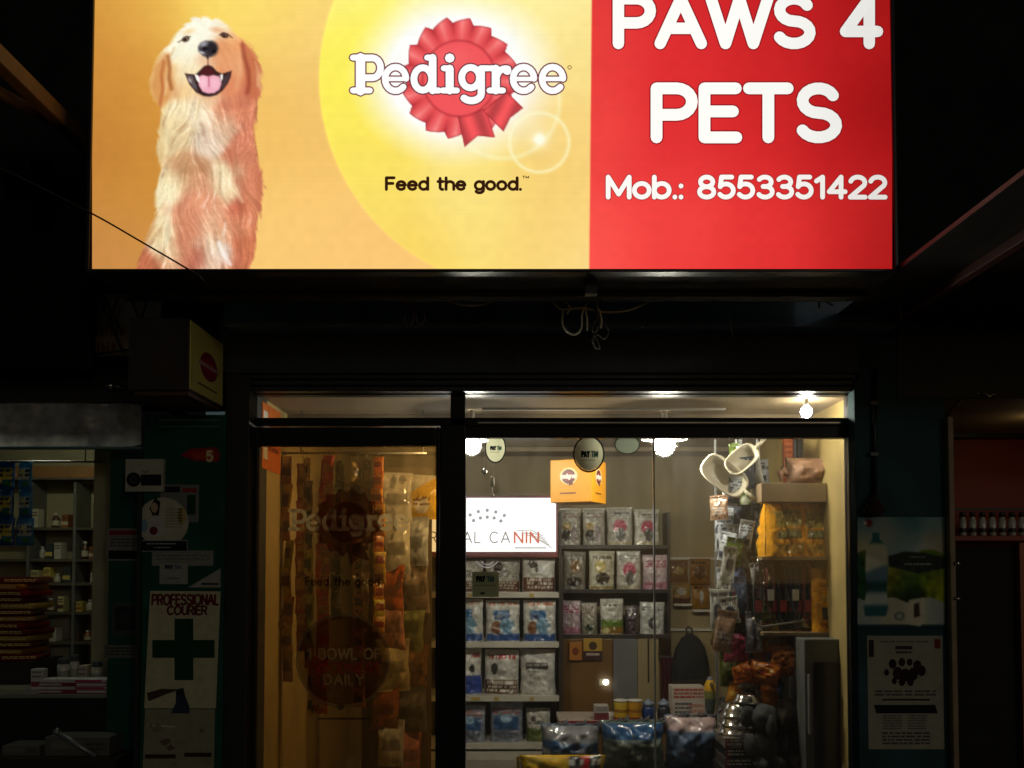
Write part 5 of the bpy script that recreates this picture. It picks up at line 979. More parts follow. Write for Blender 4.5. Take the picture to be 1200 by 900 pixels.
for i, (px, py, w_, h_) in enumerate(((893, 803, .16, .12), (918, 792, .14, .16), (905, 850, .1, .3), (872, 800, .12, .1))):
    pouch('treat_packet', ('crumpled orange packet over the steel bowls', 'crumpled orange packet beside the fridge', 'long orange packet between the plush toys', 'small rust packet on top of the steel bowls')[i], 'treat packet', P(px, py, YH - .3), w_, h_, .06, [(206, 120, 24), ('n', (150, 60, 20), 7), ('n', (236, 190, 110), 4)], rz=.3 * i - .4, roll=.2 - .15 * i, style='pillow', seed=150 + i, mat=FOIL, crease=.12)
zst_ = P(886, 902, YH - .42).z
hp = [((214, 140, 30), 'orange'), ((176, 60, 30), 'rust red'), ((150, 148, 138), 'grey'), ((226, 180, 60), 'golden'), ((120, 96, 66), 'brown'), ((190, 184, 170), 'pale'), ((120, 130, 60), 'moss green'), ((96, 112, 150), 'steel blue')]
for i in range(34):
    row, cm = i // 5, i % 5; px = 850 + cm * 20 + rr.uniform(-8, 8); py = 668 + row * 31 + rr.uniform(-9, 9)
    if px > 938 or (px > 900 and py < 700): px -= 40
    c1, nm = hp[(i * 5 + row) % 8]; Yp = YH - .10 - .035 * (i % 5); top = P(px, py, Yp); h_ = rr.uniform(.12, .22); w_ = rr.uniform(.08, .13)
    if top.z - h_ < zst_: h_ = max(.07, top.z - zst_)
    sp = [c1, ('n', tuple(min(255, int(c * 1.4)) for c in c1), 6), ('n', tuple(int(c * .45) for c in c1), 6), ('t', .15, .4, .85, .7, tuple(min(255, c + 70) for c in c1), 3)]
    t = pouch('treat_packet', f'crinkled {nm} packet in the low heap hanging over the bowls and plush toys', 'treat packet', (top.x, Yp, top.z - h_), w_, h_, .045, sp, f'{nm} packets in the low heap', rz=rr.uniform(-.9, .4), tilt=rr.uniform(-.1, .15), roll=rr.uniform(-.3, .3), style='hang', mat=FOIL, seed=500 + i, nu=16, nv=20, crease=.12)
    q = MB(); q.tube([(top.x, Yp - .004, top.z - .006), (top.x, YH + .055, top.z + .006)], .0025, 5); q.build('peg', CHROME, t)
stand = thing('toy_stand', 'dark low stand below the peg rack for bowls and plush toys', 'stand', P(886, 1000, YH - .3)); zst = P(886, 902, YH - .42).z
part('stand_top', DARKW, stand, lambda q: q.box(P(849, 900, YH - .42).x, P(947, 900, YH - .42).x, YH - .42, YH + .04, zst - .03, zst)); part('stand_base', DARKW, stand, lambda q: q.box(P(852, 900, YH - .42).x, P(941, 900, YH - .42).x, YH - .38, YH, ZF, zst - .031))
# books/boxes then bowls stacked on them
zcur = zst
for i, (p0, p1, h_, c) in enumerate(((850, 898, .05, (70, 64, 60)), (851, 896, .05, (40, 36, 36)), (850, 897, .055, (120, 110, 100)))):
    a, b = P(p0, 880, YH - .38), P(p1, 880, YH - .38)
    carton('flat_box', ('bottom', 'middle', 'top')[i] + ' flat printed box under the stack of steel bowls', 'box', a.x, b.x, YH - .38, YH - .12, zcur, zcur + h_ - .001, c, [('t', .04, .15, .95, .85, (190, 180, 170), 2), ('r', .82, .1, .97, .9, (206, 200, 190)), ('r', .0, .1, .12, .9, (150, 30, 34))]); zcur += h_
bc = P(868, 880, YH - .26); bc.z = zcur
zcur2 = zcur
for i, (r_, h_) in enumerate(((.112, .075), (.108, .075), (.104, .075), (.066, .05))):
    t = thing('steel_bowl', ('bottom bowl of', 'second bowl of', 'third bowl of', 'small top bowl of')[i] + ' the upside down steel bowl stack', 'bowl', (bc.x, bc.y, zcur2), 'upside down steel bowls')
    if i == 3: zcur2 += .0
    c = Vector((bc.x + (.03 if i == 3 else .004 * i), bc.y - (.03 if i == 3 else 0), zcur2)); q = MB(); q.lathe([(r_ * 1.06, .0), (r_ * 1.08, .008), (r_ * 1.02, .014), (r_ * .93, h_ * .5), (r_ * .8, h_ * .85), (r_ * .68, h_), (r_ * .4, h_ + .002), (.001, h_ + .002)], c, 32); q.build('bowl_shell', CHROME, t); t.location = c; t.children[0].location = (0, 0, 0)
    for v in t.children[0].data.vertices: v.co += Vector((bc.x, bc.y, zcur2)) - c
    q = MB(); q.lathe([(r_ * 1.075, .0005), (r_ * 1.10, .004), (r_ * 1.075, .009)], c, 32, cap=False); q.build('rolled_rim', CHROME, t)
    zcur2 += .045 if i < 2 else h_ + .002
# plush toys
def plush(label, c, col, sc, seed, ears, rz=0):
    t = thing('plush_toy', label, 'plush toy', c); rng = random.Random(seed); bm = bmesh.new(); Mz = Matrix.Rotation(rz, 4, 'Z')
    mt = plain('plush ' + str(seed), col, .95, 0, .35, 30, .8, 160)
    def blob(nm, p, r, sub=3):
        bm = bmesh.new(); bmesh.ops.create_icosphere(bm, subdivisions=sub, radius=1)
        for v in bm.verts:
            n = v.co.copy(); k = 1 + .10 * math.sin(7 * n.x + seed + p[0] * 40) * math.sin(6 * n.z + 1 + p[2] * 9) + rng.uniform(-.06, .06); v.co = Mz @ Vector((n.x * r[0] * k * sc + p[0] * sc, n.y * r[1] * k * sc + p[1] * sc, n.z * r[2] * k * sc + p[2] * sc))
        for f in bm.faces: f.smooth = True
        me = bpy.data.meshes.new(nm); bm.to_mesh(me); bm.free(); me.materials.append(mt); o = bpy.data.objects.new(nm, me); COL.objects.link(o); o.parent = t; return o
    blob('torso', (0, 0, .11), (.085, .075, .11)); blob('head', (0, -.02, .27), (.075, .075, .075)); blob('muzzle', (0, -.09, .235), (.028, .035, .06))
    for s in (-1, 1):
        blob('ear', (s * ears[0], 0, ears[1]), ears[2], 2); blob('arm', (s * .1, -.04, .13), (.03, .05, .065), 2); blob('leg', (s * .055, -.07, .03), (.035, .06, .035), 2)
    return t
plush('grey plush elephant toy with drooping ears beside the steel bowls', (P(897, 895, YH - .4).x, YH - .34, zst), (.045, .048, .046), .95, 3, (.085, .27, (.05, .02, .065)), .3)
plush('brown plush bear toy beside the grey fridge', (P(928, 895, YH - .42).x, YH - .28, zst), (.03, .02, .010), .98, 5, (.06, .335, (.03, .02, .03)), -.3)
# ================================================================ behind the tinted door: strips of sachets and clear packs on the side wall
rr = random.Random(21)
railb = thing('hanging_rail', 'thin steel rail under the ceiling behind the door carrying sachet strips', 'rail', P(400, 525, 4.8)); zr = P(400, 531, 4.8).z
rxa, rxb = XL + .001, P(500, 530, 4.8).x
q = MB(); q.tube([(rxa, 4.8, zr), (rxb, 4.8, zr)], .006, 7); q.build('bar', STEELG, railb)
for x in (rxa + .1, rxb - .02): q = MB(); q.tube([(x, 4.8, zr), (x, 4.8, ZC)], .004, 6); q.build('hanger', STEELG, railb)
scol = [((176, 140, 30), (120, 40, 20), 'yellow'), ((150, 60, 20), (220, 180, 90), 'rust'), ((186, 178, 150), (60, 70, 60), 'cream'), ((170, 34, 28), (226, 190, 120), 'red'), ((178, 44, 30), (226, 190, 120), 'scarlet'), ((110, 110, 84), (40, 60, 40), 'olive'), ((150, 110, 60), (60, 30, 20), 'tan'), ((120, 86, 60), (200, 190, 160), 'brown'), ((190, 150, 40), (150, 40, 30), 'gold')]
for i in range(9):
    px = 338 + i * 12.6 + rr.uniform(-5, 5); Yi = 4.8; x = P(px, 600, 4.8).x; c1, c2, nm = scol[i]; hh = rr.choice((.085, .1, .125, .15)); n = int(rr.uniform(.75, 1.5) / hh); wid = rr.uniform(.045, .075)
    t = thing('sachet_strip', f'long strip of {nm} sachets hanging behind the tinted door', 'sachet strip', (x, 4.8, zr), 'sachet strips behind the door'); dz = .012 + rr.uniform(0, .05); lean = rr.uniform(-.03, .03)
    for k in range(n):
        M4 = Matrix.Rotation(rr.uniform(-.9, .9), 4, 'Z') @ Matrix.Rotation(rr.uniform(-.08, .08), 4, 'X') @ Matrix.Rotation(rr.uniform(-.07, .07), 4, 'Y')
        cc = tuple(max(0, min(255, c * rr.uniform(1.0, 1.45) + 12)) for c in c1)
        o = pouch_mesh('sachet', wid, hh * 1.03, .022, design([cc, ('r', .12, rr.uniform(.2, .4), .88, rr.uniform(.6, .8), c2), ('t', .15, .74, .85, .9, (206, 200, 180), 2), ('n', c2, 3)], 200 + i), FOIL, None, Vector((x + lean * k * hh + rr.uniform(-.006, .006), 4.796 + rr.uniform(-.012, .012), zr - dz - hh * (k + 1))), M4, 'pillow', 200 + i * 10 + k, 14, 18, .08)
        o.parent = t; o.location = o.location - t.location
    q = MB(); q.tube([(x, 4.796, zr - dz - .01), (x, 4.79, zr + .006), (x, 4.803, zr + .012), (x, 4.81, zr)], .002, 5); q.build('hook', CHROME, t)
# clear packs and bags stacked on hooks further right
dn = ['pale clear', 'amber', 'white and yellow', 'silver', 'rusty orange', 'grey brown', 'pink brown', 'greenish', 'cream', 'dark tan', 'copper', 'smoky', 'pearl', 'rose']
dcol = [(190, 184, 170), (170, 110, 40), (206, 200, 180), (186, 190, 192), (176, 84, 34), (140, 120, 100), (176, 120, 96), (130, 130, 80), (190, 170, 120), (130, 90, 50), (160, 90, 50), (110, 104, 96), (196, 190, 180), (180, 110, 100)]
for i in range(14):
    row, cm = i // 2, i % 2; px = 462 + cm * 27 + rr.uniform(-6, 6) - row * 1.5; py = 560 + row * 48 + rr.uniform(-6, 6); Yp = 5.3 + .05 * cm
    top = P(px, py, Yp); h_ = rr.uniform(.25, .33); w_ = rr.uniform(.15, .21)
    sp = [dcol[i], ('n', tuple(min(255, int(c * 1.35)) for c in dcol[i]), 6), ('n', tuple(int(c * .5) for c in dcol[i]), 5), ('r', .15, .35, .85, .6, tuple(int(c * .7) for c in dcol[i]))]
    if i == 1: sp = [(206, 200, 184), ('d', (226, 180, 20), .55, .5), ('e', .5, .3, .3, .2, (230, 226, 216)), ('t', .2, .3, .8, .5, (120, 60, 50), 3)]
    t = pouch('treat_bag', f'crinkled {dn[i] if i != 1 else "white and bright yellow"} bag hanging on the wall behind the door glass', 'treat bag', (top.x, Yp, top.z - h_), w_, h_, .06, sp, rz=rr.uniform(-.4, .4), roll=rr.uniform(-.08, .08), style='hang', mat=WRAP, seed=300 + i, nu=18, nv=22, crease=.1)
    q = MB(); q.tube([(top.x, Yp - .004, top.z - .008), (top.x, Yp + .06, top.z)], .003, 5); q.build('hook', CHROME, t)
prk = thing('display_rack', 'dark peg panel behind the door holding crinkled bags', 'display rack', (P(475, 1000, 5.4).x, 5.42, ZF)); part('panel_board', plain('peg panel', (.09, .06, .03), .6, 0, .2, 8), prk, lambda q: q.box(P(425, 700, 5.42).x, P(506, 700, 5.42).x, 5.405, 5.42, ZF, P(475, 548, 5.4).z)); part('base', DARKW, prk, lambda q: q.box(P(425, 700, 5.42).x, P(506, 700, 5.42).x, 5.36, 5.5, ZF, ZF + .04))
# orange display board and papers seen through the strip window, key charm on the door
kc = thing('key_charm', 'small dangling brass key charm on a hook behind the door glass', 'key charm', P(329, 742, YF + .06))
q = MB(); pts = [P(330, 690, YF + .06), P(331, 700, YF + .06), P(328.5, 708, YF + .06), P(331, 716, YF + .06), P(328.5, 726, YF + .06)]; q.tube(pts, .0022, 6); q.build('chain', CHROME, kc)
for (dx, rr_) in ((0, .012), (3, .009)): q = MB(); c = P(329 + dx, 733, YF + .06); q.tube([c + Vector((rr_ * math.cos(a_), 0, rr_ * 1.5 * math.sin(a_))) for a_ in np.linspace(0, 6.283, 13)[:-1]], .0024, 6, closed=True); q.build('ring', plain('brass', (.6, .42, .16), .25, 1), kc)
q = MB(); q.tube([P(330, 690, YF + .06), P(330, 689, YF + .02)], .003, 6); q.build('hook', CHROME, kc)
op = thing('orange_poster', 'orange and white poster on the side wall behind the left strip window', 'poster', P(325, 490, 4.5))
q = MB(); q.box(XL + .0005, XL + .003, 4.4, 4.75, ZC - .35, ZC - .02, lin((190, 96, 20))); q.build('sheet', PAPER, op)
pr = Print(lambda u, v, l: Vector((XL + .0032 + l, 4.42 + .3 * u, ZC - .03 - .3 * v)), .0005); pr.rect(0, .1, .25, .9, (206, 200, 190), 1); pr.dashes(.3, .2, .95, .8, 4, (120, 40, 16), random.Random(2), 1); pr.build('printed_panel', PAPER, op)
# ================================================================ loose wires under and across the big sign
def wire(label, runs, mat, r=.0035, name='cable', coil=None):
    pts0 = runs[0]; t = thing(name, label, 'cable', pts0[len(pts0) // 2])
    for p in runs: q = MB(); q.tube(p, r, 6); q.build('strand', mat, t)
    return t
def sm(ps, n=8):           # smooth run through points
    ps = [Vector(p) for p in ps]; out = []
    for i in range(len(ps) - 1):
        p0, p1, p2, p3 = ps[max(i - 1, 0)], ps[i], ps[i + 1], ps[min(i + 2, len(ps) - 1)]
        for k in range(n):
            t = k / n; out.append(.5 * ((2 * p1) + (p2 - p0) * t + (2 * p0 - 5 * p1 + 4 * p2 - p3) * t * t + (3 * p1 - p0 - 3 * p2 + p3) * t ** 3))
    return out + [ps[-1]]
YX = 3.76
W = lambda *ps: sm([P(a, b, YX + (c[0] if c else 0)) for a, b, *c in ps])
wire('black cable slanting across the lower dog corner of the lit sign', [sm([P(-60, 170, 3.2), P(20, 206, 3.3), P(109, 251, 3.39), P(165, 283, 3.392), P(223, 317, 3.392), P(236, 326, 3.42), P(246, 338, 3.6)])], WIRE_B, .0035)
wire('white cable drooping in one shallow bow under the sign', [W((516, 346), (524, 352), (540, 357), (556, 358), (572, 355), (587, 348), (592, 343))], WIRE_W, .0042)
wire('tangle of pale cables knotted below the middle of the sign', [W((642, 344), (649, 355), (657, 362), (668, 362), (684, 361), (697, 364, .02), (716, 366), (740, 363), (756, 355), (770, 347)), W((654, 345), (662, 353), (668, 361), (664, 368)), W((660, 362), (659, 378), (663, 387), (673, 392), (681, 385), (682, 370), (684, 361)), W((692, 345), (688, 354), (686, 361), (688, 375), (688, 387)), W((699, 346), (700, 358), (703, 366), (705, 376), (704, 384))], WIRE_W, .0044)
wire('dark cable bundle hanging from the pale tangle under the sign', [W((697, 362), (700, 372), (694, 384), (699, 396), (703, 408), (697, 406), (696, 392), (703, 381), (700, 366)), W((700, 366), (710, 382), (714, 388), (708, 397), (701, 392), (694, 398), (700, 409))], plain('dusty dark sheath', (.10, .09, .075), .6), .0034)
wire('small dull red cable coil hanging left of the white bow', [W((468, 356), (478, 352), (488, 357), (497, 366), (497, 376), (491, 380), (487, 368), (485, 357), (476, 364), (474, 376), (480, 381), (485, 373), (483, 358)), W((466, 357), (478, 355))], WIRE_R, .003)
wire('single thin wire end dangling below the red sign half', [W((855, 345), (855, 362), (856, 380), (859, 394))], plain('dull grey sheath', (.16, .15, .13), .6), .0022)
for i, (a, b, c) in enumerate((((960, 361), (962, 351), (976, 358)), ((919, 346), (920, 352), (919.5, 356)))):
    wire(('bent pale clip' if i == 0 else 'short pale wire stub') + ' under the sign near its right end', [W(a, b, c)], plain('straw tape', (.42, .36, .18), .6), .005 if i == 0 else .004)
wire('short grey wire end beside the right sign corner', [W((1055, 344), (1056, 360), (1055, 378))], MATS['dull grey sheath'], .003)
# ================================================================ small projecting box sign
bs = thing('box_sign', 'small yellow box sign with red rosette projecting from the wall', 'box sign', P(205, 465, 4.0))
BX = (P(150, 420, 3.72).x, P(222.5, 420, 3.72).x); z0b, z1b = P(222, 457, 3.72).z, P(222, 372.5, 3.72).z
Yb1 = 3.72 * (P(222.5, 420, 3.72).x / P(262, 420, 3.72).x)
part('casing', plain('rusty brown casing', (.03, .017, .008), .6, 0, .4, 10), bs, lambda q: q.box(BX[0], BX[1] - .0041, 3.72, Yb1, z0b, z1b), .004)
part('lit_panel', plain('unlit yellow panel', (.80, .72, .18), .4, 0, .12, 6), bs, lambda q: q.box(BX[1] - .004, BX[1], 3.728, Yb1 - .008, z0b + .008, z1b - .008))
pr = Print(lambda u, v, l: Vector((BX[1] + .0006 + l, 3.73 + (Yb1 - 3.74) * u, z1b - .01 - (z1b - z0b - .02) * v)), .0005)
pr.disc(.54, .52, .27, .22, (150, 20, 60), 1, 30); pr.disc(.54, .52, .16, .13, (176, 28, 60), 2, 30); pr.rect(.22, .49, .86, .55, (206, 160, 150), 3); pr.rect(.2, .84, .8, .87, (120, 90, 30), 1); pr.build('rosette_mark', PAPER, bs)
part('wall_arm', DARKSTEEL, bs, lambda q: q.box((BX[0] + BX[1]) / 2 - .02, (BX[0] + BX[1]) / 2 + .02, Yb1 - .002, 4.3, z1b - .12, z1b - .08))
part('wall_arm', DARKSTEEL, bs, lambda q: q.box((BX[0] + BX[1]) / 2 - .02, (BX[0] + BX[1]) / 2 + .02, Yb1 - .002, 4.3, z0b + .06, z0b + .1))
part('bottom_lip', plain('rust red paint', (.09, .03, .012), .6), bs, lambda q: q.box(BX[0] + .02, BX[1] - .01, 3.74, Yb1, z0b - .018, z0b - .0005))
# ================================================================ left: building over the medicine shop
lb2 = thing('left_building', 'dark building front over the medicine shop beside the pet shop', 'building', (-2.8, 4.3, .13))
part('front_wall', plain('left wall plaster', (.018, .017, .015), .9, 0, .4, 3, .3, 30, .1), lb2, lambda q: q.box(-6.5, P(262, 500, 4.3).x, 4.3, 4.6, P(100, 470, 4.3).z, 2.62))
part('lintel', plain('black lintel paint', (.012, .012, .012), .5), lb2, lambda q: q.box(-6.5, P(170, 470, 4.24).x, 4.24, 4.299, P(100, 471, 4.24).z, P(100, 440, 4.24).z))
part('lintel_edge', plain('dull steel edge', (.05, .05, .055), .35, .7), lb2, lambda q: q.box(-6.5, P(160, 470, 4.235).x, 4.228, 4.239, P(100, 452, 4.235).z, P(100, 446, 4.235).z))
MATT = printed('matt faded paint', .95, 0, 30, .4, spec=.05)
pm = thing('name_board', 'black board with a faint cross and two grey letters left of the lit sign', 'sign board', P(20, 430, 4.0))
part('board_panel', plain('near black board', (.007, .0075, .006), .8, 0, .3, 5, 0, 60, .1), pm, lambda q: q.pbox(-260, 108, 178, 432, 4.0, .05), .004)
part('mounting_strut', DARKSTEEL, pm, lambda q: q.pbox(-100, -80, 240, 250, 4.05, .6)); part('mounting_strut', DARKSTEEL, pm, lambda q: q.pbox(60, 75, 240, 250, 4.05, .6))
pr = Print(sheet(4.0)); pr.text('LS', 6, 372, 66, 15, (30, 30, 26), 74, 1, .3); pr.build('lettering', MATT, pm)
pr = Print(sheet(4.0)); pr.rect(36, 186, 62, 272, (4, 4, 4), 1); pr.rect(4, 206, 35.9, 236, (4, 4, 4), 1); pr.rect(62.1, 206, 92, 236, (4, 4, 4), 1); pr.build('cross_mark', MATT, pm)
# pale board behind crossing struts
wb = thing('pale_board', 'pale board with broken red lettering behind crossed dark struts', 'board', P(150, 416, 4.29))
q = MB(); q.pbox(112, 188, 344, 417, 4.26, .02); q.build('panel', plain('dirty cream panel', (.42, .38, .3), .7, 0, .35, 14), wb)
pr = Print(sheet(4.26)); rr = random.Random(4)
for (u0, v0, n, hh) in ((114, 384, 6, 9), (115, 401, 4, 10)):
    for k in range(n):
        x = u0 + k * 5.6; pr.stroke([(x, v0), (x + rr.uniform(-1, 1.5), v0 + hh)], 1.6, (120, 24, 34), 1, 1)
        if k % 2: pr.stroke([(x, v0 + rr.uniform(0, hh)), (x + 3, v0 + rr.uniform(0, hh))], 1.3, (120, 24, 34), 2, 1)
pr.build('faded_lettering', PAPER, wb)
sc = thing('strut_lattice', 'thin dark crossed struts in front of the pale board', 'lattice', P(150, 412, 4.2))
for (a, b) in (((116, 343), (144, 414)), ((120, 343), (140, 385)), ((141, 343), (126, 380)), ((150, 343), (166, 380)), ((175, 343), (165, 376)), ((112, 415), (150, 410))):
    q = MB(); q.tube([P(*a, 4.2), P(*b, 4.2)], .006, 6); q.build('strut', WIRE_B, sc)
q = MB(); q.tube([P(105, 343, 4.205), P(192, 343, 4.205)], .008, 6); q.build('strut', WIRE_B, sc)
gl = thing('glass_lamp_cap', 'small shiny unlit lamp cap on the black lintel', 'lamp', P(130, 456, 4.2)); c = P(130, 452, 4.2); q = MB(); q.lathe([(.001, -.02), (.016, -.014), (.022, 0), (.014, .012), (.006, .016)], c, 14); q.build('globe', CHROME, gl); q = MB(); q.tube([c + Vector((.01, .0, .0)), c + Vector((.04, .01, -.006)), c + Vector((.06, .045, -.006))], .006, 6); q.build('holder', STEELG, gl)
# canopy arms catching the light of the sign, top left
aw = thing('wooden_beam', 'long brown canopy arm lit by the sign left of its edge', 'beam', (-1.72, 4.3, 3.26))
part('arm', plain('weathered brown wood', (.11, .055, .018), .7, 0, .4, 9, .3, 40), aw, lambda q: q.box(-1.775, -1.72, 2.2, 4.62, 3.235, 3.30), .008)
q = MB(); q.tube([P(-30, 92, 3.05), P(40, 131, 3.38), P(60, 141, 4.0)], .022, 8); aw2 = thing('canopy_brace', 'short brown round brace below the long canopy arm', 'brace', P(5, 112, 3.2)); q.build('pole', MATS['weathered brown wood'], aw2); q = MB(); q.tube([P(-30, 92, 3.05), P(-80, 62, 2.8)], .02, 8); q.build('pole', MATS['weathered brown wood'], aw2)
# ================================================================ left: medicine shop
ms = thing('medicine_shop', 'dim medicine shop interior with cream walls beside the green panel', 'shop', (-2.6, 5.6, .13)); YM = 5.7
mx1 = P(128, 650, YM).x; mx0 = -4.2
part('back_wall', plain('pale green cream wall', (.36, .33, .19), .7, 0, .2, 4), ms, lambda q: q.box(mx0, mx1 + .5, YM + .25, YM + .3, .13, 2.6)); part('side_wall', MATS['pale green cream wall'], ms, lambda q: q.box(mx1 + .4, mx1 + .5, 4.62, YM + .25, .13, 2.6))
part('ceiling', CEIL, ms, lambda q: q.box(mx0, mx1 + .5, 4.62, YM + .25, 2.45, 2.5)); part('floor', MATS['shop floor tile'], ms, lambda q: q.box(mx0, mx1 + .5, 4.3, YM + .25, .1, .14))
tl = thing('tube_lamp', 'lit tube lamp inside the medicine shop above the silver sheet', 'lamp', (P(60, 500, 4.75).x, 4.75, 2.42)); q = MB(); q.tube([(P(20, 500, 4.75).x, 4.75, 2.41), (P(100, 500, 4.75).x, 4.75, 2.41)], .013, 8); q.build('tube', lamp_mat('dim tube', (.95, 1, .75), 60.0), tl); q = MB(); q.box(P(16, 500, 4.75).x, P(104, 500, 4.75).x, 4.735, 4.765, 2.424, 2.449); q.build('fitting', WHITEP, tl)
shf = thing('medicine_shelves', 'tall cream medicine shelves with small bottles and cartons', 'shelf', (P(85, 900, YM).x, YM, .14))
rows = [(618, .0), (655, 0), (683, 0), (717, 0), (752, 0), (797, 0)]
sxa, sxb = P(-60, 700, YM).x, P(127, 700, YM).x; MZ = []
for r, _ in rows: z = P(80, r, YM).z; MZ.append(z); part('shelf_board', plain('shelf wood grey', (.10, .09, .06), .5, 0, .2, 8), shf, lambda q: q.box(sxa, sxb, YM, YM + .2, z - .018, z), .002)
for p in (-60, 30, 84, 124.5): part('upright', plain('grey upright', (.14, .14, .12), .5), shf, lambda q: q.box(P(p, 700, YM - .004).x, P(p + 3.2, 700, YM - .004).x, YM - .004, YM + .2, .14, P(80, 565, YM).z))
part('header_board', plain('orange brown board', (.30, .15, .05), .45, 0, .2, 5), shf, lambda q: q.pbox(-60, 127, 546, 560, YM - .006, .2), .003); part('header_trim', MATS['bright aluminium'], shf, lambda q: q.pbox(-60, 128, 560.2, 561.8, YM - .012, .01))
part('back_panel', MATS['pale green cream wall'], shf, lambda q: q.box(sxa, sxb, YM + .2, YM + .215, .14, P(80, 546, YM).z))
rr = random.Random(77)
mcol = [((196, 192, 170), 'white'), ((206, 186, 90), 'pale yellow'), ((90, 60, 44), 'brown'), ((180, 176, 160), 'grey white'), ((150, 90, 40), 'orange brown'), ((60, 70, 66), 'dark green'), ((200, 190, 130), 'cream')]
nth = ('top', 'second', 'third', 'fourth', 'fifth', 'lowest')
spots = {0: [(40, 10), (63, 10), (76, 9), (120, 8)], 1: [(48, 8), (58, 9), (68, 9), (98, 9), (109, 9), (119, 8)], 2: [(42, 10), (56, 9), (66, 9), (79, 10), (112, 11)], 3: [(46, 9), (59, 9), (73, 8), (93, 10), (105, 10), (116, 9)], 4: [(42, 8), (60, 18), (91, 9), (103, 10), (114, 9)], 5: [(41, 11), (53, 9), (66, 10), (80, 11), (96, 10), (110, 11)]}
for r in range(6):
    for i, (px, w_) in enumerate(spots[r]):
        x0, x1 = P(px - w_ / 2 + .6, 700, YM + .04).x, P(px + w_ / 2 - .6, 700, YM + .04).x; h_ = rr.uniform(.055, .105) * (1.25 if r in (0, 1) else 1)
        ci = (r * 3 + i * 2) % 7; col, nm = mcol[ci]
        if (r + i) % 3 == 1:
            c = Vector(((x0 + x1) / 2, YM + .05, MZ[r])); t = thing('medicine_bottle', f'{nm} medicine bottle on the {nth[r]} medicine shelf, item {("one","two","three","four","five","six")[i]} from the orange sachets', 'bottle', c, 'medicine bottles'); rad = (x1 - x0) / 2
            q = MB(lin(col)); q.lathe([(rad, 0), (rad, h_ * .65), (rad * .5, h_ * .82), (rad * .5, h_ * .88)], c, 12); q.build('bottle_body', PLASTIC, t); q = MB(lin((200, 196, 186))); q.lathe([(rad * .58, h_ * .88), (rad * .58, h_ * 1.05)], c, 12); q.build('cap', PLASTIC, t)
            q = MB(lin((190, 186, 160))); q.lathe([(rad * 1.02, h_ * .15), (rad * 1.02, h_ * .5)], c, 12, cap=False); q.build('paper_label', CARD, t)
        else:
            carton('medicine_carton', f'{nm} medicine carton on the {nth[r]} medicine shelf, item {("one","two","three","four","five","six")[i]} from the orange sachets', 'carton', x0, x1, YM + .02, YM + .1, MZ[r], MZ[r] + h_, col, [('r', 0, .55, 1, .8, mcol[(ci + 3) % 7][0]), ('t', .1, .15, .9, .45, (70, 64, 60), 2)], 'medicine cartons')
# silver sheet over the opening
ss = thing('plastic_sheet', 'crumpled silver plastic sheet stretched over the medicine shop opening', 'plastic sheet', P(60, 526, 4.2)); n, mrow = 70, 16
V3 = np.zeros((mrow, n, 3)); rng = np.random.default_rng(3); nz = smooth_noise((mrow, n), 7, rng) * .03 + smooth_noise((mrow, n), 2.5, rng) * .012
for j in range(mrow):
    for i in range(n):
        px = -70 + (238 - 0) * i / (n - 1); edge = max(0, (px - 150) / 18) ** 2 * 6; p = P(px, 474 + (50 - 2 * edge * 0) * j / (mrow - 1) + (edge if j < mrow / 2 else -edge) * (.5 if j in (0, mrow - 1) else .2), 4.215); V3[j, i] = (p.x, p.y + nz[j, i] - .02, p.z)
grid_mesh('sheet', V3, np.full((mrow, n, 3), .5) * (1 + .5 * smooth_noise((mrow, n), 6, rng))[..., None], printed('silver plastic', .3, .2, 11, .4, .3, trans=.4), ss)
q = MB(); q.tube([P(-70, 475, 4.21), P(168, 475, 4.21)], .008, 7); q.build('top_rod', STEELG, ss); q = MB(); q.tube([P(-70, 525, 4.2), P(166, 525, 4.2)], .008, 7); q.build('bottom_rod', plain('teal rod', (.05, .14, .14), .4), ss)
for px in (-60, 160): q = MB(); q.tube([P(px, 475, 4.21), P(px, 466, 4.24)], .004, 6); q.build('hanger', STEELG, ss)
# hanging chips strips at far left
YZ = 4.62
hr2 = thing('hanging_rail', 'rail across the medicine shop opening carrying chip packet strips', 'rail', P(10, 541, YZ)); q = MB(); q.tube([P(-80, 541, YZ), P(120, 541, YZ)], .006, 7); q.build('bar', STEELG, hr2); q = MB(); q.tube([P(-40, 541, YZ), (P(-40, 541, YZ).x, YZ, 2.62)], .004, 6); q.build('hanger', STEELG, hr2); q = MB(); q.tube([P(100, 541, YZ), (P(100, 541, YZ).x, YZ, 2.62)], .004, 6); q.build('hanger', STEELG, hr2)
for i, (px, n, c1, c2, nm) in enumerate(((-14, 3, (150, 96, 20), (190, 30, 20), 'orange and red'), (9, 3, (30, 84, 140), (216, 190, 60), 'blue and yellow'), (30, 3, (60, 120, 160), (200, 196, 190), 'blue and white'))):
    t = thing('packet_strip', f'strip of {nm} snack packets hanging in the medicine shop', 'packet strip', P(px, 541, YZ), 'snack packet strips'); hh = .145
    for k in range(n):
        o = pouch_mesh('packet', .085, hh, .03, design([c1, ('r', .1, .35, .9, .75, c2), ('t', .12, .42, .88, .7, (40, 40, 60), 2), ('n', (226, 210, 90), 4), ('e', .6, .2, .25, .1, (60, 130, 60))], 400 + i), FOIL, None, P(px, 541, YZ) + Vector((rr.uniform(-.006, .006), 0, -.004 - hh * (k + .97))), Matrix.Rotation(rr.uniform(-.3, .3), 4, 'Z'), 'pillow', 400 + i * 7 + k, 16, 20, .06); o.parent = t; o.location = o.location - t.location
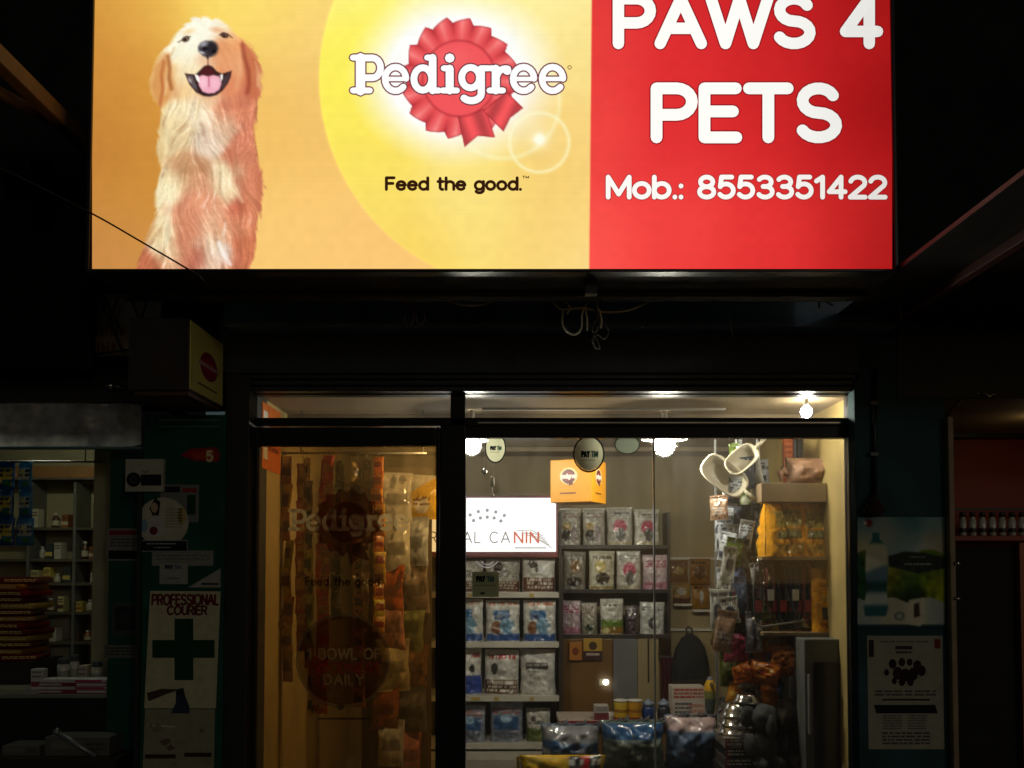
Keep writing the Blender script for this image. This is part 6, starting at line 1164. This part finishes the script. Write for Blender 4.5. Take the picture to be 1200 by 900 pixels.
# stack of flat red and yellow packs, far left
zq = P(14, 775, 4.75).z
st_ = thing('side_stand', 'dark stand holding the stack of red and yellow packs', 'stand', (P(5, 900, 4.75).x, 4.85, .14)); part('stand_top', DARKW, st_, lambda q: q.box(P(-60, 775, 4.75).x, P(40, 775, 4.75).x, 4.72, 5.05, zq - .025, zq)); part('stand_body', DARKW, st_, lambda q: q.box(P(-56, 775, 4.75).x, P(36, 775, 4.75).x, 4.75, 5.03, .14, zq - .026))
for k in range(13):
    hh = .034; col = ((150, 26, 22), (176, 110, 36), (120, 22, 24), (186, 150, 60), (120, 36, 28))[k % 5]; sh = rr.uniform(-.035, .02); tz = Matrix.Rotation(rr.uniform(-.22, .22), 4, 'Z'); a, b = P(-50, 760, 4.75).x + sh, P(35, 760, 4.75).x + sh
    t = thing('snack_pack', 'flat ' + ('red', 'amber', 'dark red', 'yellow', 'brick red')[k % 5] + f' pack lying as layer {("one","two","three","four","five","six","seven","eight","nine","ten","eleven","twelve","thirteen")[k]} up of the stack on the dark stand', 'snack pack', ((a + b) / 2, 4.85, zq + k * hh), 'stacked flat packs')
    t['label'] = t['label'].replace(' lying', '').replace(' of the stack', ' the pile')
    q = MB(lin(col)); q.box(a, b, 4.74, 4.98, zq + k * hh + .001, zq + (k + 1) * hh - .0005); pc_ = Vector(((a + b) / 2, 4.86, 0)); q.v = [tuple(pc_ + tz @ (Vector(v_) - pc_)) for v_ in q.v]; q.build('pack_body', FOIL, t, bevel=.012)
    pr = Print(lambda u, v, l: pc_ + tz @ (Vector((a + (b - a) * u, 4.7395 - l, zq + (k + .8 - .6 * v) * hh)) - pc_), .0004); pr.dashes(.55, .1, .97, .9, 2, (226, 200, 120), random.Random(k), 1); pr.build('printed_panel', CARD, t)
# medicine counter
mc = thing('medicine_counter', 'black fronted counter of the medicine shop', 'counter', (P(50, 900, 4.4).x, 4.4, .13)); YK = 4.36; zk = P(60, 813.5, YK).z
kx0, kx1 = P(-90, 800, YK).x, P(163, 800, YK).x
part('counter_top', plain('worn counter top', (.20, .19, .15), .4, 0, .2, 8), mc, lambda q: q.box(kx0, kx1, YK, YK + .34, zk - .02, zk), .004); part('counter_front', plain('black counter panel', (.012, .012, .012), .35, 0, .3), mc, lambda q: q.box(kx0 + .01, kx1 - .01, YK + .02, YK + .32, .13, zk - .021))
for i, (p0, p1, t, c, l, dy) in enumerate(((64, 78, 772, (200, 198, 186), 'tall white', .16), (79, 89, 768, (190, 190, 180), 'slim white', .16), (92, 102, 780, (190, 180, 160), 'short cream', .16), (104, 117, 776, (196, 190, 170), 'squat white', .14), (140, 158, 798, (200, 190, 150), 'pale yellow', .1), (36, 50, 784, (206, 204, 196), 'small white', .14))):
    Yc_ = YK + dy; x0, x1 = P(p0, 790, Yc_).x, P(p1, 790, Yc_).x
    if i in (0, 1, 3):
        c0 = Vector(((x0 + x1) / 2, Yc_ + .03, zk)); t2 = thing('pill_jar', f'{l} pill jar on the medicine counter', 'jar', c0); rad = (x1 - x0) / 2; h_ = P(p0, t, Yc_).z - zk
        q = MB(lin(c)); q.lathe([(rad, 0), (rad, h_ * .75), (rad * .8, h_ * .82)], c0, 16); q.build('jar_body', PLASTIC, t2); q = MB(lin((60, 70, 76))); q.lathe([(rad * .85, h_ * .82), (rad * .85, h_)], c0, 16); q.build('lid', PLASTIC, t2)
        q = MB(lin((150, 156, 140))); q.lathe([(rad * 1.015, h_ * .2), (rad * 1.015, h_ * .6)], c0, 16, cap=False); q.build('paper_label', CARD, t2)
    else: carton('medicine_carton', f'{l} carton standing on the medicine counter', 'carton', x0, x1, Yc_, Yc_ + .05, zk, P(p0, t, Yc_).z, c, [('r', .05, .6, .95, .85, (150, 60, 60)), ('t', .1, .1, .9, .5, GRY, 2)])
zz = zk
for k, (p0, p1, c) in enumerate(((46, 136, (150, 50, 80)), (44, 132, (196, 190, 186)), (47, 134, (130, 40, 70)), (48, 128, (200, 196, 190)))):
    x0, x1 = P(p0, 800, YK + .03).x, P(p1, 800, YK + .03).x; h_ = .017
    t = thing('magazine', ('lowest magenta', 'second white', 'third plum', 'topmost white') [k] + ' magazine of the pile on the medicine counter', 'magazine', ((x0 + x1) / 2, YK + .1, zz)); q = MB(lin(c)); q.box(x0, x1, YK + .025, YK + .125 - .002 * k, zz + .0005, zz + h_ - .0005); q.build('pages', PAPER, t, bevel=.003)
    pr = Print(lambda u, v, l: Vector((x0 + (x1 - x0) * u, YK + .0246 - l, zz + h_ * (1 - v))), .0003); pr.rect(.0, .2, .3, .7, (206, 200, 196), 1); pr.rect(.5, .2, .9, .8, (170, 40, 90) if k % 2 else (220, 200, 210), 1); pr.build('printed_spine', PAPER, t); zz += h_
for i, (p0, p1, t, b, l) in enumerate(((2, 46, 868, 886, 'grey parcel'), (52, 128, 858, 886, 'long grey parcel with a pipe'))):
    Yd = YK - .18; x0, x1 = P(p0, 880, Yd).x, P(p1, 880, Yd).x; z0, z1 = P(30, b, Yd).z, P(30, t + 6, Yd).z
    carton('parcel', f'{l} on the ledge under the medicine counter', 'parcel', x0, x1, Yd, Yd + .15, z0, z1, (92, 92, 84), [('r', .1, .2, .6, .6, (110, 108, 98)), ('t', .65, .3, .95, .8, (60, 60, 54), 2)])
ld = thing('step_ledge', 'dark ledge in front of the medicine counter', 'ledge', (P(50, 900, 4.2).x, 4.2, .13)); z = P(30, 886, YK - .18).z; part('ledge_board', DARKW, ld, lambda q: q.box(kx0, kx1, YK - .24, YK - .001, z - .03, z)); part('ledge_base', DARKW, ld, lambda q: q.box(kx0 + .02, kx1 - .02, YK - .2, YK - .002, .13, z - .031))
q = MB(); q.tube([P(67, 858, YK - .2), P(112, 886, YK - .2)], .012, 8); pp = thing('pipe_piece', 'short grey pipe leaning on the long parcel', 'pipe', P(112, 886, YK - .2)); q.build('pipe_tube', STEELG, pp); q = MB(); q.tube([P(64, 856, YK - .2), P(69, 859.2, YK - .2)], .016, 8); q.build('collar', STEELG, pp)
# ================================================================ green panel wall with notices
gw = thing('green_partition', 'dark green painted partition covered with stickers beside the glass door', 'partition', (P(200, 900, 4.17).x, 4.2, .13)); YP = 4.17
part('panel', GREENP, gw, lambda q: q.box(P(166, 700, YP).x, P(262, 700, YP).x, YP, YP + .09, .13, P(210, 486, YP).z), .004); part('top_rail', plain('teal rail paint', (.03, .13, .10), .4), gw, lambda q: q.pbox(186, 258, 491, 494, YP - .012, .0118)); part('top_rail', MATS['teal rail paint'], gw, lambda q: q.pbox(186, 258, 499, 501, YP - .012, .0118))
part('side_post', plain('black post', (.010, .012, .012), .5), gw, lambda q: q.box(P(160, 700, YP).x, P(165.6, 700, YP).x, YP - .01, YP + .08, .13, P(160, 560, YP).z))
YE = 4.34
se = thing('end_panel', 'dark green end panel of the medicine shop with small papers', 'partition', (P(148, 900, YE).x, YE, .13)); part('panel', GREENP, se, lambda q: q.box(P(127, 700, YE).x, P(168, 700, YE).x, YE, YE + .03, .13, P(150, 530, YE).z))
def notice(label, px0, py0, px1, py1, Y, base, fn=None, cat='notice', name='paper_notice', rot=0, thick=.0012):
    t = thing(name, label, cat, P((px0 + px1) / 2, py1, Y)); q = MB(lin(base)); q.pbox(px0, px1, py0, py1, Y - .0014, thick); sh_ = q.build('sheet', PAPER, t)
    if fn: pr = Print(sheet(Y - .0016)); pr.lift = .0004; fn(pr); pr.build('printing', PAPER, sh_)
    return t
YN2 = YP - .001
R9 = random.Random(9)
def f_dev(p): p.disc(156.5, 562, 8.5, 8.5, (16, 18, 20), 1); p.rect(165, 556, 189, 569, (14, 16, 18), 1.5); p.disc(156.5, 562, 4.5, 4.5, (60, 64, 62), 2); p.disc(156.5, 562, 2.4, 2.4, (20, 22, 24), 3); p.stroke(arc(170, 549, 5, 4, 20, 160, 6), 1, (120, 120, 110), 1, 1); p.stroke(arc(170, 552, 2.5, 2, 20, 160, 5), 1, (120, 120, 110), 1, 1)
notice('pale card with a black round and square device print', 147, 538, 191.5, 576, YN2 - .02, (176, 176, 156), f_dev, thick=.022)
def f_five(p): p.poly([(212, 534), (222, 526), (254, 524), (258, 532), (256, 541), (228, 540)], (150, 28, 24), .2); p.poly([(222, 531), (252, 527), (250, 538), (228, 538)], (176, 60, 20), .4); p.text('5', 241, 540, 11, 3, (226, 206, 150), 9, 1.4, capn=2)
t = thing('number_sticker', 'torn red and orange sticker with a pale figure five', 'sticker', P(236, 541, YN2)); pr = Print(sheet(YN2)); f_five(pr); pr.build('sheet', PAPER, t)
def f_behind(p): p.rect(214, 572, 230, 577, (150, 40, 44), 1); p.rect(219, 580, 229, 603, (24, 60, 44), 1); p.rect(190, 570, 211, 577, (20, 22, 24), 1)
notice('grey card with red corner half behind the round picture', 188, 568, 233, 612, YN2, (120, 122, 116), f_behind)
def f_round(p):
    p.poly([(182, 583), (188, 588), (186, 604), (180, 606), (175, 596)], (40, 26, 22), 1); p.disc(181, 595, 4, 6, (190, 160, 130), 2, 14); p.poly([(172, 612), (182, 603), (192, 612), (196, 628), (170, 628)], (190, 184, 176), 1.2); p.disc(180, 622, 5, 5, (110, 40, 44), 2.4, 12); p.disc(168, 616, 5, 8, (120, 150, 170), 1.6, 12); p.disc(213, 604, 5, 10, (190, 170, 100), 1); p.dashes(194, 596, 214, 620, 7, (150, 146, 124), R9, 1)
t = thing('round_picture', 'round pale picture card of a seated figure with dark banner below', 'picture card', P(191, 646, YN2 - .004)); pr = Print(sheet(YN2 - .004)); pr.disc(191, 612, 30, 29, (186, 182, 156), 0, 40); f_round(pr); pr.build('sheet', PAPER, t)
pr = Print(sheet(YN2 - .004)); pr.rect(159.5, 633, 220, 646.5, (150, 150, 146), 1); pr.rect(160.5, 634, 219, 645.5, (14, 20, 34), 2); pr.dashes(172, 636.5, 206, 639, 1, (170, 176, 180), R9, 3); pr.dashes(180, 641, 200, 643, 1, (170, 176, 180), R9, 3); pr.build('banner', PAPER, t)
notice('small grey paper with red heading and black foot on the end panel', 125.5, 619, 164, 657, YE - .001, (130, 130, 124), lambda p: (p.rect(128, 621.5, 163, 627, (130, 36, 36), 1), p.dashes(129, 631, 160, 642, 3, (84, 84, 80), R9, 1), p.rect(127, 645, 162, 655, (18, 18, 18), 1)))
notice('dark framed print hanging on the end panel', 131, 706, 162, 744, YE - .001, (70, 78, 72), lambda p: (p.rect(135, 711, 162, 738, (24, 40, 32), 1), p.disc(148, 726, 8, 9, (50, 60, 48), 2)))
notice('narrow grey typed label low on the end panel', 122, 756, 160, 771, YE - .001, (110, 112, 104), lambda p: p.dashes(124, 758.5, 158, 769, 3, (60, 60, 56), R9, 1))
notice('long pale paper strip under the round picture', 178, 645, 250, 663, YN2, (140, 142, 130), lambda p: p.dashes(182, 650, 246, 658, 2, (120, 120, 110), R9, 1))
notice('green card with a white slanted corner above the courier poster', 168, 664, 259, 689, YN2 + .0006, (22, 74, 52), lambda p: (p.poly([(220, 688.5), (258.5, 666), (258.5, 688.5)], (160, 160, 144), 1), p.rect(236, 683, 256, 685.5, (50, 60, 54), 2)))
notice('white square payment paper on the green card', 187, 660.5, 220, 684.5, YN2 - .0016, (160, 160, 146), lambda p: (p.text('PAY', 193, 666.5, 4, 1.6, (30, 36, 60), 10, 1, .26, capn=1), p.text('TM', 204, 666.5, 4, 1.4, (80, 110, 120), 8, 1, .26, capn=1), p.dashes(196, 677, 210, 679.5, 1, (90, 90, 84), R9, 1)))
cp = thing('courier_poster', 'tall off-white courier poster with red heading and dark green cross', 'poster', P(214, 905, YP - .004)); YO = YP - .004
pr = Print(sheet(YO)); pr.poly([(176, 692.5), (258.5, 693), (253, 830), (169, 830)], (196, 190, 152), 0); pr.build('sheet', PAPER, cp)
pr = Print(sheet(YO + .002)); pr.poly([(170, 831), (252, 831), (250, 930), (166, 930)], (150, 146, 116), 0); pr.build('lower_sheet', PAPER, cp)
pr = Print(sheet(YO)); pr.text('PROFESSIONAL', 177, 708.5, 11.5, 2.6, (104, 22, 28), 80, 1, .2, capn=1, slant=.06); pr.wid = 1; pr.text('COURIER', 195, 720, 9.5, 2.4, (96, 22, 28), 48, 1, .2, capn=1, slant=.06); pr.build('lettering', PAPER, cp)
pr = Print(sheet(YO)); pr.rect(204.5, 725, 226.5, 797, (18, 62, 36), 1); pr.rect(178.5, 750, 204.4, 771, (18, 62, 36), 1); pr.rect(226.6, 750, 251.5, 771, (18, 62, 36), 1); pr.build('green_cross', PAPER, cp)
pr = Print(sheet(YO)); pr.poly([(172, 812), (190, 807), (212, 808), (196, 813), (174, 822)], (70, 56, 40), 1); pr.poly([(206, 808), (215, 806), (217, 816), (222, 828), (222, 836), (200, 836), (206, 824)], (40, 54, 70), 2); pr.disc(211, 812, 3.5, 4, (30, 24, 22), 3, 12); pr.poly([(172, 849), (206, 851), (205, 852.5), (172, 851)], (206, 200, 166), 1)
for k in range(9):
    u, v, m_r = R9.uniform(174, 244), R9.uniform(842, 896), R9.uniform(3, 8)
    pr.poly([(u + m_r * R9.uniform(.3, 1.4) * math.cos(a_ * .698), v + m_r * R9.uniform(.3, 1.1) * math.sin(a_ * .698)) for a_ in range(9)], R9.choice([(132, 126, 98), (122, 112, 86), (140, 136, 108), (110, 96, 70)]), 1 + k * .1)
pr.rect(170, 884, 206, 889, (50, 40, 32), 3); pr.rect(216, 882, 248, 887, (50, 40, 32), 3); pr.build('torn_scraps', PAPER, cp)
# ================================================================ pillar right of the window: posters, conduit, pole
YT = 4.2
WP = thing('water_poster', 'glossy blue green poster with a big water bottle and hills on the pillar', 'poster', P(1056, 738, YT)); g = 70; us = np.linspace(1005, 1107, g); vs_ = np.linspace(606, 738, 90); Uu, Vv = np.meshgrid(us, vs_); rng = np.random.default_rng(4)
img = field(Uu, Vv, [(1010, 612, (90, 120, 130)), (1060, 612, (60, 110, 120)), (1100, 612, (110, 140, 140)), (1045, 625, (150, 150, 130)), (1010, 640, (170, 168, 130)), (1100, 640, (160, 150, 120)), (1060, 640, (110, 140, 140)), (1080, 650, (170, 180, 170))], 18)
blend(img, field(Uu, Vv, [(1010, 690, (30, 70, 36)), (1060, 680, (70, 96, 30)), (1095, 685, (130, 140, 20)), (1045, 672, (120, 120, 40)), (1070, 695, (30, 50, 26)), (1085, 672, (90, 120, 30))], 12), np.clip((Vv - 648 - 5 * np.sin(Uu / 11)) / 2, 0, 1))
blend(img, np.array((44, 52, 46)) / 255., soft(poly_sdf(Uu, Vv, [(1040, 652), (1060, 646), (1085, 648), (1107, 653), (1107, 666), (1075, 672), (1042, 664)]), 2))
img *= (1 + .5 * smooth_noise(Uu.shape, 4, rng) * (Vv > 655))[..., None]
blend(img, field(Uu, Vv, [(1010, 720, (150, 160, 150)), (1050, 715, (170, 168, 140)), (1075, 720, (190, 188, 160)), (1100, 718, (150, 160, 150))], 14), np.clip((Vv - 702 - 3 * np.sin(Uu / 7)) / 2, 0, 1))
blend(img, np.array((20, 50, 56)) / 255., np.clip((Vv - 731) / 2, 0, 1))
bot = poly_sdf(Uu, Vv, [(1022, 624), (1030, 624), (1031, 632), (1040, 642), (1041, 668), (1039, 690), (1041, 712), (1038, 722), (1014, 722), (1012, 712), (1016, 690), (1014, 668), (1015, 642), (1022, 632)])
blend(img, field(Uu, Vv, [(1026, 626, (40, 90, 90)), (1026, 648, (170, 170, 140)), (1020, 660, (190, 190, 165)), (1026, 675, (90, 120, 130)), (1026, 688, (24, 70, 66)), (1026, 700, (170, 180, 170)), (1026, 718, (40, 90, 90))], 6), soft(bot, 1.6))
blend(img, np.array((190, 186, 160)) / 255., soft(poly_sdf(Uu, Vv, [(1065, 703), (1083, 700), (1085, 728), (1078, 734), (1066, 732)]), 1.6)); blend(img, np.array((60, 50, 40)) / 255., soft(poly_sdf(Uu, Vv, [(1071, 708), (1077, 706), (1078, 722), (1071, 724)]), 1.6))
blend(img, np.array((100, 30, 34)) / 255., soft(np.hypot(Uu - 1018, Vv - 613) - 4.5, 2)); blend(img, np.array((170, 166, 150)) / 255., soft(np.hypot(Uu - 1014, Vv - 613) - 2.2, 1.5))
blend(img, np.array((90, 100, 110)) / 255., soft(np.hypot((Uu - 1054) / 1.2, Vv - 722) - 5, 2) * (1 - soft(np.hypot((Uu - 1054) / 1.2, Vv - 722) - 3, 2)))
PV = np.zeros(img.shape)
for i in range(90):
    for j in range(g): PV[i, j] = P(us[j], vs_[i], YT - .003)
grid_mesh('sheet', PV, lin_np(np.clip(img * 1.3, 0, 1)), printed('glossy poster paper', .6, .03, 20, .15, spec=.15), WP)
pr = Print(sheet(YT - .003)); pr.dashes(1066, 652, 1084, 655, 1, (150, 150, 140), R9, 1); pr.dashes(1060, 660, 1092, 664, 1, (160, 160, 150), R9, 1); pr.build('lettering', PAPER, WP)
def f_not(p):
    for (a, b, r1) in ((1046, 778, 4.5), (1057, 776, 4), (1066, 776, 3.5), (1075, 780, 5), (1039, 788, 3), (1052, 789, 6), (1061, 791, 6), (1070, 790, 6), (1080, 786, 5), (1057, 799, 4), (1067, 799, 4), (1048, 798, 3)): p.disc(a, b, r1, r1 * 1.3, R9.choice([(40, 20, 20), (54, 26, 24), (30, 18, 18)]), 1 + R9.random(), 10)
    p.rect(1049, 757, 1069, 761, (60, 60, 56), 1); p.dashes(1050, 763, 1068, 768, 1, (60, 60, 56), R9, 1); p.dashes(1031, 751, 1092, 754, 1, (110, 110, 100), R9, 1); p.rect(1095, 749, 1102, 760, (130, 36, 34), 1); p.rect(1018, 750, 1024, 770, (50, 50, 44), 1); p.dashes(1025, 809, 1098, 817, 2, (96, 96, 90), R9, 1); p.rect(1034, 819, 1090, 821, (30, 30, 28), 1); p.poly([(1024, 826), (1096, 826), (1099, 836), (1027, 836)], (16, 16, 16), 1); p.dashes(1035, 838, 1057, 856, 6, (110, 110, 102), R9, 1); p.dashes(1064, 838, 1086, 856, 6, (110, 110, 102), R9, 1); p.dashes(1034, 858, 1090, 874, 4, (90, 90, 84), R9, 1)
notice('white paper notice with a dark cluster picture and black band on the pillar', 1017, 745, 1105.5, 878, YT - .001, (176, 176, 150), f_not)
cd = thing('conduit_pipe', 'thin dark conduit running down the teal pillar', 'conduit', P(1025, 585, YT)); q = MB(); q.tube([P(1025, 432, YT - .012), P(1025, 585, YT - .012)], .011, 8); q.build('pipe', plain('dark pvc', (.02, .025, .026), .4), cd)
for r in (470, 530): q = MB(); q.pbox(1020.5, 1029.5, r, r + 4, YT - .026, .0262); q.build('clip', MATS['dark pvc'], cd)
ts = thing('dried_garland', 'dull reddish brown dried bundle tied at the foot of the conduit', 'bundle', P(1025, 605, YT - .03)); c = P(1024, 592, YT - .03)
q = MB(); q.lathe([(.002, .05), (.02, .03), (.045, -.01), (.05, -.03), (.03, -.05)], c, 14); q.build('bundle_body', plain('dried leaves', (.05, .018, .014), .9, 0, .5, 40, .8, 120), ts); q = MB(); q.tube([c + Vector((0, 0, .048)), P(1025, 575, YT - .02)], .005, 6); q.build('tie', MATS['dried leaves'], ts)
pl = thing('corner_pole', 'slim cream painted pole at the corner of the red lit shop', 'pole', (P(1116, 900, 4.16).x, 4.18, .13)); part('pole_shaft', plain('cream pole paint', (.34, .24, .12), .5, 0, .3, 12, .1, 50), pl, lambda q: q.box(P(1113.5, 650, 4.16).x, P(1120, 650, 4.16).x, 4.16, 4.20, .13, P(1115, 488, 4.16).z), .004); part('pole_base', STEELG, pl, lambda q: q.box(P(1109, 650, 4.16).x, P(1124, 650, 4.16).x, 4.14, 4.199, .13, .16)); 
for r in (660, 701): q = MB(); q.tube([P(1119, r, 4.155), P(1125, r + 1, 4.15)], .007, 7); q.build('pin', CHROME, pl)
# ================================================================ right neighbour: red walled shop, canopy
rn = thing('red_shop', 'small shop with a dark red back wall beyond the cream pole', 'shop', (2.9, 5.4, .13)); YV = 5.5; vx0, vx1 = P(1111, 600, 4.22).x, 4.8
REDW = plain('dark red wall', (.30, .035, .012), .6, 0, .25, 4, .08, 30)
part('back_wall', REDW, rn, lambda q: q.box(vx0, vx1, YV, YV + .1, .13, 2.62)); part('ceiling', plain('brown cream ceiling', (.40, .28, .12), .6, 0, .2, 4), rn, lambda q: q.box(vx0, vx1, 4.22, YV, P(1150, 466, 4.22).z, P(1150, 466, 4.22).z + .06)); part('floor', MATS['shop floor tile'], rn, lambda q: q.box(vx0, vx1, 4.2, YV, .1, .14))
part('front_lintel', plain('dark teal lintel', (.03, .045, .045), .6, 0, .3, 5), rn, lambda q: q.box(P(1052, 400, 4.19).x, vx1, 4.19, 4.219, P(1150, 466, 4.19).z, 2.95)); part('wall_ledge', plain('black ledge', (.01, .008, .008), .5), rn, lambda q: q.box(vx0, vx1, YV - .12, YV - .001, P(1150, 512, YV - .12).z, P(1150, 505, YV - .12).z)); part('side_wall', REDW, rn, lambda q: q.box(vx1 - .1, vx1, 4.22, YV, .13, 2.6))
part('orange_post', plain('orange post paint', (.42, .12, .025), .5, 0, .2, 6), rn, lambda q: q.box(P(1196, 700, 5.2).x, P(1212, 700, 5.2).x, 5.2, 5.26, .14, P(1150, 636, 5.2).z)); 
part('dark_opening_sheet', plain('painted opening dark', (.008, .008, .008), .8), rn, lambda q: q.box(vx0 + .01, P(1195.5, 700, 5.2).x, 5.24, 5.3, .14, P(1150, 640, 5.24).z))  # black sheet standing in for the dark of the opening under the shelf
part('diagonal_brace', plain('brown brace', (.08, .03, .015), .6), rn, lambda q: q.tube([P(1108, 488, 4.3), P(1128, 466, 4.3)], .008, 6))
gls = thing('jar_shelf', 'red shelf board carrying a row of small glass jars in the red shop', 'shelf', P(1165, 630, 5.2)); part('shelf_board', plain('red shelf', (.28, .03, .012), .5), gls, lambda q: q.box(vx0 + .02, 3.4, 5.18, YV - .001, P(1160, 634, 5.2).z, P(1160, 628, 5.2).z), .003)
part('top_rail', plain('dark rail', (.02, .012, .01), .5), gls, lambda q: q.box(vx0 + .02, 3.4, 5.3, 5.32, P(1160, 598, 5.3).z, P(1160, 595, 5.3).z)); part('bracket', DARKSTEEL, gls, lambda q: q.box(3.36, 3.4, 5.2, YV - .002, P(1160, 627.9, 5.2).z, P(1160, 594, 5.3).z)); part('bracket', DARKSTEEL, gls, lambda q: q.box(vx0 + .021, vx0 + .04, 5.2, YV - .002, P(1160, 627.9, 5.2).z, P(1160, 594, 5.3).z))
JG = plain('clear jar glass', (.55, .58, .56), .08, 0, .3, 30, 0, 60, .9); zj = P(1160, 628, 5.2).z + .0005
jar0 = None
for i in range(10):
    px = 1128 + i * 11.6; x = P(px, 615, 5.24).x
    if jar0 is None:
        jar0 = thing('glass_jar', 'small glass jar with dark lid in the row on the red shelf', 'jar', (x, 5.24, zj), 'glass jars on the red shelf'); c = Vector((x, 5.24, zj))
        q = MB(); q.lathe([(.018, 0), (.021, .01), (.021, .085), (.015, .1), (.014, .112)], c, 14); jb_ = q.build('jar_body', JG, jar0); q = MB(); q.lathe([(.017, .112), (.017, .136), (.012, .14)], c, 14); q.build('lid', plain('dark lid', (.02, .02, .022), .4), jar0)
        q = MB(); q.lathe([(.0212, .02), (.0212, .045)], c, 14, cap=False); q.build('paper_label', DARKW, jar0)
    else:
        t = jar0.copy(); COL.objects.link(t); t.location = (x, 5.24, zj)
        for ch_ in list(jar0.children): c2 = ch_.copy(); COL.objects.link(c2); c2.parent = t
rl_ = thing('ceiling_bulb', 'weak bulb under the ceiling of the red shop, beyond the pole', 'bulb', (P(1230, 480, 4.7).x, 4.7, P(1150, 466, 4.22).z - .05)); q = MB(); c = Vector(rl_.location); q.lathe([(.001, -.03), (.02, -.024), (.028, 0), (.014, .03), (.012, .05)], c, 12); q.build('globe', lamp_mat('weak bulb', (1, .8, .5), 14), rl_); q = MB(); q.lathe([(.013, .04), (.013, .06)], c, 10); q.build('holder', WHITEP, rl_)
wc = thing('wire_knot', 'small shiny wire knot on the lintel over the red shop', 'cable', P(1160, 462, 4.17)); q = MB(); q.tube([P(1150, 462, 4.175), P(1154, 460, 4.165), P(1160, 465, 4.165), P(1164, 461, 4.165), P(1169, 464, 4.175)], .005, 6); q.build('strand', CHROME, wc); q = MB(); q.tube([P(1150, 462, 4.175), P(1140, 461, 4.19)], .003, 6); q.build('strand', CHROME, wc)
cn = thing('side_canopy', 'dark sheet canopy with a thin pale edge right of the lit sign', 'canopy', (2.2, 4.19, 2.7))
zc_ = P(1051, 316.5, 3.43).z; xc = P(1051, 316.5, 3.43).x
part('sheet', plain('dark canopy sheet', (.03, .022, .018), .6, 0, .3, 6), cn, lambda q: q.box(xc + .006, 4.5, 2.0, 4.189, zc_, zc_ + .012)); part('edge_trim', plain('pale canopy edge', (.10, .075, .07), .6), cn, lambda q: q.box(xc, xc + .0055, 2.0, 3.42, zc_ - .003, zc_ + .014))
part('rafter', plain('red brown rafter', (.12, .025, .012), .6, 0, .3, 8), cn, lambda q: q.box(1.735, 1.775, 2.0, 4.188, zc_ - .04, zc_ - .0005), .004); part('rafter', MATS['red brown rafter'], cn, lambda q: q.box(2.6, 2.64, 2.0, 4.188, zc_ - .04, zc_ - .0005), .004)
